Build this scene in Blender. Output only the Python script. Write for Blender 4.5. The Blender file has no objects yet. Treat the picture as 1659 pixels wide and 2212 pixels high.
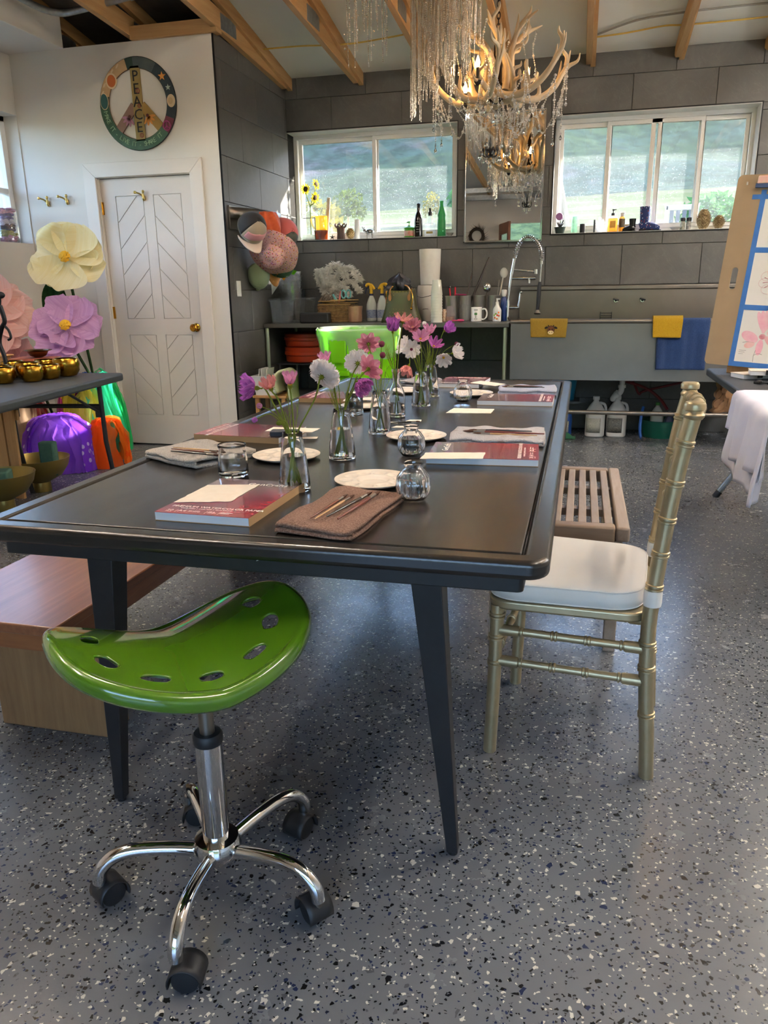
import bpy, bmesh, math, random
import numpy as np
from mathutils import Vector, Matrix, Euler
random.seed(7)
S = bpy.context.scene
COL = S.collection
PI = math.pi
R = math.radians

# ------------------------------------------------------------------ camera, sky, sun, exposure
cd = bpy.data.cameras.new('camera'); cam = bpy.data.objects.new('camera', cd); COL.objects.link(cam)
def cam_matrix(pitch, yaw, roll, h):
    p, y, r = R(pitch), R(yaw), R(roll)
    fwd = Vector((-math.sin(y)*math.cos(p), math.cos(y)*math.cos(p), -math.sin(p)))
    right = Vector((math.cos(y), math.sin(y), 0)); up = right.cross(fwd)
    rr = right*math.cos(r)+up*math.sin(r); uu = -right*math.sin(r)+up*math.cos(r)
    m = Matrix((rr, uu, -fwd)).transposed().to_4x4(); m.translation = (0, 0, h); return m
cam.matrix_world = cam_matrix(16.25, 14.25, -0.85, 1.2)
cd.sensor_fit = 'HORIZONTAL'; cd.sensor_width = 36; cd.lens = 36*1655/1659; cd.clip_start = 0.05; cd.clip_end = 2000
S.camera = cam

W = bpy.data.worlds.new('world'); S.world = W; W.use_nodes = True
wn = W.node_tree.nodes; wl = W.node_tree.links
sky = wn.new('ShaderNodeTexSky'); sky.sky_type = 'NISHITA'; sky.sun_disc = False
sky.sun_elevation = R(21); sky.sun_rotation = R(58); sky.altitude = 1800; sky.dust_density = 2.0
wl.new(sky.outputs[0], wn['Background'].inputs[0]); wn['Background'].inputs[1].default_value = 0.85

sl = bpy.data.lights.new('sun', 'SUN'); sun = bpy.data.objects.new('sun', sl); COL.objects.link(sun)
sl.energy = 15.0; sl.angle = R(0.6); sl.color = (1.0, 0.93, 0.82)
SUN_D = Vector((-1.6, -1.0, -0.72)).normalized()
sun.rotation_euler = SUN_D.to_track_quat('-Z', 'Y').to_euler(); sun.location = (8, 12, 8)

S.view_settings.view_transform = 'Standard'; S.view_settings.look = 'None'
S.view_settings.gamma = 1.0; S.view_settings.use_curve_mapping = False
S.view_settings.exposure = 1.4
S.cycles.caustics_refractive = True; S.cycles.caustics_reflective = False
S.cycles.max_bounces = 10; S.cycles.diffuse_bounces = 3; S.cycles.glossy_bounces = 4
S.cycles.transmission_bounces = 10; S.cycles.transparent_max_bounces = 20
S.cycles.use_adaptive_sampling = True; S.cycles.adaptive_threshold = .2; S.cycles.adaptive_min_samples = 16
S.cycles.sample_clamp_indirect = 6.0

# ------------------------------------------------------------------ materials
def lin(c):
    if isinstance(c, str):
        c = [int(c[i:i+2], 16)/255 for i in (0, 2, 4)]
    return tuple((x/12.92 if x <= .04045 else ((x+.055)/1.055)**2.4) for x in c[:3]) + (1.0,)
MATS = {}
class NT:
    def __init__(s, name):
        m = bpy.data.materials.new(name); m.use_nodes = True; s.m = m; s.t = m.node_tree
        s.n = s.t.nodes; s.b = s.n['Principled BSDF']; s.out = s.n['Material Output']; MATS[name] = m
    def new(s, typ, **k):
        n = s.n.new('ShaderNode'+typ)
        for a, v in k.items(): setattr(n, a, v)
        return n
    def link(s, a, b): s.t.links.new(a, b)
    def set(s, **k):
        for a, v in k.items():
            i = s.b.inputs[a.replace('_', ' ')]
            if hasattr(v, 'links') or isinstance(v, bpy.types.NodeSocket): s.link(v, i)
            else: i.default_value = v
    def pos(s, world=False, scale=(1, 1, 1), rot=(0, 0, 0)):
        src = s.new('NewGeometry').outputs['Position'] if world else s.new('TexCoord').outputs['Object']
        mp = s.new('Mapping'); mp.inputs['Scale'].default_value = scale; mp.inputs['Rotation'].default_value = rot
        s.link(src, mp.inputs[0]); return mp.outputs[0]
    def noise(s, vec, scale=5, detail=4, rough=.55, dist=0):
        n = s.new('TexNoise'); n.inputs['Scale'].default_value = scale; n.inputs['Detail'].default_value = detail
        n.inputs['Roughness'].default_value = rough; n.inputs['Distortion'].default_value = dist
        if vec is not None: s.link(vec, n.inputs['Vector'])
        return n.outputs['Fac']
    def ramp(s, fac, stops, interp='LINEAR'):
        r = s.new('ValToRGB'); r.color_ramp.interpolation = interp; el = r.color_ramp.elements
        while len(el) < len(stops): el.new(.5)
        for e, (p, c) in zip(el, stops): e.position = p; e.color = lin(c) if not isinstance(c, float) else (c, c, c, 1)
        s.link(fac, r.inputs[0]); return r.outputs[0]
    def mix(s, fac, a, b, mode='MIX'):
        m = s.new('Mix', data_type='RGBA', blend_type=mode)
        for v, i in ((fac, 0), (a, 6), (b, 7)):
            if isinstance(v, bpy.types.NodeSocket): s.link(v, m.inputs[i])
            else: m.inputs[i].default_value = lin(v) if (i and not isinstance(v, tuple)) else v
        return m.outputs[2]
    def math(s, op, a, b=0.0, clamp=False):
        m = s.new('Math', operation=op); m.use_clamp = clamp
        for v, i in ((a, 0), (b, 1)):
            if isinstance(v, bpy.types.NodeSocket): s.link(v, m.inputs[i])
            else: m.inputs[i].default_value = v
        return m.outputs[0]
    def sheen_fac(s, f0=.04):   # Schlick reflectance of a thin pane, the same from either side
        lw = s.new('LayerWeight'); lw.inputs[0].default_value = .5
        return s.math('ADD', f0, s.math('MULTIPLY', s.math('POWER', lw.outputs['Facing'], 5.0), .9), True)
    def bump(s, h, strength=.2, dist=.01):
        b = s.new('Bump'); b.inputs['Strength'].default_value = strength; b.inputs['Distance'].default_value = dist
        s.link(h, b.inputs['Height']); s.link(b.outputs[0], s.b.inputs['Normal'])
def pbr(name, c, rough=.5, metal=0, c2=None, scale=8, stretch=(1, 1, 1), bump=0, bscale=None, world=False, trans=0, ior=None,
        coat=0, sheen=0, emit=None, estr=0, spec=None, alpha=None, dist=.004, rvar=0, sss=0):
    if name in MATS: return MATS[name]
    t = NT(name); t.set(Roughness=rough, Metallic=metal)
    v = t.pos(world, stretch)
    n = t.noise(v, scale, 5)
    t.set(Base_Color=t.mix(t.ramp(n, [(.3, 0.0), (.7, 1.0)]), c, c2 if c2 else c))
    if bump: t.bump(t.noise(v, bscale or scale*4, 6), bump, dist)
    if rvar: t.set(Roughness=t.math('ADD', rough-rvar/2, t.math('MULTIPLY', n, rvar)))
    if trans: t.set(Transmission_Weight=trans)
    if ior: t.set(IOR=ior)
    if coat: t.set(Coat_Weight=coat, Coat_Roughness=.06)
    if sheen: t.set(Sheen_Weight=sheen, Sheen_Roughness=.4)
    if spec is not None: t.set(Specular_IOR_Level=spec)
    if sss: t.set(Subsurface_Weight=sss, Subsurface_Radius=(.02, .02, .02))
    if emit: t.set(Emission_Color=lin(emit), Emission_Strength=estr)
    if alpha is not None: t.set(Alpha=alpha)
    return t.m
def wood(name, c1, c2, axis=1, scale=14, rough=.5, coat=0, stretch=.06, bump=.15, world=False):
    if name in MATS: return MATS[name]
    t = NT(name); sc = [1, 1, 1]; sc[axis] = stretch
    v = t.pos(world, tuple(sc)); n = t.noise(v, scale, 8, .65, 1.2); n2 = t.noise(v, scale*6, 3, .6)
    f = t.math('ADD', t.math('MULTIPLY', n, .75), t.math('MULTIPLY', n2, .25))
    t.set(Base_Color=t.ramp(f, [(.32, c1), (.68, c2)]), Roughness=rough)
    t.bump(f, bump, .004)
    if coat: t.set(Coat_Weight=coat, Coat_Roughness=.15)
    return t.m
def glassy(name, tint='ffffff', rough=0.0, ior=1.45):
    if name in MATS: return MATS[name]
    t = NT(name); t.set(Base_Color=lin(tint), Roughness=rough, Transmission_Weight=1.0, IOR=ior); return t.m
def film(name, tint, opac=.25, rough=.15, transl=.5):
    """thin clear plastic or paper-thin film: see-through, a little diffuse, a little gloss"""
    if name in MATS: return MATS[name]
    t = NT(name); t.n.remove(t.b)
    tr = t.new('BsdfTransparent'); df = t.new('BsdfDiffuse'); tl = t.new('BsdfTranslucent'); gl = t.new('BsdfGlossy')
    for b in (df, tl): b.inputs[0].default_value = lin(tint)
    gl.inputs['Roughness'].default_value = rough
    a = t.new('MixShader'); a.inputs[0].default_value = transl; t.link(df.outputs[0], a.inputs[1]); t.link(tl.outputs[0], a.inputs[2])
    b = t.new('MixShader'); b.inputs[0].default_value = opac; t.link(tr.outputs[0], b.inputs[1]); t.link(a.outputs[0], b.inputs[2])
    c = t.new('MixShader'); t.link(t.sheen_fac(), c.inputs[0]); t.link(b.outputs[0], c.inputs[1]); t.link(gl.outputs[0], c.inputs[2])
    t.link(c.outputs[0], t.out.inputs[0]); return t.m
def leafy(name, c, c2, transl=.45, rough=.55, scale=30, stretch=(1, 1, 1)):
    if name in MATS: return MATS[name]
    t = NT(name); t.n.remove(t.b); v = t.pos(False, stretch); n = t.noise(v, scale, 4)
    colr = t.mix(t.ramp(n, [(.3, 0.0), (.7, 1.0)]), c, c2)
    df = t.new('BsdfDiffuse'); tl = t.new('BsdfTranslucent'); t.link(colr, df.inputs[0]); t.link(colr, tl.inputs[0])
    a = t.new('MixShader'); a.inputs[0].default_value = transl; t.link(df.outputs[0], a.inputs[1]); t.link(tl.outputs[0], a.inputs[2])
    t.link(a.outputs[0], t.out.inputs[0]); return t.m

# ------------------------------------------------------------------ mesh building
def V(*a): return Vector(a)
class MB:
    def __init__(s): s.v = []; s.f = []
    def add(s, vs, fs, M=None):
        o = len(s.v)
        s.v += [tuple(M @ Vector(p)) if M else tuple(p) for p in vs]; s.f += [tuple(i+o for i in f) for f in fs]; return s
    def box(s, x0, x1, y0, y1, z0, z1, M=None):
        return s.add([(x, y, z) for x in (x0, x1) for y in (y0, y1) for z in (z0, z1)],
                     [(0, 1, 3, 2), (4, 6, 7, 5), (0, 4, 5, 1), (2, 3, 7, 6), (0, 2, 6, 4), (1, 5, 7, 3)], M)
    def cbox(s, c, d, rz=0, M=None):
        m = Matrix.Translation(c) @ (Matrix.Rotation(rz, 4, 'Z') if not isinstance(rz, Matrix) else rz)
        if M: m = M @ m
        return s.box(-d[0]/2, d[0]/2, -d[1]/2, d[1]/2, -d[2]/2, d[2]/2, m)
    def tube(s, pts, r, n=10, cap=True, closed=False, flat=None):
        pts = [Vector(p) for p in pts]; k = len(pts)
        rr = r if isinstance(r, (list, tuple)) else [r]*k
        vs = []; fs = []
        t0 = (pts[1]-pts[0]).normalized(); a = V(0, 0, 1) if abs(t0.z) < .9 else V(1, 0, 0)
        nx = t0.cross(a).normalized()
        for i, p in enumerate(pts):
            if closed: t = (pts[(i+1) % k]-pts[i-1])
            else: t = pts[min(i+1, k-1)]-pts[max(i-1, 0)]
            t = t.normalized() if t.length > 1e-9 else t0
            nx = nx-t*nx.dot(t)
            nx = nx.normalized() if nx.length > 1e-6 else t.orthogonal().normalized()
            ny = t.cross(nx)
            fl = flat if flat else 1
            for j in range(n):
                an = 2*PI*j/n; vs.append(p+(nx*math.cos(an)+ny*math.sin(an)*fl)*rr[i])
        for i in range(k if closed else k-1):
            b = ((i+1) % k)*n
            for j in range(n): fs.append((i*n+j, i*n+(j+1) % n, b+(j+1) % n, b+j))
        if cap and not closed: fs.append(tuple(range(n-1, -1, -1))); fs.append(tuple((k-1)*n+j for j in range(n)))
        return s.add(vs, fs)
    def cyl(s, p0, p1, r0, r1=None, n=16): return s.tube([p0, p1], [r0, r0 if r1 is None else r1], n)
    def lathe(s, prof, n=24, c=(0, 0, 0), mod=None, M=None, a0=0, a1=2*PI):
        vs = []; fs = []; full = abs(a1-a0-2*PI) < 1e-6; m = n if full else n+1
        for (r, z) in prof:
            for j in range(m):
                a = a0+(a1-a0)*j/n; q = r*(mod(a, z) if mod else 1)
                vs.append((c[0]+q*math.cos(a), c[1]+q*math.sin(a), c[2]+z))
        for i in range(len(prof)-1):
            for j in range(n):
                j2 = (j+1) % m; fs.append((i*m+j, i*m+j2, (i+1)*m+j2, (i+1)*m+j))
        if full:
            if prof[0][0] > 1e-5: fs.append(tuple(range(m-1, -1, -1)))
            if prof[-1][0] > 1e-5: fs.append(tuple((len(prof)-1)*m+j for j in range(m)))
        return s.add(vs, fs, M)
    def ball(s, c, r, n=10, sc=(1, 1, 1), M=None):
        k = max(4, n//2+1)
        return s.lathe([(max(1e-6, math.sin(PI*i/k))*r, -math.cos(PI*i/k)*r) for i in range(k+1)], n,
                       M=(M or Matrix()) @ Matrix.Translation(c) @ Matrix.Diagonal((*sc, 1)))
    def prism(s, poly, z0, z1, M=None):
        n = len(poly); vs = [(x, y, z0) for x, y in poly]+[(x, y, z1) for x, y in poly]
        return s.add(vs, [tuple(range(n-1, -1, -1)), tuple(range(n, 2*n))]+[(i, (i+1) % n, (i+1) % n+n, i+n) for i in range(n)], M)
    def grid(s, fn, nu, nv, M=None, wrap=False):
        vs = [fn(i/nu, j/nv) for j in range(nv+1) for i in range(nu+1)]
        return s.add(vs, [(j*(nu+1)+i, j*(nu+1)+i+1, (j+1)*(nu+1)+i+1, (j+1)*(nu+1)+i) for j in range(nv) for i in range(nu)], M)
    def mesh(s, name, mat, smooth=40):
        me = bpy.data.meshes.new(name); me.from_pydata(s.v, [], s.f)
        bm = bmesh.new(); bm.from_mesh(me); bmesh.ops.remove_doubles(bm, verts=bm.verts, dist=1e-6)
        bmesh.ops.recalc_face_normals(bm, faces=bm.faces); bm.to_mesh(me); bm.free()
        if smooth:
            me.shade_smooth(); me.set_sharp_from_angle(angle=R(smooth))
        me.materials.append(mat); return me
    def obj(s, name, mat, parent=None, bevel=0, sub=0, solid=0, smooth=40, off=0, seg=2):
        o = bpy.data.objects.new(name, s.mesh(name, mat, smooth)); COL.objects.link(o)
        if parent: o.parent = parent
        if solid: m = o.modifiers.new('solid', 'SOLIDIFY'); m.thickness = solid; m.offset = off
        if bevel: m = o.modifiers.new('bevel', 'BEVEL'); m.width = bevel; m.segments = seg; m.limit_method = 'ANGLE'; m.angle_limit = R(40)
        if sub: m = o.modifiers.new('sub', 'SUBSURF'); m.levels = sub; m.render_levels = sub
        return o
def tag(o, label=None, cat=None, group=None, kind=None):
    if label: o['label'] = label
    if cat: o['category'] = cat
    if group: o['group'] = group
    if kind: o['kind'] = kind
    return o
def thing(name, label, cat, loc=(0, 0, 0), rz=0, group=None, rot=None, sc=1, kind=None):
    o = bpy.data.objects.new(name, None); o.empty_display_size = .05; COL.objects.link(o)
    o.location = loc; o.rotation_euler = rot if rot else (0, 0, rz); o.scale = (sc, sc, sc)
    return tag(o, label, cat, group, kind)
def copytree(o, loc=None, rz=None, label=None, parent=None, sc=None):
    c = o.copy(); COL.objects.link(c); c.parent = parent
    if loc is not None: c.location = loc
    if rz is not None: c.rotation_euler = (0, 0, rz) if not isinstance(rz, tuple) else rz
    if sc: c.scale = (sc, sc, sc)
    if label: c['label'] = label
    for ch in o.children: copytree(ch, parent=c)
    return c
def share(o, n, parent):   # another object on the same mesh
    c = bpy.data.objects.new(n, o.data); COL.objects.link(c); c.parent = parent
    for m in o.modifiers:
        k = c.modifiers.new(m.name, m.type)
        for a in ('width', 'segments', 'limit_method', 'angle_limit', 'thickness', 'offset', 'levels', 'render_levels'):
            if hasattr(m, a): setattr(k, a, getattr(m, a))
    return c
TXT = {}
def text(body, size, mat, parent, loc=(0, 0, 0), rot=(0, 0, 0), ext=.0003, align='LEFT', shear=0, name='lettering', sx=1, spacing=1):
    k = (body, size, mat.name, ext, align, shear, spacing)
    if k not in TXT:
        cu = bpy.data.curves.new(name, 'FONT'); cu.body = body; cu.size = size; cu.extrude = ext; cu.align_x = align; cu.shear = shear
        cu.space_character = spacing; cu.resolution_u = 2
        t = bpy.data.objects.new('t', cu); COL.objects.link(t); dg = bpy.context.evaluated_depsgraph_get()
        me = bpy.data.meshes.new_from_object(t.evaluated_get(dg)); me.name = name; me.materials.clear(); me.materials.append(mat); bpy.data.objects.remove(t); TXT[k] = me
    o = bpy.data.objects.new(name, TXT[k]); COL.objects.link(o); o.parent = parent
    o.location = loc; o.rotation_euler = rot; o.scale = (sx, 1, 1); return o
def clip(poly, a, b, c):   # keep a*x+b*y<=c
    out = []
    for i, p in enumerate(poly):
        q = poly[(i+1) % len(poly)]; dp = a*p[0]+b*p[1]-c; dq = a*q[0]+b*q[1]-c
        if dp <= 0: out.append(p)
        if dp*dq < 0: t = dp/(dp-dq); out.append((p[0]+(q[0]-p[0])*t, p[1]+(q[1]-p[1])*t))
    return out
def cr(pts, n=8, closed=False):   # Catmull-Rom through points
    P = [Vector(p) for p in pts]; out = []; k = len(P)
    for i in range(k if closed else k-1):
        p0 = P[i-1] if (i > 0 or closed) else P[0]; p1 = P[i]; p2 = P[(i+1) % k]; p3 = P[(i+2) % k] if (closed or i+2 < k) else P[-1]
        for j in range(n):
            t = j/n
            out.append(.5*((2*p1)+(p2-p0)*t+(2*p0-5*p1+4*p2-p3)*t*t+(3*p1-p0-3*p2+p3)*t**3))
    if not closed: out.append(P[-1])
    return out
def lerpl(a, n):   # resample a list of radii to n values
    return [float(x) for x in np.interp(np.linspace(0, 1, n), np.linspace(0, 1, len(a)), a)]

# ------------------------------------------------------------------ shared materials
def make_tile_mat():
    t = NT('slate_tile'); oi = t.new('ObjectInfo')
    v = t.pos(True, (1, 1, 1), (.3, .7, .4)); w = t.new('VectorMath', operation='ADD'); t.link(v, w.inputs[0])
    cx = t.new('CombineXYZ'); t.link(t.math('MULTIPLY', oi.outputs['Random'], 37.0), cx.inputs[0]); t.link(cx.outputs[0], w.inputs[1])
    n = t.noise(w.outputs[0], 3.2, 9, .62, .6)
    base = t.ramp(n, [(.3, '4b4b49'), (.55, '5b5a57'), (.8, '706f6b')])
    w2 = t.new('Mapping'); w2.inputs['Scale'].default_value = (3, 3, 1.1); w2.inputs['Rotation'].default_value = (.5, .9, .6); t.link(w.outputs[0], w2.inputs[0])
    vn = t.noise(w2.outputs[0], 2.6, 8, .6, 1.6)
    vein = t.ramp(t.math('ABSOLUTE', t.math('SUBTRACT', vn, .5)), [(0.0, 1.0), (.006, .25), (.022, 0.0)])
    t.set(Base_Color=t.mix(t.math('MULTIPLY', vein, .13), t.mix(t.math('MULTIPLY', oi.outputs['Random'], .35), base, '5c5a55'), '96938c'))
    t.set(Roughness=t.math('ADD', .34, t.math('MULTIPLY', n, .25))); t.bump(t.noise(w.outputs[0], 40, 8), .12, .003); return t.m
def make_floor_mat():
    t = NT('epoxy_flake_floor'); p = t.pos(True)
    base = t.ramp(t.noise(p, 1.3, 6), [(.3, '606367'), (.7, '6c6f73')])
    col = base
    for sc, offs, lo in ((84, 0.0, .5), (130, 3.7, .85), (210, 9.1, 1.0)):
        mp = t.new('Mapping'); mp.inputs['Location'].default_value = (offs, offs, 0); t.link(p, mp.inputs[0])
        dn = t.new('TexNoise'); dn.inputs['Scale'].default_value = sc*1.3; t.link(mp.outputs[0], dn.inputs['Vector'])
        dv = t.new('VectorMath', operation='MULTIPLY_ADD'); dv.inputs[1].default_value = (.5/sc,)*3
        t.link(dn.outputs['Color'], dv.inputs[0]); t.link(mp.outputs[0], dv.inputs[2])
        a = t.new('TexVoronoi', voronoi_dimensions='2D', feature='F1'); e = t.new('TexVoronoi', voronoi_dimensions='2D', feature='DISTANCE_TO_EDGE')
        for k in (a, e): k.inputs['Scale'].default_value = sc; t.link(dv.outputs[0], k.inputs['Vector'])
        sp = t.new('SeparateColor'); t.link(a.outputs['Color'], sp.inputs[0])
        inner = t.math('GREATER_THAN', e.outputs['Distance'], t.math('ADD', .06, t.math('MULTIPLY', sp.outputs[1], .22)))
        kind = t.ramp(sp.outputs[0], [(0.0, 'c2beb2'), (.034, '17181c'), (.085, '252c48'), (.11, '505054'), (.13, '000000')], 'CONSTANT')
        has = t.math('MULTIPLY', t.math('MULTIPLY', inner, t.math('LESS_THAN', sp.outputs[0], .125)), t.math('LESS_THAN', sp.outputs[2], lo))
        col = t.mix(has, col, kind)
    t.set(Base_Color=col, Specular_IOR_Level=.5); n = t.noise(p, 9, 5)
    t.set(Roughness=t.math('ADD', .17, t.math('MULTIPLY', n, .16))); t.bump(t.noise(p, 55, 3), .10, .004); return t.m
TILE = make_tile_mat(); FLOOR = make_floor_mat()
GROUT = pbr('grout', '55534e', .85); WHITEWALL = pbr('white_wall_paint', 'e2ddd3', .6, c2='dcd7cd', scale=1.5, bump=.04, bscale=90)
TRIMW = pbr('white_trim_paint', 'e3dcd2', .35); DOORP = pbr('door_paint', 'dfd6cb', .38, c2='dad1c6', scale=2)
CEILP = pbr('ceiling_board', 'ecebe2', .7, c2='e4e3da', scale=1.2, bump=.03, bscale=60)
INSUL = pbr('grey_roof_lining', '6b6763', .55, c2='4c4a48', scale=2.5, bump=.4, bscale=8, dist=.03)
LUMBER = wood('truss_lumber', 'b0804a', 'cfa873', 1, 9, .6, stretch=.05); LUMBERX = wood('rail_lumber', 'b0804a', 'cfa873', 0, 9, .6, stretch=.05)
BLKMETAL = pbr('black_edge_metal', '0e0e10', .35, .6); VINYL = pbr('white_vinyl', 'f0f0ec', .35)
STEEL = pbr('brushed_steel', '918b83', .38, 1.0, c2='7d7871', scale=1.6, rvar=.14)
CHROME = pbr('chrome', 'd8dadd', .07, 1.0); BRASS = pbr('brass', 'c79a3e', .16, 1.0, c2='b3812c', scale=6)
GALV = pbr('galvanised_steel', '8d9194', .4, .9, c2='a6aaac', scale=30)
BLACKPL = pbr('black_plastic', '141518', .5, c2='1b1c20'); BLACKPAINT = pbr('black_powder_coat', '17171a', .5, c2='1c1c1f', scale=60, bump=.05)
WHITEPL = pbr('white_plastic', 'e6e6e2', .4); GLASS = glassy('clear_glass', 'ffffff', 0, 1.40); WATER = glassy('water', 'ffffff', 0, 1.25)
PAPER = pbr('cream_paper', 'eadfce', .85, c2='e4d6c3', scale=40, bump=.1, bscale=300); PAPERW = pbr('white_paper', 'eeece6', .8)
def make_pane():
    t = NT('dusty_window_glass'); t.n.remove(t.b); p = t.pos(True)
    tr = t.new('BsdfTransparent'); tl = t.new('BsdfTranslucent'); gl = t.new('BsdfGlossy'); gl.inputs['Roughness'].default_value = .02
    tl.inputs[0].default_value = (.86, .93, 1, 1)
    vo = t.new('TexVoronoi'); vo.inputs['Scale'].default_value = 90; t.link(p, vo.inputs['Vector'])
    sp = t.new('SeparateColor'); t.link(vo.outputs['Color'], sp.inputs[0])
    spot = t.math('LESS_THAN', vo.outputs['Distance'], t.math('MULTIPLY', sp.outputs[0], .34))
    haze = t.ramp(t.noise(p, 3.0, 5), [(.3, .012), (.75, .035)])
    f = t.math('ADD', haze, t.math('MULTIPLY', spot, t.math('MULTIPLY', sp.outputs[1], .18)), True)
    a = t.new('MixShader'); t.link(f, a.inputs[0]); t.link(tr.outputs[0], a.inputs[1]); t.link(tl.outputs[0], a.inputs[2])
    c = t.new('MixShader'); t.link(t.sheen_fac(), c.inputs[0]); t.link(a.outputs[0], c.inputs[1]); t.link(gl.outputs[0], c.inputs[2])
    t.link(c.outputs[0], t.out.inputs[0]); return t.m
PANE = make_pane(); CLEARPANE = film('plain_window_glass', 'ffffff', .02, .02)

# ------------------------------------------------------------------ room shell
YB, XR, YD = 6.86, -2.56, 5.507      # tiled back wall, tiled return wall, white door wall
XL, XRW, YREAR = -4.2, 2.6, -2.8
def struct(o): o['kind'] = 'structure'; return o
struct(MB().box(XL-.4, XRW+.2, YREAR-.2, 7.12, -.1, 0).obj('floor', FLOOR))
def zc(y): return 2.92+.18*(6.86-y) if y > 1.4 else 2.92+.18*5.46-.2*(1.4-y)
def ceil_panel(x0, x1, y0, y1, dz=0.0, th=.02):
    ys = sorted({y0, y1} | ({1.4} if y0 < 1.4 < y1 else set()))
    mb = MB()
    for a, b in zip(ys, ys[1:]):
        mb.add([(x, y, zc(y)+dz+t) for t in (0, th) for x in (x0, x1) for y in (a, b)],
               [(0, 1, 3, 2), (4, 6, 7, 5), (0, 4, 5, 1), (2, 3, 7, 6), (0, 2, 6, 4), (1, 5, 7, 3)])
    return mb
ce = struct(ceil_panel(-2.585, XRW+.2, YREAR-.1, 7.8).obj('ceiling', CEILP))
struct(ceil_panel(XL-.4, -2.585, YREAR-.1, 7.8, 0).obj('ceiling_lining', INSUL))
struct(MB().box(XL-.31, -3.735, -.5, YD, 2.895, 3.1).obj('ceiling_soffit', WHITEWALL, bevel=.004))
# openings in the back wall
OPN = [(-2.56, -1.072, 1.62, 2.506), (-.283, 1.226, 1.613, 2.50)]
wb = MB()
zs = 1.613
wb.box(XR-.2, XRW, YB+.012, 7.10, 0, 1.613).box(XR-.2, XRW, YB+.012, 7.10, 2.506, 3.05)
wb.box(-1.072, -.283, YB+.012, 7.10, 1.613, 2.506).box(1.226, XRW, YB+.012, 7.10, 1.613, 2.506).box(XR-.2, XR, YB+.012, 7.10, 1.613, 2.506)
wb.box(XL-.4, XR-.2, 6.98, 7.10, 0, 3.2)
wall_back = struct(wb.obj('wall_back', GROUT, smooth=0))
def rect_minus(r, o):
    x0, x1, z0, z1 = r; a0, a1, b0, b1 = o
    if a0 >= x1 or a1 <= x0 or b0 >= z1 or b1 <= z0: return [r]
    out = []
    if z0 < b0: out.append((x0, x1, z0, b0))
    if z1 > b1: out.append((x0, x1, b1, z1))
    m0, m1 = max(z0, b0), min(z1, b1)
    if x0 < a0: out.append((x0, a0, m0, m1))
    if x1 > a1: out.append((a1, x1, m0, m1))
    return out
TM = {}
def tile_piece(parent, u0, u1, z0, z1, axis):
    k = (round(u1-u0, 3), round(z1-z0, 3), axis); g = .0015
    if k not in TM:
        w, h = k[0]-2*g, k[1]-2*g; mb = MB(); e = .002
        # thin slab with eased edge: back, shoulder, face
        def ring(i, d): return [(-w/2+i, d, -h/2+i), (w/2-i, d, -h/2+i), (w/2-i, d, h/2-i), (-w/2+i, d, h/2-i)]
        vs = ring(0, .012)+ring(0, e)+ring(e, 0)
        mb.add(vs, [(4*r+i, 4*r+(i+1) % 4, 4*r+4+(i+1) % 4, 4*r+4+i) for r in (0, 1) for i in range(4)]+[(8, 9, 10, 11), (3, 2, 1, 0)])
        TM[k] = mb.mesh('tile', TILE, 30)
    o = bpy.data.objects.new('tile', TM[k]); COL.objects.link(o); o.parent = parent
    u, z = (u0+u1)/2, (z0+z1)/2
    if axis == 'x': o.location = (u, YB, z)
    else: o.location = (XR, u, z); o.rotation_euler = (0, 0, PI/2)
    return o
for k in range(-3, 7):
    z0 = max(0, .893+.311*k); z1 = min(2.93, .893+.311*(k+1)); off = .289 if k % 2 else -.016
    for i in range(-6, 6):
        u0, u1 = off+.61*i, off+.61*(i+1)
        u0, u1 = max(u0, XR), min(u1, XRW)
        if u1-u0 < .02 or z1-z0 < .02: continue
        rs = [(u0, u1, z0, z1)]
        for o in OPN: rs = [q for r in rs for q in rect_minus(r, o)]
        for r in rs:
            if r[1]-r[0] > .012 and r[3]-r[2] > .012: tile_piece(wall_back, *r, 'x')
wall_return = struct(MB().box(XR-.2, XR-.012, YD+.12, 7.1, 0, 3.0).box(XR-.02, XR-.012, YD+.01, YD+.12, 0, 3.0).obj('wall_return', GROUT, smooth=0))
for k in range(-3, 7):
    z0 = max(0, .893+.311*k); z1 = min(2.905, .893+.311*(k+1)); off = 5.60 if k % 2 else 5.90
    cuts = [YD+.006]+[y for y in (off-.61, off, off+.61, off+1.22) if YD+.02 < y < 7.04]+[7.04]
    for a, b in zip(cuts, cuts[1:]):
        if b-a > .015: tile_piece(wall_return, a, b, z0, z1, 'y')
# white wall with the door
DX0, DX1, DZ = -3.575, -2.818, 2.018
struct(MB().box(XL-.3, DX0-.02, YD, YD+.12, 0, 2.9).box(DX1+.02, XR-.012, YD, YD+.12, 0, 2.9).box(DX0-.02, DX1+.02, YD, YD+.12, DZ+.02, 2.9).obj('wall_door', WHITEWALL, smooth=0))
struct(MB().box(XR-.012, XR+.001, YD-.001, YD+.007, 0, 2.9).obj('trim_1', BLKMETAL))
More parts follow.
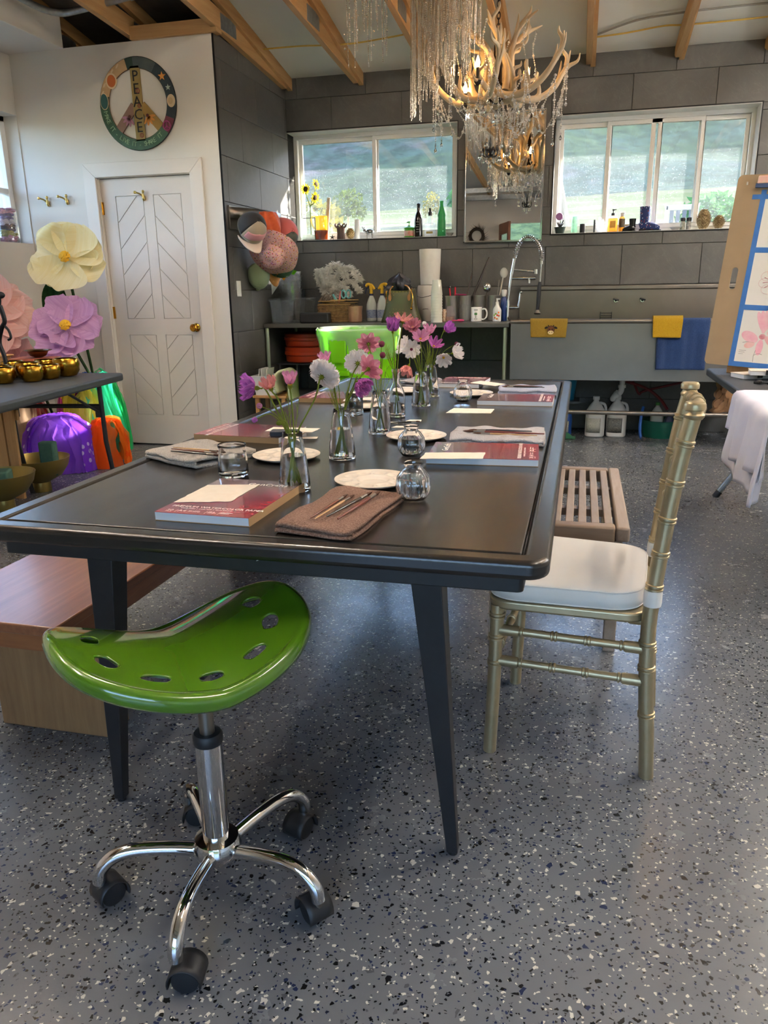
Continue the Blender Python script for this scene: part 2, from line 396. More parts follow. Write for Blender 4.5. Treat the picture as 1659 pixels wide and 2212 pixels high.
# left wall with its window opening
LW = (3.3, 5.5, 1.576, 2.487)
struct(MB().box(XL-.3, XL, YREAR, YD, 0, LW[2]).box(XL-.3, XL, YREAR, YD, LW[3], 2.89).box(XL-.45, XL-.3, YREAR-.1, 7.1, 2.5, 4.3).box(XL-.45, XL-.28, YD, 7.1, 0, 2.5).box(XL-.3, XL, LW[1], YD, LW[2], LW[3]).box(XL-.3, XL, YREAR, LW[0], LW[2], LW[3]).obj('wall_left', WHITEWALL, smooth=0))
struct(MB().box(XRW, XRW+.15, YREAR, 7.1, 0, 4).obj('wall_right', WHITEWALL))
RO = (-1.69, 1.9, 2.42)
wall_rear = struct(MB().box(XL-.3, RO[0], YREAR-.15, YREAR, 0, 4).box(RO[1], XRW+.1, YREAR-.15, YREAR, 0, 4).box(RO[0], RO[1], YREAR-.15, YREAR, RO[2], 4).obj('wall_rear', WHITEWALL, smooth=0))
# black metal edging round the windows
for n, (a, b, c, d) in zip((2, 3), OPN):
    e = .009; mb = MB()
    mb.box(a if n == 3 else a, b, YB-.003, YB+.02, d, d+e).box(a, b, YB-.004, YB+.02, c-e, c)
    mb.box(b, b+e, YB-.003, YB+.02, c-e, d+e)
    if n == 3: mb.box(a-e, a, YB-.003, YB+.02, c-e, d+e)
    struct(mb.obj('trim_%d' % n, BLKMETAL))
LINING = pbr('pale_tile_lining', 'b7b8b4', .4, c2='c6c6c2', scale=4)
def window(n, x0, x1, z0, z1, mull, sashes):
    """mull: x positions of vertical bars; frame at the outside of the recess"""
    w = struct(bpy.data.objects.new('window_%d' % n, None)); COL.objects.link(w); w.location = (x0, 7.05, z0)
    w['label'] = 'white vinyl sliding window in the tiled back wall, '+('left of the mirror' if n == 1 else 'right of the mirror')
    L, H = x1-x0, z1-z0; f = .035
    MB().box(0, L, -.035, .04, 0, f).box(0, L, -.035, .04, H-f, H).box(0, f, -.035, .04, f, H-f).box(L-f, L, -.035, .04, f, H-f).obj('window_frame', VINYL, w, bevel=.004)
    MB().box(0, L, -.19, -.035, -.001, .004).box(0, L, -.19, -.035, H-.006, H).box(L-.005, L, -.19, -.035, .004, H-.006).obj('window_lining', LINING, w)
    for (a, b, yy) in sashes:
        a -= x0; b -= x0; s = .032
        fr = MB().box(a, b, yy-.014, yy+.014, f, f+s).box(a, b, yy-.014, yy+.014, H-f-s, H-f).box(a, a+s, yy-.014, yy+.014, f+s, H-f-s).box(b-s, b, yy-.014, yy+.014, f+s, H-f-s).obj('sash', VINYL, w, bevel=.003)
        MB().box(a+s, b-s, yy-.002, yy+.002, f+s, H-f-s).obj('pane', PANE, fr)
    return w
w1 = window(1, *OPN[0], None, [(-2.525, -1.80, .02), (-1.84, -1.107, -.012)])
w2 = window(2, *OPN[1], None, [(-.25, .16, .02), (.12, .54, -.012), (.46, .86, -.012), (.82, 1.19, .02)])
w3 = struct(bpy.data.objects.new('window_3', None)); COL.objects.link(w3); w3.location = (XL-.145, LW[0], LW[2])
L, H = LW[1]-LW[0], LW[3]-LW[2]
MB().box(-.04, .03, 0, L, 0, .04).box(-.04, .03, 0, L, H-.04, H).box(-.04, .03, 0, .04, 0, H).box(-.04, .03, L-.05, L, 0, H).box(-.03, .02, 0, L, H*.42-.02, H*.42+.02).box(-.03, .02, L*.5-.02, L*.5+.02, 0, H).obj('window_frame', VINYL, w3, bevel=.003)
MB().box(-.004, 0, .04, L-.05, .04, H-.04).obj('pane', CLEARPANE, w3)
# door, casing, hinges
door = struct(bpy.data.objects.new('door_1', None)); COL.objects.link(door); door.location = (DX0, YD+.03, 0)
door['label'] = 'off-white panelled door with chevron grooves and a brass knob'
DW = DX1-DX0
pan = [(.115, .345, 1.0, 1.897, 1), (.43, .655, 1.0, 1.897, -1), (.125, .35, .247, .88, -1), (.435, .665, .247, .88, 1)]
d = MB(); xs = [0, .115, .345, .43, .66, DW]; 
d.box(0, DW, .008, .04, .012, DZ).box(0, .115, 0, .008, .012, DZ).box(.66, DW, 0, .008, .012, DZ).box(.35, .43, 0, .008, .012, DZ)
for (a, b) in ((.115, .35), (.43, .66)): d.box(a, b, 0, .008, .012, .247).box(a, b, 0, .008, .88, 1.0).box(a, b, 0, .008, 1.897, DZ)
d.obj('door_leaf', DOORP, door, smooth=0)
for (x0, x1, z0, z1, sg) in [(.115, .35, 1.0, 1.897, 1), (.43, .66, 1.0, 1.897, -1), (.115, .35, .247, .88, -1), (.43, .66, .247, .88, 1)]:
    x0 += .004; x1 -= .004; z0 += .004; z1 -= .004
    s = .19; n = 9; g = .0035
    # diagonal boards clipped to the panel
    for i in range(-2, 8):
        c0 = (z0 if sg > 0 else z0)+s*i
        A, B = (-1.05*sg, 1.0)
        base = A*(x0 if sg > 0 else x1)
        poly = [(x0, z0), (x1, z0), (x1, z1), (x0, z1)]
        poly = clip(poly, A, B, base+z0+s*(i+1)-g-.3*s); poly = clip(poly, -A, -B, -(base+z0+s*i+g-.3*s)) if poly else poly
        if len(poly) >= 3: MB().prism(poly, 0, .007, Matrix(((1, 0, 0, 0), (0, 0, 1, .001), (0, 1, 0, 0), (0, 0, 0, 1)))).obj('board', DOORP, door, bevel=.0012, seg=1, smooth=0)
for z in (1.814, 1.048, .288):
    hb = MB().cyl((-.004, -.006, z-.045), (-.004, -.006, z+.045), .006, n=10).box(-.004, .012, -.003, .001, z-.045, z+.045)
    for zz in (-.015, .015): hb.cyl((-.004, -.006, z+zz-.001), (-.004, -.006, z+zz+.001), .0072, n=10)
    hb.obj('hinge', BRASS, door)
MX = Matrix.Translation((.701, 0, .933)) @ Matrix.Rotation(R(90), 4, 'X')
MB().lathe([(.032, 0), (.032, .004), (.024, .009), (.012, .012), (.011, .03), (.02, .038), (.028, .048), (.029, .058), (.022, .066), (1e-5, .068)], 24, M=MX).obj('door_knob', BRASS, door)
PALEBRASS = pbr('satin_brass', 'd9c07a', .28, 1.0)
def hook_mesh():
    mb = MB(); mb.lathe([(.009, 0), (.011, .004), (.009, .012)], 12, M=Matrix.Translation((0, 0, 0)) @ Matrix.Rotation(R(90), 4, 'X'))
    mb.tube(cr([(0, -.004, -.025), (0, -.012, -.01), (0, -.016, .012), (.004, -.02, .03)], 5), [.011]*6+[.009]*5+[.007]*5, 10)
    mb.tube(cr([(-.003, -.014, .0), (-.02, -.03, .018), (-.045, -.045, .026)], 5), .006, 8)
    mb.ball((.004, -.021, .034), .011, 10); mb.ball((-.048, -.047, .027), .011, 10); return mb
MB().add(*[[(v[0], v[1], v[2]) for v in hook_mesh().v], hook_mesh().f], Matrix.Translation((.358, 0, 1.885))).obj('door_hook', PALEBRASS, door)
hk = hook_mesh().obj('coat_hook', PALEBRASS); hk.location = (-4.02, YD, 1.872); tag(hk, 'brass double coat hook on the white wall, the one nearer the left window', 'hook', 'wall hooks')
hk2 = copytree(hk, (-3.85, YD, 1.878), label='brass double coat hook on the white wall, the one nearer the door')
cw = .1; tz = DZ+.1
tr = struct(bpy.data.objects.new('trim_4', None)); COL.objects.link(tr)
for poly in ([(DX0-.008-cw, 0), (DX0-.008, 0), (DX0-.008, DZ+.008), (DX0-.008-cw, DZ+.008+cw)], [(DX1+.008, 0), (DX1+.008+cw, 0), (DX1+.008+cw, DZ+.008+cw), (DX1+.008, DZ+.008)],
             [(DX0-.008, DZ+.008), (DX1+.008, DZ+.008), (DX1+.008+cw, DZ+.008+cw), (DX0-.008-cw, DZ+.008+cw)]):
    MB().prism(poly, 0, .018, Matrix(((1, 0, 0, 0), (0, 0, 1, YD-.018), (0, 1, 0, 0), (0, 0, 0, 1)))).obj('casing_board', TRIMW, tr, bevel=.003)
MB().box(DX0-.02, DX0-.003, YD, YD+.12, 0, DZ+.02).box(DX1+.003, DX1+.02, YD, YD+.12, 0, DZ+.02).box(DX0-.02, DX1+.02, YD, YD+.12, DZ+.004, DZ+.02).box(DX0, DX1, YD+.075, YD+.12, 0, DZ).obj('door_jamb', TRIMW, tr)
struct(MB().box(XL, DX0-.11, YD-.013, YD, .0, .19).obj('baseboard_door', pbr('grey_base', '77746f', .6), bevel=.002))
struct(MB().box(DX1+.11, XR-.001, YD-.013, YD, 0, .1).obj('baseboard_corner', TRIMW, bevel=.002))
# wall switch on the tiled return wall
sw = thing('light_switch', 'white rocker light switch on the slate tiled side wall', 'switch', (XR, 5.66, 1.215))
MB().box(0, .006, -.036, .036, -.058, .058).obj('cover_plate', VINYL, sw, bevel=.002); MB().box(.006, .010, -.016, .016, -.033, .033, Matrix.Rotation(R(3), 4, 'Y')).obj('rocker', VINYL, sw, bevel=.001)
# trusses
TX = [-3.85, -3.2, -2.54, -1.912, -1.29, -.67, -.05, .595, 1.22, 1.85]
for i, x in enumerate(TX):
    tr_ = thing('roof_truss', None, None, (x, 0, 0), kind='structure')
    y1 = 6.858 if x > -2.6 else 6.858
    def bz(y): return 2.822+.077*(6.86-y)
    yr = 1.4; h = .13; w = .045
    mb = MB(); 
    mb.add([(xx, y, z) for xx in (-w/2, w/2) for (y, z) in ((yr, bz(yr)), (6.79, bz(6.79)), (y1, bz(y1)+.035), (y1, bz(y1)+.09), (6.5, bz(6.5)+h), (yr, bz(yr)+h))],
           [(0, 1, 2, 3, 4, 5), (11, 10, 9, 8, 7, 6)]+[(i, (i+1) % 6, (i+1) % 6+6, i+6) for i in range(6)])
    mb.obj('bottom_chord', LUMBER, tr_, bevel=.003, seg=1)
    mb = MB(); mb.add([(xx+.03, y, z) for xx in (-.019, .019) for (y, z) in ((yr, zc(yr)-.095), (y1, zc(y1)-.095), (y1, zc(y1)-.002), (yr, zc(yr)-.002))], [(0, 1, 2, 3), (7, 6, 5, 4), (0, 4, 5, 1), (1, 5, 6, 2), (2, 6, 7, 3), (3, 7, 4, 0)])
    mb.obj('top_chord', LUMBER, tr_)
    mb = MB(); mb.add([(xx, y, z) for xx in (-w/2, w/2) for (y, z) in ((yr, bz(yr)), (yr, bz(yr)+h), (YREAR+.02, 2.95+h), (YREAR+.02, 2.95))], [(0, 1, 2, 3), (7, 6, 5, 4), (0, 4, 5, 1), (1, 5, 6, 2), (2, 6, 7, 3), (3, 7, 4, 0)])
    mb.obj('rear_chord', LUMBER, tr_)
    for (ya, yb) in ((3.4, 2.6), (1.6, 2.5)):
        MB().tube([(0, ya, bz(ya)+h*.5), (0, yb, zc(yb)-.06)], .045, 4).obj('web_member', LUMBER, tr_)
    MB().box(.023, .026, 5.55, 5.8, bz(5.7)+.02, bz(5.7)+h-.01).obj('nail_plate', GALV, tr_)
struct(MB().box(-3.18, -2.52, YD-.03, YD+.06, 2.9, 2.985).obj('trim_5', LUMBERX, bevel=.003))
cdt = thing('conduit_pipe', 'galvanised conduit pipe with an elbow above the white wall', 'pipe', (0, 0, 0))
MB().tube(cr([(-3.62, 4.6, 3.06), (-3.62, 5.0, 3.03), (-3.55, 5.2, 3.02), (-3.35, 5.22, 3.03), (-2.6, 5.22, 3.12)], 6), .022, 10).obj('pipe', GALV, cdt)
MB().cyl((-3.0, 5.22, 3.072), (-2.93, 5.22, 3.08), .028, n=10).obj('coupling', GALV, cdt)
CABLEY = pbr('yellow_cable_jacket', 'c9a548', .5); CABLEG = pbr('grey_cable_jacket', '8e8c86', .5)
def cable(pts, mat, lab, r=.006): tag(MB().tube(cr(pts, 8), r, 8).obj('electrical_cable', mat), lab, 'cable')
cable([(-2.5, 6.25, 2.985), (-2.2, 6.24, 2.98), (-1.95, 6.23, 2.965), (-1.7, 6.2, 2.955), (-1.3, 6.2, 2.985)], CABLEY, 'yellow electrical cable strung between the trusses left of the chandelier')
cable([(-.03, 6.55, 2.945), (.2, 6.55, 2.955), (.45, 6.5, 2.965), (.6, 6.5, 2.96), (.9, 6.5, 2.96), (1.2, 6.5, 2.965)], CABLEY, 'yellow-brown electrical cable above the right window')
cable([(-.03, 6.56, 2.955), (.25, 6.4, 2.985), (.55, 6.35, 2.995), (.9, 6.32, 2.995), (1.25, 6.32, 2.995)], CABLEG, 'grey electrical cable curving above the right window', .007)

# ------------------------------------------------------------------ mirror on the back wall
mir = thing('wall_mirror', 'tall chrome-framed mirror between the two back windows', 'mirror', (-.683, YB, 2.057))
mw, mh = .645, .985
MIRR = pbr('mirror_silver', 'e8eaea', .0, 1.0)
MB().box(-mw/2+.01, mw/2-.01, -.02, -.001, -mh/2+.01, mh/2-.01).obj('mirror_glass', MIRR, mir)
MB().box(-mw/2, mw/2, -.03, 0, -mh/2, -mh/2+.012).box(-mw/2, mw/2, -.03, 0, mh/2-.012, mh/2).box(-mw/2, -mw/2+.012, -.03, 0, -mh/2, mh/2).box(mw/2-.012, mw/2, -.03, 0, -mh/2, mh/2).obj('mirror_frame', CHROME, mir, bevel=.003)

# ------------------------------------------------------------------ outdoors
def terrain_z(x, y):
    if y > 0:
        z = float(np.interp(y, [7, 11, 20, 55, 75, 110, 300], [-.3, .35, 1.9, 5.6, 8.2, 17, 95]))
        a = max(0, min(1, (y-60)/80))
    else:
        z = float(np.interp(-y, [2.9, 12, 40, 90, 260], [-.12, -.3, .5, 5, 42])); a = max(0, min(1, (-y-40)/80))
    return z + a*(7*math.sin(x*.021+y*.017)+4*math.sin(x*.05-y*.03+1)+2.5*math.sin(x*.11+y*.09))
def make_hill():
    t = NT('hillside_scrub'); p = t.pos(True); n = t.noise(p, .06, 8, .6, .5); n2 = t.noise(p, .55, 6, .7)
    c = t.ramp(n, [(.3, '223420'), (.47, '35442e'), (.6, '2d4038'), (.72, '484248')])
    c = t.mix(t.ramp(n2, [(.42, 0.0), (.6, .75)]), c, '16261b')
    gx = t.new('SeparateXYZ'); t.link(p, gx.inputs[0])
    near = t.math('LESS_THAN', gx.outputs[2], t.math('ADD', 7.6, t.math('MULTIPLY', n, 2.0)))
    f = t.ramp(t.noise(t.pos(True, (.25, 1, 1)), .35, 5), [(.36, '404a22'), (.5, '4c5030'), (.62, '585240'), (.75, '343f20')])
    t.set(Base_Color=t.mix(near, c, f), Roughness=.95, Specular_IOR_Level=.1); return t.m
HILL = make_hill()
def terr(name, x0, x1, ys, nx):
    mb = MB(); k = nx+1
    vs = [(x0+(x1-x0)*i/nx, y, terrain_z(x0+(x1-x0)*i/nx, y)) for y in ys for i in range(k)]
    mb.add(vs, [(j*k+i, j*k+i+1, (j+1)*k+i+1, (j+1)*k+i) for j in range(len(ys)-1) for i in range(nx)])
    return struct(mb.obj(name, HILL, smooth=80))
terr('hillside', -260, 200, [7.15, 9, 11, 15, 20, 30, 42, 55, 65, 75, 85, 95, 110, 125, 140, 160, 180, 205, 230, 260, 300], 60)
terr('hillside_rear', -200, 200, [-300, -260, -210, -170, -130, -90, -60, -40, -25, -12, -6, -2.97], 50)
LEAFG = leafy('bush_leaf', '3f5222', '5c682a', .5); LEAFY = leafy('yellow_bush_leaf', '766d20', '888030', .5); LEAFD = leafy('tree_leaf', '3f6a3a', '5c8a48', .4)
def bush(x, y, r, h, mat, lab, n=260, group='shrubs outside the windows'):
    o = MB(); rnd = random.Random(int(x*97+y*31))
    for i in range(n):
        a, b, q = rnd.uniform(0, 2*PI), rnd.uniform(-.6, 1), rnd.uniform(.55, 1)
        c = V(math.cos(a)*math.sqrt(max(0, 1-b*b))*r*q, math.sin(a)*math.sqrt(max(0, 1-b*b))*r*q, h*.55+b*h*.5*q)
        s = r*.2; u = V(rnd.gauss(0, 1), rnd.gauss(0, 1), rnd.gauss(0, 1)).normalized(); w_ = u.orthogonal().normalized()
        o.add([c-u*s, c+w_*s*.5, c+u*s, c-w_*s*.5], [(0, 1, 2, 3)])
    t = thing('shrub', lab, 'shrub', (x, y, terrain_z(x, y)), group=group)
    o.obj('foliage', mat, t, smooth=0); MB().cyl((0, 0, 0), (0, 0, h*.5), r*.08, r*.04, 6).obj('stem', LUMBER, t)
bush(-12.4, 42, .95, 2.0, LEAFG, 'rounded yellow-green shrub seen through the left window')
bush(-10.6, 32, .9, 1.5, LEAFY, 'bright yellow shrub behind the yellow pitcher on the sill')
bush(-8.6, 46, .55, 1.7, LEAFY, 'small yellow shrub behind the green bottle')
bush(-5.5, 46, 2.2, 2.2, LEAFD, 'dark green scrub in the field, left half of the right window')
bush(3.3, 24, .9, 1.2, LEAFD, 'dark green scrub near the fence, right half of the right window')
bush(6.2, 26, .9, 1.0, LEAFG, 'light green bush above the wooden fence')
FENCEW = wood('fence_board', '8d6b4f', 'b08c6c', 2, 10, .8)
fn = thing('wooden_fence', 'weathered brown board fence outside the right window', 'fence', (1.55, 11.2, 0), rz=R(-8))
for i in range(16):
    MB().box(i*.15, i*.15+.14, 0, .02, -.2, 1.55+.028*i).obj('board', FENCEW, fn, smooth=0)
MB().box(0, 2.4, -.04, 0, 1.2, 1.28).obj('rail', FENCEW, fn)
TARP = pbr('pale_tarpaulin', '787c86', .6, c2='6a707c', scale=3, bump=.5, bscale=5, dist=.05)
def tarp(x, y, w, d, h, lab):
    def f(u, v):
        a = 2*PI*u; q = [1.05, 1, .92, .5, .02][min(4, int(v*4+.001))]; z = [0, .55, .85, 1, 1.03][min(4, int(v*4+.001))]
        k = 1+.10*math.sin(5*a+x)+.06*math.sin(9*a)
        c, s = math.cos(a), math.sin(a); e = .6
        return (math.copysign(abs(c)**e, c)*w/2*q*k, math.copysign(abs(s)**e, s)*d/2*q*k, z*h)
    o = MB().grid(f, 28, 4).obj('tarpaulin_cover', TARP); o.location = (x, y, terrain_z(x, y)-.1); tag(o, lab, 'cover', 'covered outdoor furniture')
tarp(.05, 9.9, .5, .6, 1.62, 'pale grey covered outdoor chair by the left edge of the right window')
tarp(.80, 10.7, .8, .7, 1.58, 'pale tarpaulin hump outside behind the amber soap bottle')
tarp(-.42, 10.8, .5, .5, 1.75, 'small white covered shape at the far left of the right window')
tarp(-3.6, 11.0, 1.5, .8, 1.5, 'low white covered shape outside the left window')
tarp(-1.9, 11.4, 1.4, .8, 1.62, 'low white covered shape outside behind the dark bottle')
tt = thing('garden_torch', 'leaning grey driftwood post outside the right window', 'post', (-.21, 7.9, 0), rz=0)
MB().tube(cr([(.03, 0, 1.2), (.02, 0, 1.7), (-.02, .02, 1.95), (-.06, .03, 2.13)], 5), [.035]*10+[.03]*6, 8).obj('post', pbr('driftwood', 'b4b4ac', .8), tt)
ch = thing('outdoor_chair', 'striped outdoor chair back seen through the right window', 'chair', (.98, 9.3, 0))
MB().box(-.17, -.13, 0, .03, 0, 2.02).box(.13, .17, 0, .03, 0, 2.02).box(-.17, .17, 0, .03, 1.96, 2.02).obj('chair_frame', pbr('white_metal', 'dcdcd6', .5), ch, bevel=.012)
for i in range(4): MB().box(-.12+i*.065, -.08+i*.065, .005, .02, 1.0, 1.97).obj('slat', pbr('grey_sling', '777a7c', .7), ch)
# ------------------------------------------------------------------ behind the viewer (seen in the mirror)
BROWN = wood('brown_door_wood', '6a3f28', '8a5638', 2, 10, .45)
dl = thing('open_glazed_door', 'brown wooden glazed door standing open, seen in the mirror', 'door', (RO[0]-.02, YREAR+.02, 0), rz=R(72))
MB().box(-.0, .09, -.045, 0, 0, 2.4).box(.75, .86, -.045, 0, 0, 2.4).box(.09, .75, -.045, 0, 2.2, 2.4).box(.09, .75, -.045, 0, 0, .3).obj('door_frame', BROWN, dl, bevel=.004)
MB().box(.09, .75, -.026, -.02, .3, 2.2).obj('pane', CLEARPANE, dl)
wr = thing('twig_wreath', 'dark twig wreath on the rear wall, seen in the mirror', 'wreath', (-2.15, YREAR+.06, 2.2))
mb = MB(); rnd = random.Random(3)
for i in range(140):
    a = rnd.uniform(0, 2*PI); b = a+rnd.uniform(.2, .5); r0, r1 = rnd.uniform(.1, .17), rnd.uniform(.12, .26)
    mb.tube([(math.cos(a)*r0, rnd.uniform(-.03, .03), math.sin(a)*r0), (math.cos(b)*r1, rnd.uniform(-.03, .05), math.sin(b)*r1)], [.004, .001], 4)
mb.obj('twigs', pbr('dry_twig', '4a3a2a', .8), wr)
MB().tube([(math.cos(a)*.13, 0, math.sin(a)*.13) for a in [2*PI*i/24 for i in range(24)]], .03, 8, closed=True).obj('ring', pbr('dry_twig2', '3c3024', .8), wr)
gt = thing('garage_door_track', 'grey steel overhead door track, seen in the mirror', 'track', (0, YREAR+.1, 0))
MB().box(-3.2, 2.2, 0, .08, 2.86, 2.95).obj('track_rail', GALV, gt); MB().box(-3.2, 2.2, .9, .98, 2.9, 2.98).obj('track_rail', GALV, gt)
# tube lights out of view, added to brighten the interior
TUBE = pbr('added_fill_tube', 'ffffff', .4, emit='fff2e2', estr=52.0); FILL_TUBE_COOL = pbr('added_cool_fill_tube', 'ffffff', .4, emit='f6f6fb', estr=46.0)
def added_tube_light(label, x, y, z, mat, wires=True, group='added ceiling fill lights'):
    o = thing('added_tube_light', label, 'light', (x, y, z), group=group)
    MB().box(-.012, .012, -.6, .6, .0, .05).box(-.06, .06, -.6, -.585, .0, .05).box(-.06, .06, .585, .6, .0, .05).obj('spine', WHITEPL, o)
    for q in (-.04, .04): MB().cyl((q, -.58, .02), (q, .58, .02), .013, n=10).obj('light_tube', mat, o)
    if wires:
        for q in (-.5, .5): MB().tube([(0, q, .05), (0, q, max(.08, zc(y+q)-z-.005))], .002, 5).obj('hanging_wire', GALV, o)
    else: MB().box(.012, XRW-x, -.03, .03, .0, .04).obj('wall_bracket', GALV, o)
for a in (('added white fill tube hung high over the left front of the room', -2.3, 1.0, 3.62), ('added white fill tube hung high over the right front of the room', 1.6, 1.2, 3.62), ('added white fill tube hung over the middle of the work table', -1.6, 3.35, 3.30),
          ('added white fill tube hung over the art table', 1.5, 3.0, 3.34), ('added white fill tube hung over the left folding table', -3.0, 2.2, 3.40), ('added white fill tube hung in the right back corner', 2.0, 5.0, 2.98)): added_tube_light(*a, TUBE)
added_tube_light('added cool fill tube on the right wall beside the sink', 2.45, 4.75, 2.15, FILL_TUBE_COOL, False, 'wall tube lights'); added_tube_light('added cool fill tube on the right wall beside the art table', 2.45, 3.3, 2.15, FILL_TUBE_COOL, False, 'wall tube lights')  # unseen wall tubes, added to lift the tiled side wall and the ceiling

# ------------------------------------------------------------------ big black work table
def make_tabletop_mat():
    t = NT('dark_hammered_table_paint'); v = t.pos(True); n = t.noise(v, 260, 3); n2 = t.noise(t.pos(True, (1, .25, 1)), 14, 6)
    t.set(Base_Color=t.ramp(n2, [(.3, '1f1c19'), (.7, '272320')]), Specular_IOR_Level=.62)
    t.set(Roughness=t.math('ADD', .17, t.math('MULTIPLY', n2, .12))); t.bump(n, .16, .0012); return t.m
TABLE = make_tabletop_mat()
def rrect(x0, x1, y0, y1, r, n=6):
    out = []
    for cx, cy, a0 in ((x1-r, y1-r, 0), (x0+r, y1-r, 90), (x0+r, y0+r, 180), (x1-r, y0+r, 270)):
        for i in range(n+1): a = R(a0+90*i/n); out.append((cx+r*math.cos(a), cy+r*math.sin(a)))
    return out
def ring(o, i, z0, z1):
    n = len(o); mb = MB()
    mb.add([(x, y, z0) for x, y in o]+[(x, y, z1) for x, y in o]+[(x, y, z1) for x, y in i]+[(x, y, z0) for x, y in i],
           [(k+n*a, (k+1) % n+n*a, (k+1) % n+n*((a+1) % 4), k+n*((a+1) % 4)) for a in range(4) for k in range(n)])
    return mb
TX0, TX1, TY0, TY1, TZ = -1.217, -.030, 1.268, 4.01, .74
tb = thing('work_table', 'long dark metal work table with a rimmed top and tapered legs', 'table', ((TX0+TX1)/2, (TY0+TY1)/2, 0))
hx, hy = (TX1-TX0)/2, (TY1-TY0)/2
ring(rrect(-hx, hx, -hy, hy, .04), rrect(-hx+.047, hx-.047, -hy+.047, hy-.047, .004), .706, .742).obj('table_rim', TABLE, tb, bevel=.011, seg=4)
MB().prism(rrect(-hx+.051, hx-.051, -hy+.051, hy-.051, .004), .712, .7405).obj('table_top', TABLE, tb, bevel=.003)
MB().box(-hx+.05, hx-.05, -hy+.05, hy-.05, .700, .711).obj('top_underlay', BLACKPAINT, tb)
ring(rrect(-hx+.045, hx-.045, -hy+.04, hy-.04, .012), rrect(-hx+.085, hx-.085, -hy+.08, hy-.08, .006), .668, .7055).obj('apron', BLACKPAINT, tb, bevel=.002)
for sx in (-1, 1):
    for sy in (-1, 1):
        xt, xb, yt, yb = sx*(hx-.236), sx*(hx-.182), sy*(hy-.125), sy*(hy-.14)
        a, b = .031, .0125
        MB().add([(xb-b, yb-b, .008), (xb+b, yb-b, .008), (xb+b, yb+b, .008), (xb-b, yb+b, .008), (xt-a, yt-a, .67), (xt+a, yt-a, .67), (xt+a, yt+a, .67), (xt-a, yt+a, .67)],
                 [(3, 2, 1, 0), (4, 5, 6, 7), (0, 1, 5, 4), (1, 2, 6, 5), (2, 3, 7, 6), (3, 0, 4, 7)]).obj('leg', BLACKPAINT, tb, bevel=.002)
        MB().cyl((xb, yb, 0), (xb, yb, .012), .011, n=12).obj('foot_glide', BLACKPL, tb)
MB().prism([(-.008, -.006), (.009, 0), (-.008, .006), (-.003, 0)], 0, .0006, Matrix.Translation((.04, -hy+.0398, .698)) @ Matrix.Rotation(R(90), 4, 'X')).obj('arrow_sticker', PAPERW, tb)

# ------------------------------------------------------------------ green saddle stool
GREEN = pbr('glossy_green_shell', '4f7a14', .2, coat=1.0, c2='4a7412', scale=3)
st = thing('rolling_stool', 'glossy green saddle stool on a chrome five-star castor base', 'stool', (-.668, 1.196, 0))
MB().lathe([(.024, .085), (.046, .088), (.05, .10), (.05, .115), (.044, .128), (.030, .13)], 28).obj('hub', CHROME, st)
MB().lathe([(.027, .12), (.027, .352), (.0245, .354)], 28).obj('outer_column', CHROME, st)
MB().lathe([(.0285, .348), (.0295, .352), (.0295, .366), (.026, .371), (.0155, .371)], 28).obj('collar', BLACKPL, st)
MB().lathe([(.0147, .37), (.0147, .535)], 20).obj('gas_rod', STEEL, st)
MB().box(-.10, .03, -.05, .07, .522, .530).box(-.07, .02, -.03, .04, .50, .523).obj('seat_plate', BLACKPL, st, bevel=.003)
MB().tube(cr([(.0, .0, .508), (.06, -.0, .505), (.10, -.0, .49)], 5), .005, 8).tube([(.09, 0, .495), (.122, -.0, .478)], [.010, .011], 10).obj('height_lever', BLACKPL, st)
for k in range(5):
    a = R(-83+72*k); c, s = math.cos(a), math.sin(a)
    pth = cr([(.035, .103), (.10, .116), (.165, .122), (.205, .112), (.231, .086), (.236, .060)], 6)
    pth = cr([(r_, 0, z_) for r_, z_ in [(.035, .103), (.10, .116), (.165, .122), (.205, .112), (.231, .086), (.236, .058)]], 6)
    MB().tube([(p.x*c, p.x*s, p.z) for p in pth], .0142, 14).obj('leg', CHROME, st)
    cs = bpy.data.objects.new('caster', None); cs.empty_display_size = .02; COL.objects.link(cs); cs.parent = st; cs.location = (.236*c, .236*s, 0)
    cs.rotation_euler = (0, 0, R([12, 140, 250, 20, 60][k]))
    # twin wheels with a hood; swivels to local +x
    MB().lathe([(1e-5, -.011), (.018, -.011), (.0245, -.007), (.026, 0), (.0245, .005), (.018, .006), (1e-5, .006)], 20, M=Matrix.Translation((.018, -.014, .026)) @ Matrix.Rotation(R(90), 4, 'X')).obj('wheel', BLACKPL, cs)
    MB().lathe([(1e-5, -.011), (.018, -.011), (.0245, -.007), (.026, 0), (.0245, .005), (.018, .006), (1e-5, .006)], 20, M=Matrix.Translation((.018, .014, .026)) @ Matrix.Rotation(R(-90), 4, 'X')).obj('wheel', BLACKPL, cs)
    hd = MB()
    def hood(u, v):
        an = R(-20)+R(215)*u; rr = .0300
        return (.018+math.cos(an)*rr, (-.027+.054*v), .026+math.sin(an)*rr)
    hd.grid(hood, 14, 4); hd.obj('caster_hood', BLACKPL, cs, solid=.003)
    MB().cyl((0, 0, .03), (0, 0, .075), .008, n=10).obj('caster_stem', STEEL, cs)
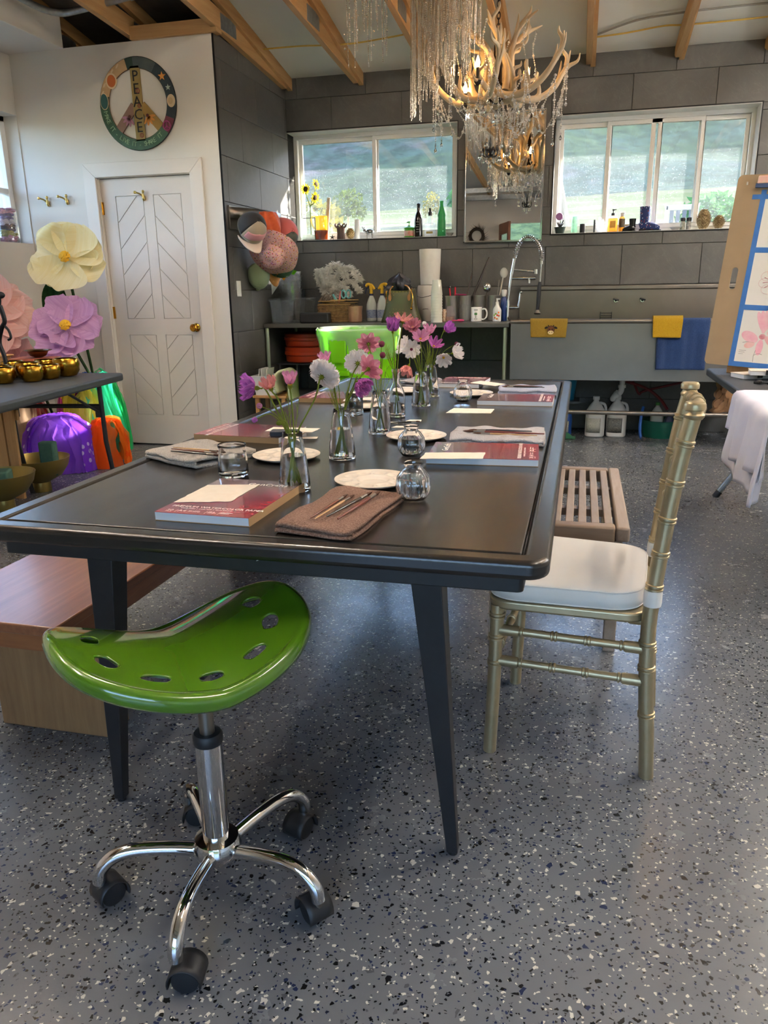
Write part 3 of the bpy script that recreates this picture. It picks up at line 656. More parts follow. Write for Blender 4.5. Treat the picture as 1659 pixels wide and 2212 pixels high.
# seat shell: polar surface with a rolled rim and seven oval holes
def seat_pt(an, q):
    c, s = math.cos(an), math.sin(an)     # local u (across), v (towards the back lip)
    b = .193 if s > 0 else .209
    k = (abs(c/.222)**2.4+abs(s/b)**2.4)**(-1/2.4)
    rim = -.0017*max(0, s)**2+.0587*abs(c)**1.5-.0701*max(0, -s)**2
    u, v = c*k*q, s*k*q
    return V(u, v, rim*q**1.83+.010*u-.0554*v)
HOLES = [R(90+p) for p in (-105, -70, -36, 0, 36, 70, 105)]; HW, Q0, Q1, MS = R(10.5), .66, .83, 6
def seat_mesh():
    hs = sorted(h % (2*PI) for h in HOLES); ang = []; isl = []
    for i, h in enumerate(hs):      # angular divisions: the hole patches, then the stretches between
        nx_ = hs[(i+1) % 7]+(2*PI if i == 6 else 0)
        for j in range(MS): ang.append(h-HW+2*HW*j/MS); isl.append(True)
        gap = nx_-HW-(h+HW); n = max(2, int(gap/R(4)))
        for j in range(n): ang.append(h+HW+gap*j/n); isl.append(False)
    NA = len(ang); qs = [0, .12, .25, .38, .5, .59]+[Q0+(Q1-Q0)*j/MS for j in range(MS+1)]+[.88, .92, .96, 1.0]; b0 = 6
    ext = [(.006, .0035), (.013, .0035), (.019, -.001), (.0225, -.009), (.0225, -.019), (.019, -.028), (.012, -.034), (.005, -.036)]
    vs = [tuple(seat_pt(a, q)) for q in qs for a in ang]
    for dr, dz in ext:
        for a in ang: p = seat_pt(a, 1.0); k = math.hypot(p.x, p.y); vs.append((p.x*(k+dr)/k, p.y*(k+dr)/k, p.z+dz))
    fs = []; n = len(qs)+len(ext)
    for i in range(n-1):
        for j in range(NA):
            if isl[j] and b0 <= i < b0+MS: continue
            fs.append((i*NA+j, i*NA+(j+1) % NA, (i+1)*NA+(j+1) % NA, (i+1)*NA+j))
    j = 0
    while j < NA:
        if not isl[j]: j += 1; continue
        loop = [(b0, j+t) for t in range(MS)]+[(b0+t, j+MS) for t in range(MS)]+[(b0+MS, j+MS-t) for t in range(MS)]+[(b0+MS-t, j) for t in range(MS)]
        ids = [r*NA+(q % NA) for r, q in loop]; m = len(ids); ac, qc = (ang[j]+HW), (Q0+Q1)/2; prev = ids
        for f in (.5, .8, 1.0):
            cur = []
            for t in range(m):
                e = 2*PI*t/m-3*PI/4; r_, q_ = loop[t]; pa = ang[j]+2*HW*(q_-j)/MS; pq = qs[r_]
                ea, eq = ac+HW*.80*math.cos(e), qc+(Q1-Q0)*.40*math.sin(e)
                p = seat_pt(pa+(ea-pa)*f, pq+(eq-pq)*f); vs.append((p.x, p.y, p.z-(.0025 if f == 1.0 else 0))); cur.append(len(vs)-1)
            fs += [(prev[t], prev[(t+1) % m], cur[(t+1) % m], cur[t]) for t in range(m)]; prev = cur
        j += MS
    return MB().add(vs, fs)
so = seat_mesh().obj('seat', GREEN, st, smooth=180, solid=.006, off=-1)
so.location = (-.044, .019, .549); so.rotation_euler = (0, 0, -2.3151)

# ------------------------------------------------------------------ gold bamboo-style chair
GOLD = pbr('gold_metallic_paint', 'b2a27e', .36, .75, c2='baaa88', scale=40, rvar=.08)
CUSH = pbr('white_cushion_cloth', 'e9e3da', .75, c2='e3dcd2', scale=4, bump=.06, bscale=400, sheen=.2)
gc = thing('gold_chair', 'gold bamboo-style chair with a white seat cushion', 'chair', (.036, 1.995, 0), rz=R(-5.5))
def bamboo(mb, pts, r, nodes, n=14):
    P = cr(pts, 8) if len(pts) > 2 else [Vector(pts[0]), Vector(pts[1])]
    mb.tube(P, r, n)
    ln = [0]
    for a, b in zip(P, P[1:]): ln.append(ln[-1]+(b-a).length)
    for f in nodes:
        d = f*ln[-1]; i = max(0, min(len(P)-2, int(np.searchsorted(ln, d))-1)); t = (d-ln[i])/max(1e-9, ln[i+1]-ln[i])
        c = P[i].lerp(P[i+1], t); tg = (P[i+1]-P[i]).normalized(); q = tg.to_track_quat('Z', 'Y').to_matrix().to_4x4()
        rr = r if not isinstance(r, list) else r[0]
        for o in (-.0045, .0045): mb.lathe([(rr*.98, -.004), (rr+.0028, -.002), (rr+.0028, .002), (rr*.98, .004)], n, M=Matrix.Translation(c+tg*o) @ q)
    return mb
for sy in (-1, 1):
    y0 = sy*.186
    pp = [(.205, y0, 0), (.197, y0, .12), (.186, y0, .25), (.180, y0, .38), (.182, y0, .48), (.197, y0, .66), (.215, y0, .82), (.233, y0, .925)]
    b = bamboo(MB(), pp, .0185, [.19, .325, .395, .555, .645, .735, .83, .93]); b.lathe([(.0185, .915), (.022, .92), (.0225, .925), (.019, .93), (.0175, .934), (.023, .937), (.0235, .948), (.02, .953), (1e-5, .955)], 18, c=(.234, y0, 0)).obj('back_post', GOLD, gc)
    bamboo(MB(), [(-.196, sy*.195, 0), (-.190, sy*.193, .2), (-.186, sy*.19, .425)], .0175, [.62, .79, .93]).obj('front_leg', GOLD, gc)
    for z in (.265, .352): bamboo(MB(), [(-.186, sy*.192, z+.004), (.184, y0, z)], .0105, [.0+.16, .39, .61, .84]).cyl((-.186, sy*.192, z+.004), (-.13, sy*.1912, z+.003), .0145, n=12).cyl((.13, sy*.1865, z), (.184, y0, z), .0145, n=12).obj('side_rung', GOLD, gc)
    MB().lathe([(.0205, -.02), (.0215, -.012), (.0215, .012), (.0205, .02)], 18, c=(.183, y0, .487)).obj('cushion_strap', CUSH, gc)
for z in (.285, .375): bamboo(MB(), [(-.188, -.19, z), (-.188, .19, z)], .0105, [.16, .4, .6, .84]).obj('front_rung', GOLD, gc)
bamboo(MB(), [(.184, -.186, .31), (.184, .186, .31)], .0105, [.16, .4, .6, .84]).obj('back_rung', GOLD, gc)
def trap(x0, x1, w0, w1, r, n=8):
    P = [(x1, w1), (x0, w0), (x0, -w0), (x1, -w1)]; out = []
    for i, p in enumerate(P):
        a, b = Vector(P[i-1]), Vector(P[(i+1) % 4]); p = Vector(p); u = (a-p).normalized()*r; v = (b-p).normalized()*r
        for k in range(n+1):
            t = k/n; out.append(tuple((p+u*(1-t)**2+v*t**2)))
    return out
MB().prism(trap(-.212, .176, .212, .196, .06), .418, .443).obj('seat_frame', GOLD, gc, bevel=.006, seg=3)
MB().prism(trap(-.16, .15, .16, .15, .04), .40, .419).obj('seat_underframe', GOLD, gc, bevel=.004)
cu = MB(); o = trap(-.216, .166, .214, .19, .09, 12); nn = len(o)
lay = [(.97, .443), (1.0, .450), (1.008, .466), (1.0, .482), (.985, .490), (.965, .492), (.9, .4955), (.6, .500), (.25, .5015)]
cu.add([(x*s_, y*s_, z) for s_, z in lay for x, y in o], [(i*nn+j, i*nn+(j+1) % nn, (i+1)*nn+(j+1) % nn, (i+1)*nn+j) for i in range(len(lay)-1) for j in range(nn)]+[tuple(range(nn-1, -1, -1)), tuple((len(lay)-1)*nn+j for j in range(nn))])
cuo = cu.obj('cushion', CUSH, gc, smooth=60)
for s_, z in ((.99, .489), (.99, .447)): MB().tube([(x*s_, y*s_, z) for x, y in o], .0022, 6, closed=True).obj('piping', CUSH, cuo)
bx = lambda z: float(np.interp(z, [.48, .66, .82, .94], [.182, .197, .215, .236]))
def rail(z, r, bow, nm): return bamboo(MB(), [(bx(z), -.186, z), (bx(z)+bow, -.09, z+.004), (bx(z)+bow*1.2, 0, z+.006), (bx(z)+bow, .09, z+.004), (bx(z), .186, z)], r, [.12, .3, .5, .7, .88]).obj(nm, GOLD, gc)
rail(.918, .0150, .014, 'top_rail'); rail(.75, .0095, .008, 'back_rail'); rail(.655, .0095, .008, 'back_rail'); rail(.575, .0095, .008, 'back_rail')
for y in (-.11, -.037, .037, .11):
    q = .008*(1-(y/.186)**2)*1.25
    bamboo(MB(), [(bx(.57)+q, y, .575), (bx(.74)+q, y, .74), (bx(.918)+q, y, .918)], .0075, [.25, .5, .75], 10).obj('spindle', GOLD, gc)

# ------------------------------------------------------------------ benches
TEAK = wood('oiled_teak', '6e3d24', '9a6240', 1, 12, .32, coat=.35, stretch=.09); TEAKX = wood('oiled_teak_cross', '7a4526', 'a5693e', 0, 12, .4, stretch=.12)
OLDWOOD = wood('worn_bench_leg', '7a5636', 'a0784e', 2, 12, .6, stretch=.1)
bn = thing('teak_bench', 'low brown teak bench with block legs, left of the work table', 'bench', (-1.415, 2.45, 0))
MB().box(-.215, .215, -.99, .99, .392, .42).obj('bench_top', TEAK, bn, bevel=.004)
MB().box(-.205, -.18, -.96, .96, .335, .391).obj('side_apron', TEAK, bn, bevel=.003); MB().box(.18, .205, -.96, .96, .335, .391).obj('side_apron', TEAK, bn, bevel=.003)
for s in (-1, 1):
    MB().box(-.179, .179, s*.95-.012, s*.95+.012, .335, .391).obj('end_apron', TEAKX, bn, bevel=.003)
    MB().box(-.155, .195, s*.76-.05, s*.76+.05, 0, .391).obj('leg_block', OLDWOOD, bn, bevel=.004)
GREYTEAK = wood('weathered_teak', '84705e', 'a39384', 1, 14, .6, stretch=.08); GREYTEAKX = wood('weathered_teak_cross', '77604c', '988068', 0, 14, .55, stretch=.08)
sb = thing('slatted_bench', 'slatted weathered wood bench under the right side of the work table', 'bench', (-.045, 2.905, 0))
for s in (-1, 1):
    MB().box(s*.2125-.022, s*.2125+.022, -.44, .44, .40, .45).obj('side_rail', GREYTEAK, sb, bevel=.008)
    MB().box(-.189, .189, s*.415-.025, s*.415+.025, .395, .45).obj('end_rail', GREYTEAKX, sb, bevel=.008)
    for t_ in (-1, 1): MB().box(s*.195-.02, s*.195+.02, t_*.40-.02, t_*.40+.02, 0, .40).obj('leg', GREYTEAK, sb, bevel=.004)
sl0 = None
for i in range(9):
    x = -.168+i*.042
    if sl0 is None: sl0 = MB().box(-.0135, .0135, -.39, .39, .432, .448).obj('slat', GREYTEAK, sb, bevel=.003); sl0.location.x = x
    else: q = share(sl0, 'slat', sb); q.location.x = x
for y in (-.15, .15): MB().box(-.19, .19, y-.02, y+.02, .405, .431).obj('cross_brace', GREYTEAKX, sb)

# ------------------------------------------------------------------ things on the work table
ZT = .7405
def make_cover():
    t = NT('watercolour_pad_cover'); tc = t.new('TexCoord'); sx = t.new('SeparateXYZ'); t.link(tc.outputs['Object'], sx.inputs[0])
    v = t.pos(False, (1, 1, 1)); mp = t.new('Mapping'); mp.inputs['Scale'].default_value = (7, 17, 1); mp.inputs['Rotation'].default_value = (0, 0, .5); t.link(tc.outputs['Object'], mp.inputs[0])
    n = t.noise(mp.outputs[0], 1.0, 6, .6, 1.8); n2 = t.noise(v, 9, 5, .6, 1.0)
    flow = t.ramp(n, [(.3, '2c1420'), (.4, '8a1626'), (.47, 'c2303c'), (.52, '3c1822'), (.58, 'b82a38'), (.66, '7a1a2c'), (.75, 'c04a58')])
    bg = t.ramp(n2, [(.3, '6f6258'), (.5, '8d7c6c'), (.7, '4b3a4c')])
    # red petals in the lower two thirds, brown-grey haze on top, plain red band at the foot
    h = t.math('ADD', sx.outputs[1], t.math('MULTIPLY', t.math('SUBTRACT', n2, .5), .35))
    c = t.mix(t.ramp(t.math('ADD', h, .1), [(.08, 0.0), (.2, 1.0)]), flow, bg)
    h2 = t.math('ADD', t.math('MULTIPLY', sx.outputs[0], 2.2), t.math('MULTIPLY', t.math('SUBTRACT', n2, .5), .8))
    c = t.mix(t.math('MULTIPLY', t.ramp(h2, [(.0, 1.0), (.3, 0.0)]), .55), c, '5a3550')
    t.set(Base_Color=t.mix(t.math('LESS_THAN', sx.outputs[1], -.125), c, '9c2430'), Roughness=.22, Coat_Weight=.5); return t.m
COVER = make_cover(); LETTER = pbr('gold_white_lettering', 'eee6d8', .5); PAGES = pbr('page_edges', 'eef0f2', .7, c2='dfe4ea', scale=400, stretch=(.01, .01, 1)); KRAFT = pbr('kraft_backing', 'a8875e', .8)
PW, PL, PT = .215, .300, .019
def make_pad(label, loc, rz):
    p = thing('watercolour_pad', label, 'paper pad', loc, rz, 'watercolour paper pads on the work table')
    MB().box(-PW/2, PW/2, -PL/2, PL/2, 0, .0015).obj('back_board', KRAFT, p)
    MB().box(-PW/2+.0005, PW/2-.001, -PL/2+.0005, PL/2-.0005, .0015, PT-.0008).obj('page_block', PAGES, p)
    cv = MB().box(-PW/2, PW/2, -PL/2, PL/2, PT-.0008, PT).obj('cover', COVER, p); MB().box(PW/2-.001, PW/2, -PL/2, PL/2, .0015, PT-.0008).obj('spine', KRAFT, p)
    z = PT+.0002
    text('PREMIUM WATERCOLOR PAPER', .0145, LETTER, p, (-PW/2+.014, -PL/2+.046, z), spacing=1.02)
    text('COLD PRESS  |  ACID FREE  |  GLUE BOUND', .0062, LETTER, p, (-PW/2+.04, -PL/2+.036, z))
    text('30', .0155, LETTER, p, (-PW/2+.018, -PL/2+.014, z)); text('SHEETS', .0045, LETTER, p, (-PW/2+.019, -PL/2+.008, z))
    text('A4', .0155, LETTER, p, (-PW/2+.045, -PL/2+.014, z)); text('8.3 x 11.7 in\n21 x 29.7 cm', .0052, LETTER, p, (-PW/2+.069, -PL/2+.020, z))
    text('140 lb\n300 gsm', .0062, LETTER, p, (-PW/2+.113, -PL/2+.020, z)); MB().box(-PW/2+.142, -PW/2+.168, -PL/2+.021, -PL/2+.0235, z-.0002, z+.0002).box(-PW/2+.142, -PW/2+.163, -PL/2+.0145, -PL/2+.017, z-.0002, z+.0002).obj('small_print', LETTER, p)
    MB().box(-.0665, -.066, -PL/2+.008, -PL/2+.027, z-.0002, z+.0002).box(.002, .0025, -PL/2+.008, -PL/2+.027, z-.0002, z+.0002).box(.032, .0325, -PL/2+.008, -PL/2+.027, z-.0002, z+.0002).obj('divider_lines', LETTER, p)
    text('Gen', .025, LETTER, p, (-.015, PL/2-.048, z), spacing=1.05); text('Crafts', .025, LETTER, p, (.029, PL/2-.048, z), spacing=1.05, sx=.86)
    return p
make_pad('watercolour pad nearest the viewer, beside the brown towel', (-.733, 1.522, ZT), R(-1.5))
make_pad('watercolour pad at the left table edge behind the speckled towel', (-1.035, 2.315, ZT), R(-90-4))
make_pad('watercolour pad on the right, behind the two ribbed glass vases', (-.245, 2.12, ZT), R(90+3))
make_pad('watercolour pad at the far right corner, in front of the blue-white towel', (-.243, 3.215, ZT), R(90))
make_pad('watercolour pad at the far end of the table, upside down to the viewer', (-.55, 3.80, ZT), R(176))
make_pad('watercolour pad at the far left edge, behind the facetted glass', (-1.0, 3.19, ZT), R(-90))
# deckle-edged cards
def card(label, pts, z, seed, name='deckled_card'):
    rnd = random.Random(seed); out = []
    for i, p in enumerate(pts):
        q = pts[(i+1) % len(pts)]; n = 10
        for k in range(n):
            t = k/n; j = .0016 if k else 0; out.append((p[0]+(q[0]-p[0])*t+rnd.uniform(-j, j), p[1]+(q[1]-p[1])*t+rnd.uniform(-j, j)))
    cx = sum(p[0] for p in out)/len(out); cy = sum(p[1] for p in out)/len(out)
    o = MB().prism([(x-cx, y-cy) for x, y in out], 0, .0011).obj(name, PAPER); o.location = (cx, cy, z); return tag(o, label, 'paper', 'deckle-edged paper pieces')
ZP = ZT+PT+.0006
card('cream deckled card lying on the pad nearest the viewer', [(-.838, 1.445), (-.718, 1.475), (-.715, 1.628), (-.835, 1.60)], ZP, 1)
card('cream deckled card propped on the near edge of the right-hand pad', [(-.40, 1.975), (-.235, 2.005), (-.238, 2.085), (-.40, 2.055)], ZP, 2)
card('cream deckled card flat on the table right of the vases', [(-.483, 2.884), (-.314, 2.899), (-.311, 3.005), (-.472, 3.005)], ZT+.0003, 3)
card('cream deckled card lying across the far pad', [(-.50, 3.69), (-.37, 3.58), (-.33, 3.66), (-.46, 3.78)], ZP, 4)
card('cream deckled card resting on the left-edge pad', [(-.98, 2.30), (-.82, 2.305), (-.815, 2.375), (-.98, 2.375)], ZP, 15)
card('cream card at the far left, near the tall vases', [(-.93, 3.0), (-.80, 3.06), (-.82, 3.14), (-.94, 3.08)], ZP, 16)
for i, (x, y, l) in enumerate(((-.637, 2.63, 'paper scrap left of the pencil, by the third vase'), (-.565, 2.69, 'paper scrap behind the pencil, by the third vase'), (-.585, 2.555, 'paper scrap in front of the pencil, by the third vase'), (-.83, 2.31, 'torn paper scrap beside the left-edge pad'))):
    card(l, [(x-.028, y-.018), (x+.026, y-.012), (x+.022, y+.02), (x-.02, y+.016)], ZT+.0003, 20+i, 'paper_scrap')
# towels
def make_terry(name, c, c2, spots=None):
    t = NT(name); v = t.pos(False); n = t.noise(v, 260, 3, .7); col = t.mix(t.ramp(n, [(.35, 0.0), (.65, 1.0)]), c, c2)
    if spots: col = t.mix(t.ramp(t.noise(v, 17, 4), [(.56, 0.0), (.7, .7)]), col, spots)
    t.set(Base_Color=col, Roughness=.95, Sheen_Weight=.12, Specular_IOR_Level=.1); t.bump(n, 1.0, .012); return t.m
def towel(label, loc, rz, prof, width, mat, th=.006, seed=0, brand=None):
    """folded cloth: profile (y,z) swept across the width"""
    P = cr([(0, y, z) for y, z in prof], 6); rnd = random.Random(seed); ph = [rnd.uniform(0, 6) for _ in range(6)]; n = len(P)
    def f(u, v):
        p = P[min(n-1, int(round(v*(n-1))))]; x = (u-.5)*width
        w = .0022*math.sin(x*38+ph[0]+p.y*20)+.0015*math.sin(x*75+ph[1]-p.y*45); e = .003*math.sin(p.y*30+ph[2])*(u-.5)*2
        return (x+e+p.z*.12*math.sin(ph[3]), p.y+.003*math.sin(x*25+ph[4]), max(.0, p.z+w*min(1, p.z*60)))
    o = thing('folded_towel', label, 'towel', loc, rz, 'towels on the work table'); MB().grid(f, 26, n-1).obj('cloth', mat, o, solid=th, off=0, smooth=180)
    for s in (-1, 1): MB().tube([(p[0], p[1], p[2]) for p in [f(.5+s*.47, i/(n-1)) for i in range(0, n)]], .0022, 5).obj('stitched_hem', mat, o)
    return o
BROWNT = make_terry('brown_terry', '855f4d', 'b8927e'); WHITET = make_terry('white_terry', 'cfc9cc', 'e6e2e2', 'b59a9a'); BLUET = make_terry('blue_white_terry', 'c3c8e0', 'dcdff0'); SPECKT = make_terry('speckled_terry', 'c2b8ac', 'e2dbd2', '6f6a70')
F3 = lambda L: [(L/2, .004), (-L/2+.01, .004), (-L/2, .013), (-L/2+.012, .021), (L/2-.02, .021), (L/2-.008, .025), (L/2-.02, .029), (-L/2+.05, .029)]
towel('folded brown towel with four brushes on it', (-.463, 1.508, ZT), R(-6), [(.17, .0035), (-.155, .0035), (-.166, .011), (-.155, .0185), (.13, .0165)], .165, BROWNT, .006, 1)
towel('speckled stained towel beside the small clear jar', (-1.035, 1.98, ZT), R(-28), [(.10, .004), (-.10, .004), (-.115, .014), (-.10, .022), (.09, .022)], .235, SPECKT, .0075, 2)
towel('pinkish white towel with brushes behind the right-hand pad', (-.232, 2.385, ZT), R(2), [(.11, .004), (-.09, .004), (-.10, .012), (-.09, .019), (.10, .019)], .285, WHITET, .0065, 3)
towel('blue-white rolled towel behind the far right pad', (-.22, 3.50, ZT), R(4), [(.09, .005), (-.09, .005), (-.105, .016), (-.09, .026), (.08, .024)], .25, BLUET, .0075, 4)
towel('white towel at the far end beside the pad', (-.78, 3.78, ZT), R(70), [(.07, .004), (-.07, .004), (-.08, .012), (-.07, .02), (.06, .02)], .2, WHITET, .007, 5)
BLUETAG = pbr('pale_blue_tag', 'b9c2ee', .6)
tagp = MB().box(-.03, .012, -.1585, -.156, .009, .015).obj('care_label', BLUETAG); tagp.parent = [o for o in bpy.data.objects if o.get('label') == 'folded brown towel with four brushes on it'][0]
# brushes
def brush(label, a, b, hm, z=ZT+.0265, tipm=None, r=.0034, z2=None, group='paint brushes'):
    a = V(a[0], a[1], z); b = V(b[0], b[1], z2 if z2 else z); L = (b-a).length
    o = thing('paint_brush', label, 'brush', a, group=group); o.rotation_euler = (b-a).to_track_quat('X', 'Z').to_euler()
    MB().lathe([(1e-5, 0), (r*.45, .002), (r*.6, L*.2), (r, L*.62), (r*.8, L*.72)], 10, M=Matrix.Rotation(R(90), 4, 'Y')).obj('handle', hm, o)
    MB().lathe([(r*.86, L*.72), (r*.9, L*.74), (r*.8, L*.86)], 10, M=Matrix.Rotation(R(90), 4, 'Y')).obj('ferrule', STEEL, o)
    MB().lathe([(r*.75, L*.86), (r*.95, L*.91), (r*.5, L*.97), (1e-5, L)], 10, M=Matrix.Rotation(R(90), 4, 'Y')).obj('bristles', tipm or BRIST, o)
BRIST = pbr('brown_bristle', '4a2a18', .8); HB = wood('brush_brown', '5a2a18', '7a4024', 0, 20, .3, coat=.4); HK = pbr('brush_black', '1c2022', .25, coat=.5); HN = wood('brush_natural', 'b58a5a', 'd0a878', 0, 20, .4); HR = pbr('brush_dark_red', '6a2a20', .3, coat=.4)
brush('thin brown paint brush, leftmost on the brown towel', (-.499, 1.37), (-.478, 1.56), HB)
brush('natural wood brush, second from the left on the brown towel', (-.488, 1.365), (-.462, 1.56), HN, r=.003)
brush('black handled brush on the brown towel', (-.47, 1.385), (-.43, 1.59), HK, r=.004)
brush('thick reddish brown brush, rightmost on the brown towel', (-.444, 1.375), (-.414, 1.60), HR, r=.0045)
brush('long brown brush on the speckled towel', (-1.115, 1.935), (-.955, 1.905), HB, ZT+.03)
brush('natural wood brush on the speckled towel', (-1.12, 1.955), (-.945, 1.925), HN, ZT+.03, r=.003)
brush('black brush, nearest on the speckled towel', (-1.10, 1.905), (-.93, 1.875), HK, ZT+.03, r=.004)
brush('black brush, furthest on the pinkish white towel', (-.13, 2.405), (-.33, 2.395), HK, ZT+.026, r=.004)
brush('dark red brush with a long brown tip on the pinkish white towel', (-.09, 2.365), (-.345, 2.375), HR, ZT+.026, r=.0045)
brush('natural wood brush, nearest on the pinkish white towel', (-.11, 2.335), (-.31, 2.345), HN, ZT+.026, r=.003)
brush('brown brush on the blue-white towel', (-.15, 3.475), (-.32, 3.49), HB, ZT+.034)
brush('black brush on the blue-white towel', (-.14, 3.44), (-.33, 3.455), HK, ZT+.034)
brush('black pencil-thin brush lying on paper scraps by the third vase', (-.64, 2.59), (-.535, 2.65), HK, ZT+.006)
bx_ = MB().box(-.045, .045, -.022, .022, 0, .018).obj('dark_case', pbr('navy_case', '1d2330', .5), bevel=.004); bx_.location = (-.885, 2.235, ZT+PT+.0005); bx_.rotation_euler = (0, 0, R(12)); tag(bx_, 'small dark navy paint case on the left-edge pad', 'case')
# palettes
PALW = pbr('palette_plastic', 'e2d6c6', .25, c2='dccdb9', scale=6)
def plate_mesh():
    NR, NA, Rr = 34, 100, .0945; vs = []
    for i in range(NR+1):
        r = Rr*i/NR
        for j in range(NA):
            a = 2*PI*j/NA; x, y = r*math.cos(a), r*math.sin(a); z = .010
            d = r/.040
            if d < 1: z -= .0075*min(1, (1-d)*5)
            for k in range(10):
                b = 2*PI*(k+.5)/10; e = math.hypot((x-.0665*math.cos(b))/.0165, (y-.0665*math.sin(b))/.0165)
                if e < 1: z -= .0085*(1-e**4)
            if r > .088: z += (r-.088)*.35
            vs.append((x, y, z))
    for (r, z) in ((Rr+.0015, .0125), (Rr+.001, .0105), (.086, .006), (.07, .001), (.0, .001)):
        for j in range(NA): a = 2*PI*j/NA; vs.append((r*math.cos(a), r*math.sin(a), z))
    n = NR+6
    return MB().add(vs, [(i*NA+j, i*NA+(j+1) % NA, (i+1)*NA+(j+1) % NA, (i+1)*NA+j) for i in range(n-1) for j in range(NA)])
p0 = plate_mesh().obj('paint_palette', PALW, smooth=60); p0.location = (-.476, 1.772, ZT); tag(p0, 'round white well palette behind the brown towel', 'palette', 'round well palettes')
for l, loc in (('round white well palette behind the first flower vase', (-.793, 2.006)), ('round white well palette behind the middle ribbed vase', (-.49, 2.362)), ('round white well palette beside the far ribbed vase', (-.457, 3.408)), ('round white well palette by the facetted glass', (-.83, 2.975)), ('round white well palette at the far end of the vase row', (-.76, 3.47))):
    copytree(p0, (*loc, ZT), R(random.uniform(0, 90)), l)
# glassware
def vessel(name, label, cat, loc, prof_o, th, base, level, mod=None, n=40, group=None, mat=GLASS):
    o = thing(name, label, cat, loc, group=group)
    inn = [(max(.001, r-th), z) for r, z in prof_o if z >= base+.002]
    zb = base; r_b = float(np.interp(zb, [z for r, z in prof_o], [r for r, z in prof_o]))-th
    inn = [(1e-5, zb), (r_b*.9, zb)]+inn
    MB().lathe([(1e-5, 0.0002)]+prof_o+[(prof_o[-1][0]-th*.5, prof_o[-1][1]+th*.5)]+inn[::-1], n, mod=mod).obj('glass_body', mat, o, smooth=60)
    if level:
        wi = [(r-.0005, z) for r, z in inn if z < level]; rl = float(np.interp(level, [z for r, z in inn[1:]], [r for r, z in inn[1:]]))-.0005
        MB().lathe([(1e-5, zb+.0005)]+[(max(r, .001), max(z, zb+.0005)) for r, z in wi[1:]]+[(rl, level), (1e-5, level)], n, mod=mod).obj('water', WATER, o, smooth=60)
    return o
CONE = [(.036, 0), (.0385, .003), (.0375, .02), (.0315, .075), (.0255, .118), (.0235, .126), (.0235, .138)]
VP = [(-.644, 1.672), (-.636, 2.034), (-.627, 2.432), (-.613, 3.05), (-.626, 3.33)]
VN = ['the first, nearest the viewer', 'the second from the viewer', 'the third from the viewer', 'the fourth, behind the ribbed bottle', 'the fifth and furthest']
for (x, y), l in zip(VP, VN): vessel('flower_vase', 'clear conical glass vase in the row of cosmos, '+l, 'vase', (x, y, ZT), CONE, .0028, .009, .085, group='conical flower vases')
BOT = [(.030, 0), (.0335, .004)]+[(.0325+.0012*(i % 2), .012+.0065*i) for i in range(11)]+[(.031, .09), (.0235, .108), (.0155, .122), (.0135, .135), (.0135, .16), (.0165, .163), (.0165, .172), (.014, .175)]
vessel('ribbed_bottle', 'ribbed clear glass bottle holding flowers in the vase row', 'bottle', (-.651, 2.775, ZT), BOT, .0025, .008, .05)
GL = [(.020, 0), (.027, .003), (.0355, .016), (.0395, .034), (.037, .053), (.027, .068), (.0195, .074), (.0185, .079), (.0215, .084), (.0215, .088)]
rib = lambda a, z: 1+.028*math.cos(16*a)*(1 if .006 < z < .068 else 0)
for l, loc in (('round ribbed glass vase of water, nearest the viewer', (-.347, 1.637)), ('round ribbed glass vase of water, second from the viewer', (-.45, 2.10)), ('round ribbed glass vase of water, furthest away', (-.465, 3.20))):
    vessel('ribbed_round_vase', l, 'vase', (*loc, ZT), GL, .0026, .006, .052, rib, 96, 'round ribbed water vases')
vessel('water_jar', 'small clear glass jar of cloudy water by the speckled towel', 'jar', (-.85, 1.775, ZT), [(.030, 0), (.0375, .003), (.039, .012), (.0375, .045), (.034, .066), (.0335, .074), (.0365, .078), (.0365, .083)], .0028, .007, .052)
vessel('facetted_glass', 'heavy facetted square-cut tumbler at the far left', 'glass', (-.823, 2.805, ZT), [(.028, 0), (.0335, .003), (.033, .02), (.032, .082)], .003, .014, .05, lambda a, z: 1+.045*math.cos(6*a), 48)


# ------------------------------------------------------------------ cosmos flowers
STEM = leafy('cosmos_stem', '6d7d34', '8a9440', .2); CALYX = leafy('calyx_green', '6a7a2c', '8a9038', .2); YEL = pbr('pollen_yellow', 'd9a520', .8); DKC = pbr('dark_flower_centre', '6a1838', .8)
PET = {'purple': leafy('petal_purple', 'b45abc', 'd088d2', .45, stretch=(30, 1, 1), scale=6), 'pink': leafy('petal_pink', 'd88cb6', 'e8b2d0', .5, stretch=(30, 1, 1), scale=6), 'coral': leafy('petal_coral', 'd98884', 'e8aca6', .45, stretch=(30, 1, 1), scale=6),
       'white': leafy('petal_white', 'efe6e4', 'fbf6f2', .5, stretch=(30, 1, 1), scale=6), 'magenta': leafy('petal_magenta', 'bc58ac', 'd88ccc', .4, stretch=(30, 1, 1), scale=6), 'blush': leafy('petal_blush', 'e0a0ae', 'd0849c', .5, stretch=(30, 1, 1), scale=6)}
PM = {}
def petal_mesh(col, L, w, cup, ruff):
    k = (col, round(L, 3), round(w, 3), cup, ruff)
    if k not in PM:
        def f(u, v):
            r = .004+L*v; wd = w*(math.sin(PI*min(1, v**.75*.86+.06)))**.75+.0012; x = (u-.5)*wd
            tip = 0 if v < .9 else .0025*math.cos(6*PI*u)*(v-.9)*10
            z = math.sin(R(cup))*r*(.55+.45*v)+ruff*.0028*math.sin(5*PI*u)*v+.004*math.cos(PI*(u-.5))*v-.0
            return (x, math.cos(R(cup))*r+tip, z)
        PM[k] = MB().grid(f, 8, 7).mesh('petal', PET[col], 180)
    return PM[k]
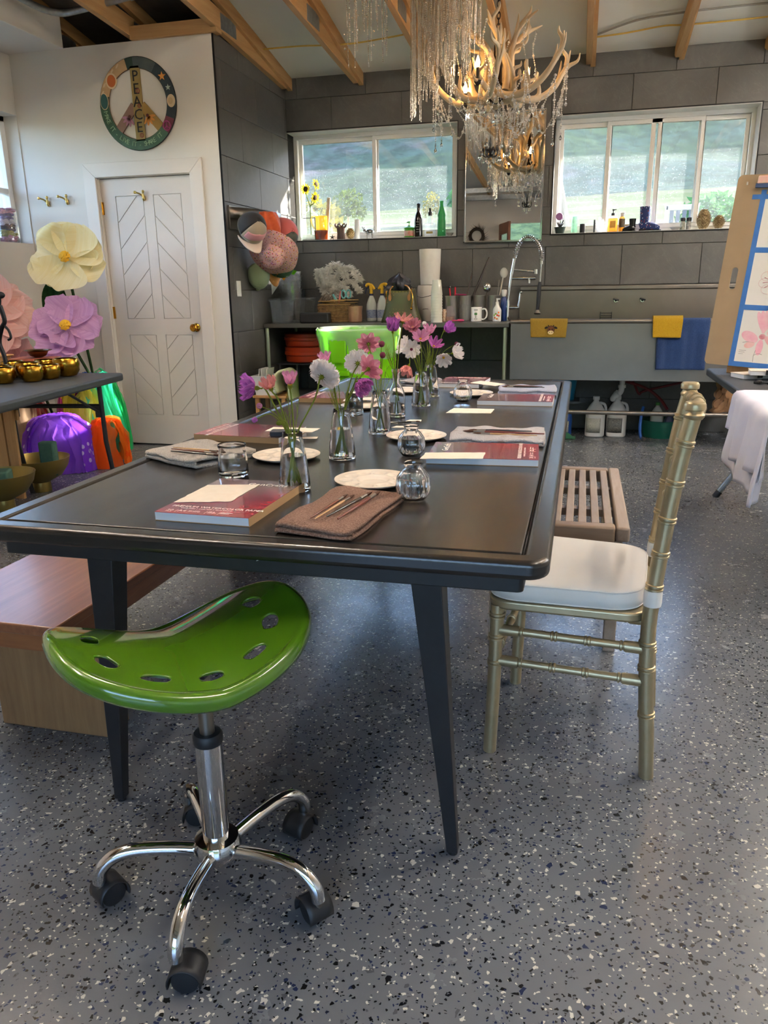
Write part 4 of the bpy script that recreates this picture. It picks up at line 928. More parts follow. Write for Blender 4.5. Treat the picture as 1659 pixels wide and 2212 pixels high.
def flower(label, head, face, base, mouth, col, size=.033, n=8, cup=12, wide=1.0, ruff=1, centre=True, bend=None, double=False):
    """head: centre of the bloom, face: the way it looks; base and mouth: stem points in the vase"""
    o = thing('cosmos_flower', label, 'flower', base, group='cosmos flowers in the vases'); b = V(*base); h = V(*head)-b; f = V(*face).normalized(); m = V(*mouth)-b
    mid = m.lerp(h, .55)+V(0, 0, .018)+(V(*bend) if bend else V(0, 0, 0))
    P = cr([(0, 0, 0), m*.5, m, mid, h-f*.012, h-f*.002], 6)
    MB().tube(P, [.0019]*(len(P)-6)+lerpl([.0017, .0013], 6), 6).obj('stem', STEM, o)
    q = f.to_track_quat('Z', 'Y').to_matrix().to_4x4(); MM = Matrix.Translation(h) @ q
    ca = MB().lathe([(.0018, -.010), (.0045, -.006), (.0055, 0), (.003, .002)], 10)
    for i in range(8):
        a = 2*PI*i/8; c, s = math.cos(a), math.sin(a); ca.add([(.004*c-.0015*s, .004*s+.0015*c, -.003), (.004*c+.0015*s, .004*s-.0015*c, -.003), (.0125*c, .0125*s, -.0035)], [(0, 1, 2)])
    c_ = ca.obj('calyx', CALYX, o); c_.matrix_local = MM
    for ly in range(2 if double else 1):
        me = petal_mesh(col, size*(1-.18*ly), size*.82*wide, cup+18*ly, ruff)
        for i in range(n):
            p = bpy.data.objects.new('petal', me); COL.objects.link(p); p.parent = o
            p.matrix_local = MM @ Matrix.Rotation(2*PI*(i+.5*ly)/n+.3, 4, 'Z') @ Matrix.Translation((0, 0, .0006*(i % 2)+.001*ly)) @ Matrix.Rotation(R(random.uniform(-5, 5)), 4, 'X')
    if centre: g = MB().ball((0, 0, .003), .006, 10, (1, 1, .6)).obj('flower_centre', DKC if centre == 'dark' else YEL, o); g.matrix_local = MM
    return o
def bud(label, head, base, mouth, mat, r=.007, bend=None):
    o = thing('cosmos_bud', label, 'flower bud', base, group='cosmos buds in the vases'); b = V(*base); h = V(*head)-b; m = V(*mouth)-b
    P = cr([(0, 0, 0), m*.5, m, m.lerp(h, .5)+V(0, 0, .015)+(V(*bend) if bend else V(0, 0, 0)), h], 6); MB().tube(P, .0013, 6).obj('stem', STEM, o)
    g = MB(); g.ball((0, 0, r*.8), r, 10, (1, 1, 1.05)); q = (P[-1]-P[-3]).to_track_quat('Z', 'Y').to_matrix().to_4x4(); g = g.obj('bud_head', mat, o); g.matrix_local = Matrix.Translation(h) @ q
    s = MB()
    for i in range(7):
        a = 2*PI*i/7; c, sn = math.cos(a), math.sin(a); s.add([(.002*c-.0015*sn, .002*sn+.0015*c, 0), (.002*c+.0015*sn, .002*sn-.0015*c, 0), (r*1.5*c, r*1.5*sn, r*.9)], [(0, 1, 2)])
    s = s.obj('sepals', CALYX, o); s.matrix_local = Matrix.Translation(h) @ q
def greens(label, vase, seed, n=7):
    rnd = random.Random(seed); o = thing('cosmos_foliage', label, 'foliage', vase, group='feathery cosmos leaves'); x0, y0 = 0, 0
    for i in range(n):
        a = rnd.uniform(0, 2*PI); l = rnd.uniform(.05, .11); e = rnd.uniform(.25, .6); mb = MB(); st_ = V(.012*math.cos(a), .012*math.sin(a), .13); tip = st_+V(math.cos(a)*l*e, math.sin(a)*l*e, l)
        mb.tube([V(-.01*math.cos(a), -.01*math.sin(a), .02), st_, st_.lerp(tip, .5), tip], [.0012, .0011, .0009, .0004], 5)
        for k in range(5):
            t = .3+.13*k; p = st_.lerp(tip, t); b_ = rnd.uniform(0, 2*PI); d = V(math.cos(b_)*.5, math.sin(b_)*.5, .8).normalized()*rnd.uniform(.012, .028); mb.tube([p, p+d], [.0007, .0003], 4)
        mb.obj('leaf', STEM, o)
def vb(i, dx=0, dy=0): x, y = VP[i] if i < 5 else (-.651, 2.775); return (x+dx, y+dy, ZT+.012)
def vm(i, dx=0, dy=0): x, y = VP[i] if i < 5 else (-.651, 2.775); return (x+dx, y+dy, ZT+(.137 if i < 5 else .17))
flower('deep purple cosmos facing left, leftmost flower over the first vase', (-.724, 1.66, .983), (-1, -.25, .12), vb(0, .015), vm(0, -.012), 'purple', .036, 9, 42, 1.1, 2, True, (-.005, 0, .02), True)
flower('coral cosmos beside the deep purple bloom', (-.692, 1.672, .982), (-.1, -.5, .8), vb(0, .01), vm(0, -.008), 'coral', .024, 7, 48, .95, 2)
flower('pale pink cup-shaped cosmos standing upright over the first vase', (-.647, 1.68, .988), (.05, -.1, 1), vb(0, -.012), vm(0, .004), 'pink', .028, 7, 62, .8, 1)
flower('large white ruffled cosmos seen from behind over the first vase', (-.571, 1.69, 1.008), (.25, .85, .45), vb(0, -.015), vm(0, .012), 'white', .035, 10, 14, 1.25, 3, True, (.01, 0, -.01), True)
bud('small pink bud left of the first vase', (-.712, 1.66, .94), vb(0, .01), vm(0, -.01), PET['pink'], .007)
bud('drooping purple bud, lowest at the left of the first vase', (-.724, 1.655, .912), vb(0, .012), vm(0, -.012), PET['purple'], .007, (0, 0, .012))
bud('green unopened bud above the first vase', (-.667, 1.66, .905), vb(0), vm(0, -.005), CALYX, .006)
flower('small pink cosmos rising behind the white ruffled bloom', (-.674, 2.03, 1.01), (-.1, -.3, 1), vb(1, .012), vm(1, -.008), 'pink', .024, 7, 50, .9, 1)
flower('white ruffled cosmos facing away left over the second vase', (-.592, 2.06, 1.004), (-.35, .85, .3), vb(1, -.012), vm(1, .01), 'white', .033, 9, 12, 1.2, 2)
flower('rose pink cosmos seen from behind over the second vase', (-.552, 2.03, .992), (.4, .75, .35), vb(1, -.016), vm(1, .012), 'blush', .035, 8, 14, 1.0, 1)
flower('magenta cup cosmos drooping right of the second vase', (-.580, 2.02, .955), (.75, -.45, -.45), vb(1, -.01), vm(1, .01), 'magenta', .034, 9, 46, 1.1, 2, False, (.015, 0, .03), True)
bud('spiky green seed head above the second vase', (-.643, 2.03, .962), vb(1, .01), vm(1), CALYX, .006)
flower('peach pink cosmos seen from behind over the third vase', (-.663, 2.44, 1.03), (-.2, .8, .5), vb(2, .012), vm(2, -.006), 'blush', .036, 8, 8, .9, 1)
bud('dark burgundy bud, upper of two over the third vase', (-.617, 2.43, 1.022), vb(2), vm(2, .002), DKC, .010)
bud('dark burgundy bud, lower of two over the third vase', (-.612, 2.42, .988), vb(2, -.01), vm(2, .006), DKC, .010)
flower('large lilac tulip-shaped cosmos above the ribbed bottle', (-.660, 2.77, 1.05), (.1, -.25, 1), vb(5, .005), vm(5, -.004), 'purple', .046, 8, 62, 1.0, 2)
flower('coral spiky cosmos above the lilac one', (-.628, 2.79, 1.085), (.2, -.3, .9), vb(5, -.005), vm(5, .004), 'coral', .036, 8, 30, .55, 1)
flower('white cosmos facing left over the fourth vase', (-.674, 3.05, .975), (-.6, -.4, .4), vb(3, .012), vm(3, -.008), 'white', .040, 8, 30, 1.1, 1)
flower('white cosmos with a dark eye over the fourth vase', (-.645, 3.02, .968), (.1, -1, .2), vb(3), vm(3, -.004), 'white', .034, 8, 12, 1.0, 1, 'dark')
flower('pink cosmos in the middle of the far bunch', (-.615, 3.05, 1.005), (.2, -.6, .7), vb(3, -.01), vm(3, .004), 'pink', .038, 8, 35, 1.0, 1)
flower('pink double cosmos at the top of the far bunch', (-.648, 3.06, 1.05), (.0, -.7, .7), vb(3, .006), vm(3, 0), 'blush', .036, 9, 25, .8, 2, True, None, True)
flower('coral cosmos drooping in front of the fourth vase', (-.655, 3.01, .905), (-.3, -.5, -.8), vb(3, .01), vm(3, -.012), 'coral', .042, 7, 50, .9, 1, True, (-.01, 0, .05))
flower('pink cosmos standing over the fifth vase', (-.633, 3.33, 1.01), (.1, -.3, 1), vb(4), vm(4, -.003), 'pink', .040, 8, 50, .7, 1)
flower('pink starry cosmos low in the fifth vase', (-.610, 3.31, .958), (.5, -.5, .7), vb(4, -.01), vm(4, .004), 'magenta', .042, 8, 40, .6, 1)
flower('purple cosmos furthest right at the top of the far bunch', (-.563, 3.33, 1.025), (.7, -.3, .5), vb(4, -.012), vm(4, .01), 'purple', .040, 8, 55, 1.0, 1)
flower('white cosmos hanging at the right of the fifth vase', (-.568, 3.32, .912), (.2, -.8, -.4), vb(4, -.014), vm(4, .012), 'white', .040, 8, 34, .9, 2)
flower('white ruffled cosmos furthest right of the far bunch', (-.528, 3.33, .93), (.9, -.2, .3), vb(4, -.014), vm(4, .014), 'white', .042, 8, 40, 1.1, 2)
bud('small dark bud at the far right of the bunch', (-.520, 3.33, .965), vb(4, -.01), vm(4, .012), DKC, .009)
bud('cream bud at the top of the far bunch', (-.655, 3.34, 1.045), vb(4, .01), vm(4, -.008), PET['white'], .010)
for i, l in enumerate(('feathery green leaves in the first vase', 'feathery green leaves in the second vase', 'feathery green leaves in the third vase', 'feathery green leaves in the fourth vase', 'feathery green leaves in the fifth vase')):
    greens(l, (*VP[i], ZT), 40+i)
greens('feathery green leaves in the ribbed bottle', (-.651, 2.775, ZT+.04), 50, 8)

# ------------------------------------------------------------------ worktop, sink and what stands there
DKSTEEL = pbr('dark_worktop_steel', '5e5e5a', .35, .35, c2='545452', scale=5, rvar=.1)
ZC = .935
ct = thing('steel_worktop', 'dark steel worktop on tube legs along the tiled back wall', 'worktop', (-1.55, 6.475, 0))
MB().box(-1.005, 1.015, -.38, .38, ZC-.035, ZC).obj('worktop_slab', DKSTEEL, ct, bevel=.004)
for x in (-.985, .985):
    for y in (-.355, .33): MB().lathe([(.016, 0), (.016, ZC-.036)], 14, c=(x, y, 0)).obj('leg', pbr('pale_tube', 'a9b39c', .4, .5), ct)
MB().box(-.98, .98, -.34, .36, .30, .315).obj('lower_shelf', DKSTEEL, ct, bevel=.002)
# trough sink
sk = thing('trough_sink', 'long stainless trough sink with a tall splashback', 'sink', (.36, 6.45, 0))
x0, x1, y0, y1, zb, zt = -.878, 1.02, -.40, .395, .51, .945
MB().box(x0, x1, y0, y0+.012, zb, zt-.012).obj('front_panel', STEEL, sk, bevel=.002)
MB().box(x0, x0+.012, y0+.012, y1, zb, zt).box(x1-.012, x1, y0+.012, y1, zb, zt).box(x0+.012, x1-.012, y0+.012, y1, zb, zb+.012).obj('basin', STEEL, sk)
MB().tube([(x0-.005, y0+.004, zt), (x1+.005, y0+.004, zt)], .0165, 16).obj('rolled_rim', STEEL, sk)
MB().box(x0, x1, y1-.012, y1, zb, 1.165).obj('splashback', STEEL, sk, bevel=.002)
MB().box(x0, x1, y1-.026, y1+.008, 1.166, 1.20).obj('splash_ledge', STEEL, sk, bevel=.006)
for x in (x0+.04, x1-.04):
    for y in (y0+.06, y1-.05): MB().cyl((x, y, 0), (x, y, zb), .018, n=12).obj('leg', STEEL, sk)
MB().tube(cr([(x1-.04, y1-.05, .26), (x1-.04, y0+.09, .26), (x1-.045, y0+.062, .26), (x1-.07, y0+.06, .26), (x1-.12, y0+.06, .26)], 5)+[V(x0+.04, y0+.06, .26)], .0165, 12).obj('foot_rail', STEEL, sk)
for i, x in enumerate((-.095, .113)):
    v = MB().cyl((x, y1-.012, 1.08), (x, y1-.045, 1.08), .014, n=12).obj('valve', CHROME, sk)
    MB().cyl((x, y1-.045, 1.08), (x, y1-.058, 1.08), .010, n=10).tube([(x-.022, y1-.06, 1.095), (x+.024, y1-.06, 1.082)], .007, 8).obj('valve_handle', BLACKPL, v)
for z in (.90, .92, .94, .96, .98): MB().cyl((-.21, y1-.035, z), (-.12, y1-.035, z), .003, n=6).obj('rack_wire', BLACKPL, sk)
MB().cyl((-.21, y1-.035, .87), (-.21, y1-.035, .99), .003, n=6).cyl((-.12, y1-.035, .87), (-.12, y1-.035, .99), .003, n=6).obj('rack_frame', BLACKPL, sk)
wp = thing('drain_pipe', 'white plastic drain pipe under the trough sink', 'pipe', (.345, 6.47, .0))
PVC = pbr('white_pvc', 'd9d9d4', .4)
MB().tube(cr([(0, 0, .508), (0, 0, .42), (-.01, 0, .37), (-.05, .02, .34), (-.06, .05, .31), (-.06, .1, .31)], 6), .022, 12).obj('pipe', PVC, wp)
for z, r in ((.49, .032), (.42, .03)): MB().cyl((0, 0, z-.012), (0, 0, z+.012), r, n=14).obj('coupling', PVC, wp)
MB().cyl((-.02, .005, .365), (-.04, .015, .345), .031, n=12).obj('coupling', PVC, wp)
REDH = pbr('red_hose', '6a1a1e', .5)
tag(MB().tube(cr([(-.15, 6.7, .45), (.1, 6.7, .46), (.35, 6.7, .44), (.55, 6.66, .38), (.66, 6.64, .30), (.72, 6.6, .22)], 8), .012, 10).obj('red_hose', REDH), 'dark red water hose looping under the trough sink', 'hose')
tag(MB().tube(cr([(.42, 6.72, .47), (.46, 6.72, .4), (.5, 6.7, .33), (.56, 6.72, .36), (1.0, 6.72, .47)], 8), .010, 10).obj('red_hose', REDH), 'thin red supply hose crossing behind the drain pipe', 'hose')
bh = thing('blue_hose', 'short blue hose with a metal end hanging to the floor', 'hose', (.51, 6.40, 0))
MB().tube(cr([(.012, .06, .26), (0, .03, .2), (-.008, .0, .1), (0, -.02, .035), (.012, -.035, .018)], 6), .012, 10).obj('hose', pbr('blue_rubber', '1f5aa8', .5), bh)
MB().cyl((.012, -.03, .02), (.03, -.06, .016), .014, n=12).obj('hose_end', STEEL, bh)
# faucet: spring neck pre-rinse
fa = thing('spring_faucet', 'tall chrome spring-neck faucet at the left end of the sink', 'faucet', (-.585, 6.45, ZC))
MB().lathe([(.028, 0), (.028, .006), (.019, .01), (.019, .14), (.0175, .15), (.0175, .16)], 20).obj('base', CHROME, fa)
MB().tube([(0, 0, .15), (.025, 0, .36)], .013, 14).tube([(.025, 0, .36), (.045, 0, .48)], .0165, 14).obj('riser', CHROME, fa)
arc = cr([(.045, 0, .47), (.06, 0, .54), (.10, 0, .615), (.155, 0, .635), (.215, 0, .60), (.25, 0, .53), (.255, 0, .46)], 10)
MB().tube(arc, .008, 10).obj('neck_hose', STEEL, fa)
sp = []
ln = len(arc)-1; turns = 30; N = turns*10
for i in range(N+1):
    t = i/N*ln; k = min(ln-1, int(t)); p = arc[k].lerp(arc[k+1], t-k); tg = (arc[k+1]-arc[k]).normalized(); nx = tg.cross(V(0, 1, 0)).normalized(); a = 2*PI*i/10
    sp.append(p+(nx*math.cos(a)+V(0, 1, 0)*math.sin(a))*.0185)
MB().tube(sp, .0026, 5).obj('spring', CHROME, fa)
MB().cyl((.255, 0, .468), (.256, 0, .432), .0145, n=14).tube([(.256, 0, .44), (.25, 0, .28)], .007, 10).obj('drop_hose', CHROME, fa)
MB().tube([(.25, 0, .30), (.246, 0, .26), (.243, 0, .16), (.24, 0, .085)], [.012, .016, .0155, .012], 14).obj('spray_handle', BLACKPL, fa)
MB().tube([(.24, 0, .085), (.238, 0, .065), (.238, -.003, .055)], [.014, .026, .026], 16).obj('spray_head', STEEL, fa)
MB().tube([(.032, 0, .395), (.225, 0, .375)], .008, 10).cyl((.215, 0, .395), (.215, 0, .36), .015, n=12).obj('support_arm', CHROME, fa)
MB().tube([(.022, 0, .33), (.20, 0, .328)], .011, 12).cyl((.165, 0, .328), (.165, 0, .29), .012, n=12).cyl((.17, 0, .328), (.215, 0, .328), .0145, n=12).obj('pot_filler_arm', CHROME, fa)
MB().cyl((.0, -.0, .105), (.085, -.0, .105), .014, n=14).tube([(.085, 0, .105), (.095, 0, .16), (.098, 0, .215)], [.012, .008, .006], 10).ball((.105, 0, .222), .013, 10).obj('lever_valve', CHROME, fa)
# hanging cloths on the rim
def hung(label, x, w, drop, mat, seed, wav=.004, tilt=0, y=6.05, back=.10, r=.021):
    rnd = random.Random(seed); a, b = rnd.uniform(0, 6), rnd.uniform(0, 6)
    def f(u, v):
        xx = (u-.5)*w; L = v*(drop+back+PI*r)
        if L < back: yy, zz = r, -(back-L)
        elif L < back+PI*r: t = (L-back)/r; yy, zz = r*math.cos(t), r*math.sin(t)
        else: yy, zz = -r, -(L-back-PI*r)
        wv = wav*(math.sin(xx*40+a)+.6*math.sin(xx*85+b))*min(1, max(0, -zz)*8)
        return (xx*(1-.06*max(0, -zz)/max(.01, drop)), yy+(wv-.003 if yy < 0 else .0)-max(0, -zz)*(.03 if yy < 0 else 0), zz+tilt*xx)
    o = MB().grid(f, 30, 34).obj('hand_towel', mat, solid=.004, smooth=180, off=0); o.location = (x, y, .945); return tag(o, label, 'towel', 'towels over the sink rim')
MUST = make_terry('mustard_terry', 'a07c24', 'b8963a'); YELT = make_terry('yellow_terry', 'c79a12', 'dcb02c'); NAVT = make_terry('blue_terry', '22396a', '304e80')
hw = hung('mustard hand towel with an embroidered cow face on the sink rim', -.236, .275, .115, MUST, 3, .002, -.01)
cow = MB(); CBR = pbr('cow_brown', '6a3c1a', .9); CCR = pbr('cow_cream', 'd9c28e', .9); CDK = pbr('cow_black', '1c120c', .9)
def disc(x, z, rx, rz, d, mat, nm, rot=0):
    o = MB().lathe([(1, 0), (1, 1), (1e-5, 1)], 18, M=Matrix.Translation((x, -.0315-d, z)) @ Matrix.Rotation(rot, 4, 'Y') @ Matrix.Rotation(R(90), 4, 'X') @ Matrix.Diagonal((rx, rz, .0012, 1))).obj(nm, mat, hw)
disc(.018, -.06, .026, .032, 0, CDK, 'cow_outline'); disc(.018, -.06, .0235, .029, .0012, CBR, 'cow_head'); disc(.018, -.078, .0215, .014, .0022, CCR, 'cow_muzzle')
for s in (-1, 1):
    disc(.018+s*.034, -.043, .014, .0075, 0, CDK, 'cow_ear', s*.4); disc(.018+s*.011, -.055, .0045, .0055, .0024, CDK, 'cow_eye'); disc(.018+s*.008, -.077, .0028, .0035, .0034, CDK, 'cow_nostril'); disc(.018+s*.018, -.031, .004, .008, 0, CDK, 'cow_horn', s*.3)
hung('bright yellow hand cloth on the sink rim over the blue towel', .605, .205, .115, YELT, 5, .003, 0, 6.046, .07, .038)
hung('blue bath towel hanging from the sink rim', .715, .36, .345, NAVT, 6, .006, 0)
# under the sink
def jug(label, loc, mat, cap, lab=None, h=.30, rr=.078, handle=True, labm=None, rz=0):
    o = thing('plastic_jug', label, 'jug', loc, rz)
    sq = lambda a, z: 1+.10*(abs(math.cos(2*a))-.5)*-1
    MB().lathe([(rr*.9, 0), (rr, .008), (rr, h*.58), (rr*.93, h*.68), (rr*.6, h*.82), (rr*.28, h*.92), (rr*.26, h*.97)], 28, mod=sq).obj('jug_body', mat, o)
    MB().lathe([(rr*.33, h*.955), (rr*.33, h*1.04), (rr*.28, h*1.05)], 16).obj('cap', cap, o)
    if handle: MB().tube(cr([(rr*.35, 0, h*.88), (rr*.8, 0, h*.84), (rr*.97, 0, h*.72), (rr*.94, 0, h*.6)], 6), rr*.14, 10).obj('handle', mat, o)
    if labm: MB().lathe([(rr*1.012, h*.12), (rr*1.012, h*.5)], 14, mod=lambda a, z: 1+.10*(abs(math.cos(2*a))-.5)*-1, a0=R(-150), a1=R(-60)).obj('jug_label', labm, o, solid=.001)
    return o
LABW = pbr('printed_label', 'd8d8cc', .6, c2='8a8a7a', scale=90, stretch=(1, 1, 6)); LABD = pbr('dark_printed_label', '2a2c30', .5, c2='9a9a90', scale=80, stretch=(1, 1, 5)); BLUEPL = pbr('blue_plastic', '1f4f9c', .35); GRNCAP = pbr('green_cap', '3a8a3a', .4)
jug('white gallon jug with a cream label, left of the pair under the sink', (.155, 6.53, 0), WHITEPL, WHITEPL, h=.315, rr=.082, labm=LABW)
jug('white gallon jug with a black and yellow label, right of the pair under the sink', (.325, 6.56, 0), WHITEPL, WHITEPL, h=.315, rr=.084, labm=LABD)
jug('blue bottle with a white shoulder beside the table edge under the sink', (-.085, 6.56, 0), BLUEPL, WHITEPL, h=.24, rr=.058, labm=LABW, handle=False)
TEALP = pbr('teal_plastic', '0e5a4a', .4, c2='0c5244'); CYANP = pbr('cyan_plastic', '1a86b0', .4)
tubb = thing('green_tub', 'dark green plastic tub of bottles under the sink', 'tub', (.67, 6.60, 0)); MB().lathe([(.125, 0), (.13, .01), (.148, .135), (.153, .138), (.15, .142), (.142, .138), (.125, .014), (1e-5, .012)], 36).obj('tub_body', TEALP, tubb)
jug('clear spray bottle with a green cap standing in the green tub', (.645, 6.62, .014), pbr('milky_plastic', 'c9cdc8', .4), GRNCAP, h=.25, rr=.055, handle=False)
jug('small navy bottle with a white cap standing in the green tub', (.735, 6.56, .014), pbr('navy_plastic', '16264a', .3), WHITEPL, h=.19, rr=.04, handle=False)
bk = thing('blue_bucket', 'cyan plastic bucket on its side rail under the sink', 'bucket', (-.11, 6.66, .28)); MB().lathe([(.085, 0), (.105, .18), (.112, .185), (.108, .19), (.1, .18), (.08, .008), (1e-5, .006)], 30).obj('bucket_body', CYANP, bk); MB().box(-.13, .13, -.12, .12, -.02, 0).obj('bracket_shelf', DKSTEEL, bk)
rag = thing('green_rag', 'crumpled green rag on the floor by the sink', 'rag', (-.09, 6.40, 0))
MB().grid(lambda u, v: ((u-.5)*.19, (v-.5)*.12, .004+.03*(math.sin(PI*u)*math.sin(PI*v))*(1+.5*math.sin(9*u+4*v))), 16, 12).obj('cloth', make_terry('green_terry', '2f7a50', '3f9062'), rag, solid=.004, smooth=180)
pbg = thing('paper_bag', 'crumpled brown paper bag under the right-hand table', 'bag', (1.16, 6.2, .262))
def pbf(u, v):
    a = 2*PI*u; rnd = 1+.12*math.sin(7*a+9*v)+.08*math.sin(13*a-17*v); return (math.cos(a)*.16*rnd*(1-.25*v), math.sin(a)*.10*rnd, v*.30+.02*math.sin(5*a))
MB().grid(pbf, 40, 14).obj('bag_body', pbr('kraft_bag', '96714e', .8, c2='7f5d3e', scale=14, bump=.6, bscale=25, dist=.01), pbg, smooth=25, solid=.001)
# ---------------- things on the worktop
ZI = ZC+.0005
CLEARP = film('clear_plastic', 'e8ecf0', .045, .06)
def tub(o, x0_, x1_, y0_, y1_, h, taper, nm, lip=.012, mat=CLEARP):
    t = taper; b = [(x0_+t, y0_+t), (x1_-t, y0_+t), (x1_-t, y1_-t), (x0_+t, y1_-t)]; u = [(x0_, y0_), (x1_, y0_), (x1_, y1_), (x0_, y1_)]; l = [(x0_-lip, y0_-lip), (x1_+lip, y0_-lip), (x1_+lip, y1_+lip), (x0_-lip, y1_+lip)]
    MB().add([(x, y, 0) for x, y in b]+[(x, y, h) for x, y in u]+[(x, y, h) for x, y in l]+[(x, y, h-.008) for x, y in l], [(3, 2, 1, 0)]+[(i, (i+1) % 4, 4+(i+1) % 4, 4+i) for i in range(4)]+[(4+i, 4+(i+1) % 4, 8+(i+1) % 4, 8+i) for i in range(4)]+[(8+i, 8+(i+1) % 4, 12+(i+1) % 4, 12+i) for i in range(4)]).obj(nm, mat, o, solid=.0025, bevel=.004, seg=2)
b1 = thing('clear_bin', 'large clear plastic bin at the left end of the worktop', 'bin', (-2.385, 6.37, ZI)); tub(b1, -.155, .155, -.14, .14, .20, .02, 'bin_body')
b2 = thing('clear_bin', 'tall clear plastic tub in front of the large clear bin', 'bin', (-2.41, 6.165, ZI), group=None); tub(b2, -.085, .085, -.055, .055, .185, .012, 'bin_body', .008)
b3 = thing('plastic_tumblers', 'stack of clear plastic deli tubs above the large clear bin', 'tub', (-2.41, 6.37, ZI+.06))
for i in range(6): MB().lathe([(.075, 0), (.098, .17), (.104, .172), (.104, .178)], 30, c=(.004*math.sin(i*2), 0, .035*i)).obj('tub', CLEARP, b3, solid=.0012)
# coloured felt pieces poking out of the tubs
for i, (x, y, z, c, nm, lab) in enumerate(((-2.50, 6.26, 1.27, 'f2f2ee', 'white_cut_paper', 'white pointed paper cutout leaning from the clear tubs'), (-2.44, 6.27, 1.33, 'e8a21c', 'orange_cut_paper', 'orange paper shape on top of the clear tubs'), (-2.36, 6.28, 1.345, '7ac832', 'lime_cut_paper', 'lime green paper shape on top of the clear tubs'))):
    pl = [[(-.03, .05), (.03, .06), (.04, -.02), (-.005, -.11), (-.035, .0)], [(-.04, .03), (0, .05), (.05, .0), (.03, -.05), (-.01, -.02)], [(-.03, .01), (-.01, .05), (.015, .02), (.05, .015), (.03, -.02), (-.02, -.015)]][i]
    o = MB().prism(pl, 0, .002, Matrix.Rotation(R(80), 4, 'X') @ Matrix.Rotation(R(-10), 4, 'Z')).obj(nm, leafy('felt_'+c, c, c, .35)); o.location = (x, y, z); tag(o, lab, 'paper')
# feather plume
pf = thing('feather_bunch', 'bunch of cream ostrich feathers against the slate wall', 'feathers', (-2.14, 6.62, ZI))
FEA = leafy('ostrich_feather', 'f2eee6', 'fbf8f2', .4)
for i, (dx, dz, cx, s) in enumerate(((-.12, .42, .10, 1), (.0, .47, .16, 1), (.10, .44, .18, 1), (.13, .33, .15, .8), (-.05, .36, .12, .9), (.05, .30, .14, .8))):
    P = cr([(0, 0, .02), (dx*.3, 0, dz*.5), (dx*.8, -.01, dz*.9), (dx+cx*.5, -.02, dz), (dx+cx, -.03, dz-.10*s)], 8); mb = MB(); rnd = random.Random(i)
    mb.tube(P, .0015, 5); k = len(P)
    for j in range(int(k*.3), k):
        for q in range(44):
            p = P[j].lerp(P[min(k-1, j+1)], q/44); a = rnd.uniform(0, 2*PI); d = V(math.cos(a)*.7, math.sin(a)*.6, rnd.uniform(-1, .5)).normalized()*rnd.uniform(.03, .058)*s; w_ = V(rnd.uniform(-1, 1), rnd.uniform(-1, 1), rnd.uniform(-1, 1)).normalized()*.0018
            mb.add([p-w_, p+w_, p+d*.6+w_*1.3+V(0, 0, .006), p+d], [(0, 1, 2, 3)])
    mb.obj('plume', FEA, pf, smooth=0)
MB().lathe([(.045, 0), (.05, .12), (.048, .16)], 20).obj('feather_holder', pbr('brown_holder', '5d4a3c', .6), pf)
# wicker basket with papers and scissors
wk = thing('wicker_basket', 'brown wicker basket heaped with papers on the worktop', 'basket', (-2.0, 6.40, ZI)); WICK = pbr('wicker', '5c452a', .7, c2='8a6c44', scale=60)
for i in range(11):
    z = .006+i*.0125; g = .004*i/11; MB().tube([(x, y, z+.002*math.sin(11*k)) for k, (x, y) in enumerate(rrect(-.145-g, .145+g, -.1-g, .1+g, .025, 4))], .0072, 6, closed=True).obj('wicker_strand', WICK, wk)
MB().box(-.14, .14, -.095, .095, 0, .01).obj('basket_base', WICK, wk)
for i, (x, y, z, a, w_, d_, c) in enumerate(((-.01, -.01, .145, 4, .28, .18, 'b08d58'), (.02, .0, .158, -8, .26, .16, '9a7a4a'), (-.05, -.01, .17, 14, .22, .15, 'a58552'), (.06, 0, .178, -3, .2, .14, 'c4a468'))):
    p_ = MB().cbox((x, y, z), (w_, d_, .006), R(a)).obj('paper_packet', pbr('packet_'+c, c, .8), wk, bevel=.001)
sc = thing('scissors', 'turquoise handled scissors stuck upright in the wicker basket', 'scissors', (-1.92, 6.38, ZI+.17)); TQ = pbr('turquoise_handle', '6fb9bf', .4)
for s in (-1, 1):
    MB().tube([(s*.022+.02*math.cos(a)*.9, 0, .055+.032*math.sin(a)) for a in [2*PI*i/20 for i in range(20)]], .006, 8, closed=True).obj('finger_loop', TQ, sc); MB().tube([(s*.016, 0, .026), (-s*.006, 0, -.04)], [.006, .004], 6).obj('blade', STEEL, sc)
sc2 = thing('scissors', 'pink handled scissors leaning in the wicker basket', 'scissors', (-1.985, 6.38, ZI+.17)); MB().tube([(0, 0, -.02), (.02, 0, .08)], .008, 8).obj('handle', pbr('pink_handle', 'e0868a', .4), sc2); MB().tube([(-.05, 0, .055), (-.02, 0, .0)], .009, 8).obj('handle', TQ, sc2)
cable_b = thing('cable_bundle', 'bundle of grey-brown cords beside the wicker basket', 'cords', (-2.135, 6.42, ZI+.02)); 
for i in range(9): MB().tube(cr([(-.07+.015*i, -.01*i+.03, .0), (-.05+.012*i, 0, .12+.01*(i % 3)), (0+.01*i, 0, .19+.008*(i % 4)), (.05+.005*i, .01, .14), (.07, .01, .05)], 5), .0032, 6).obj('cord', pbr('cord_brown', '6f6258', .6, c2='8b8078', scale=20), cable_b)
bc = MB().box(-.125, .125, -.045, .045, 0, .083).obj('black_case', BLACKPL, bevel=.012, seg=3); bc.location = (-2.13, 6.185, ZI); tag(bc, 'black soft case at the front edge of the worktop', 'case')
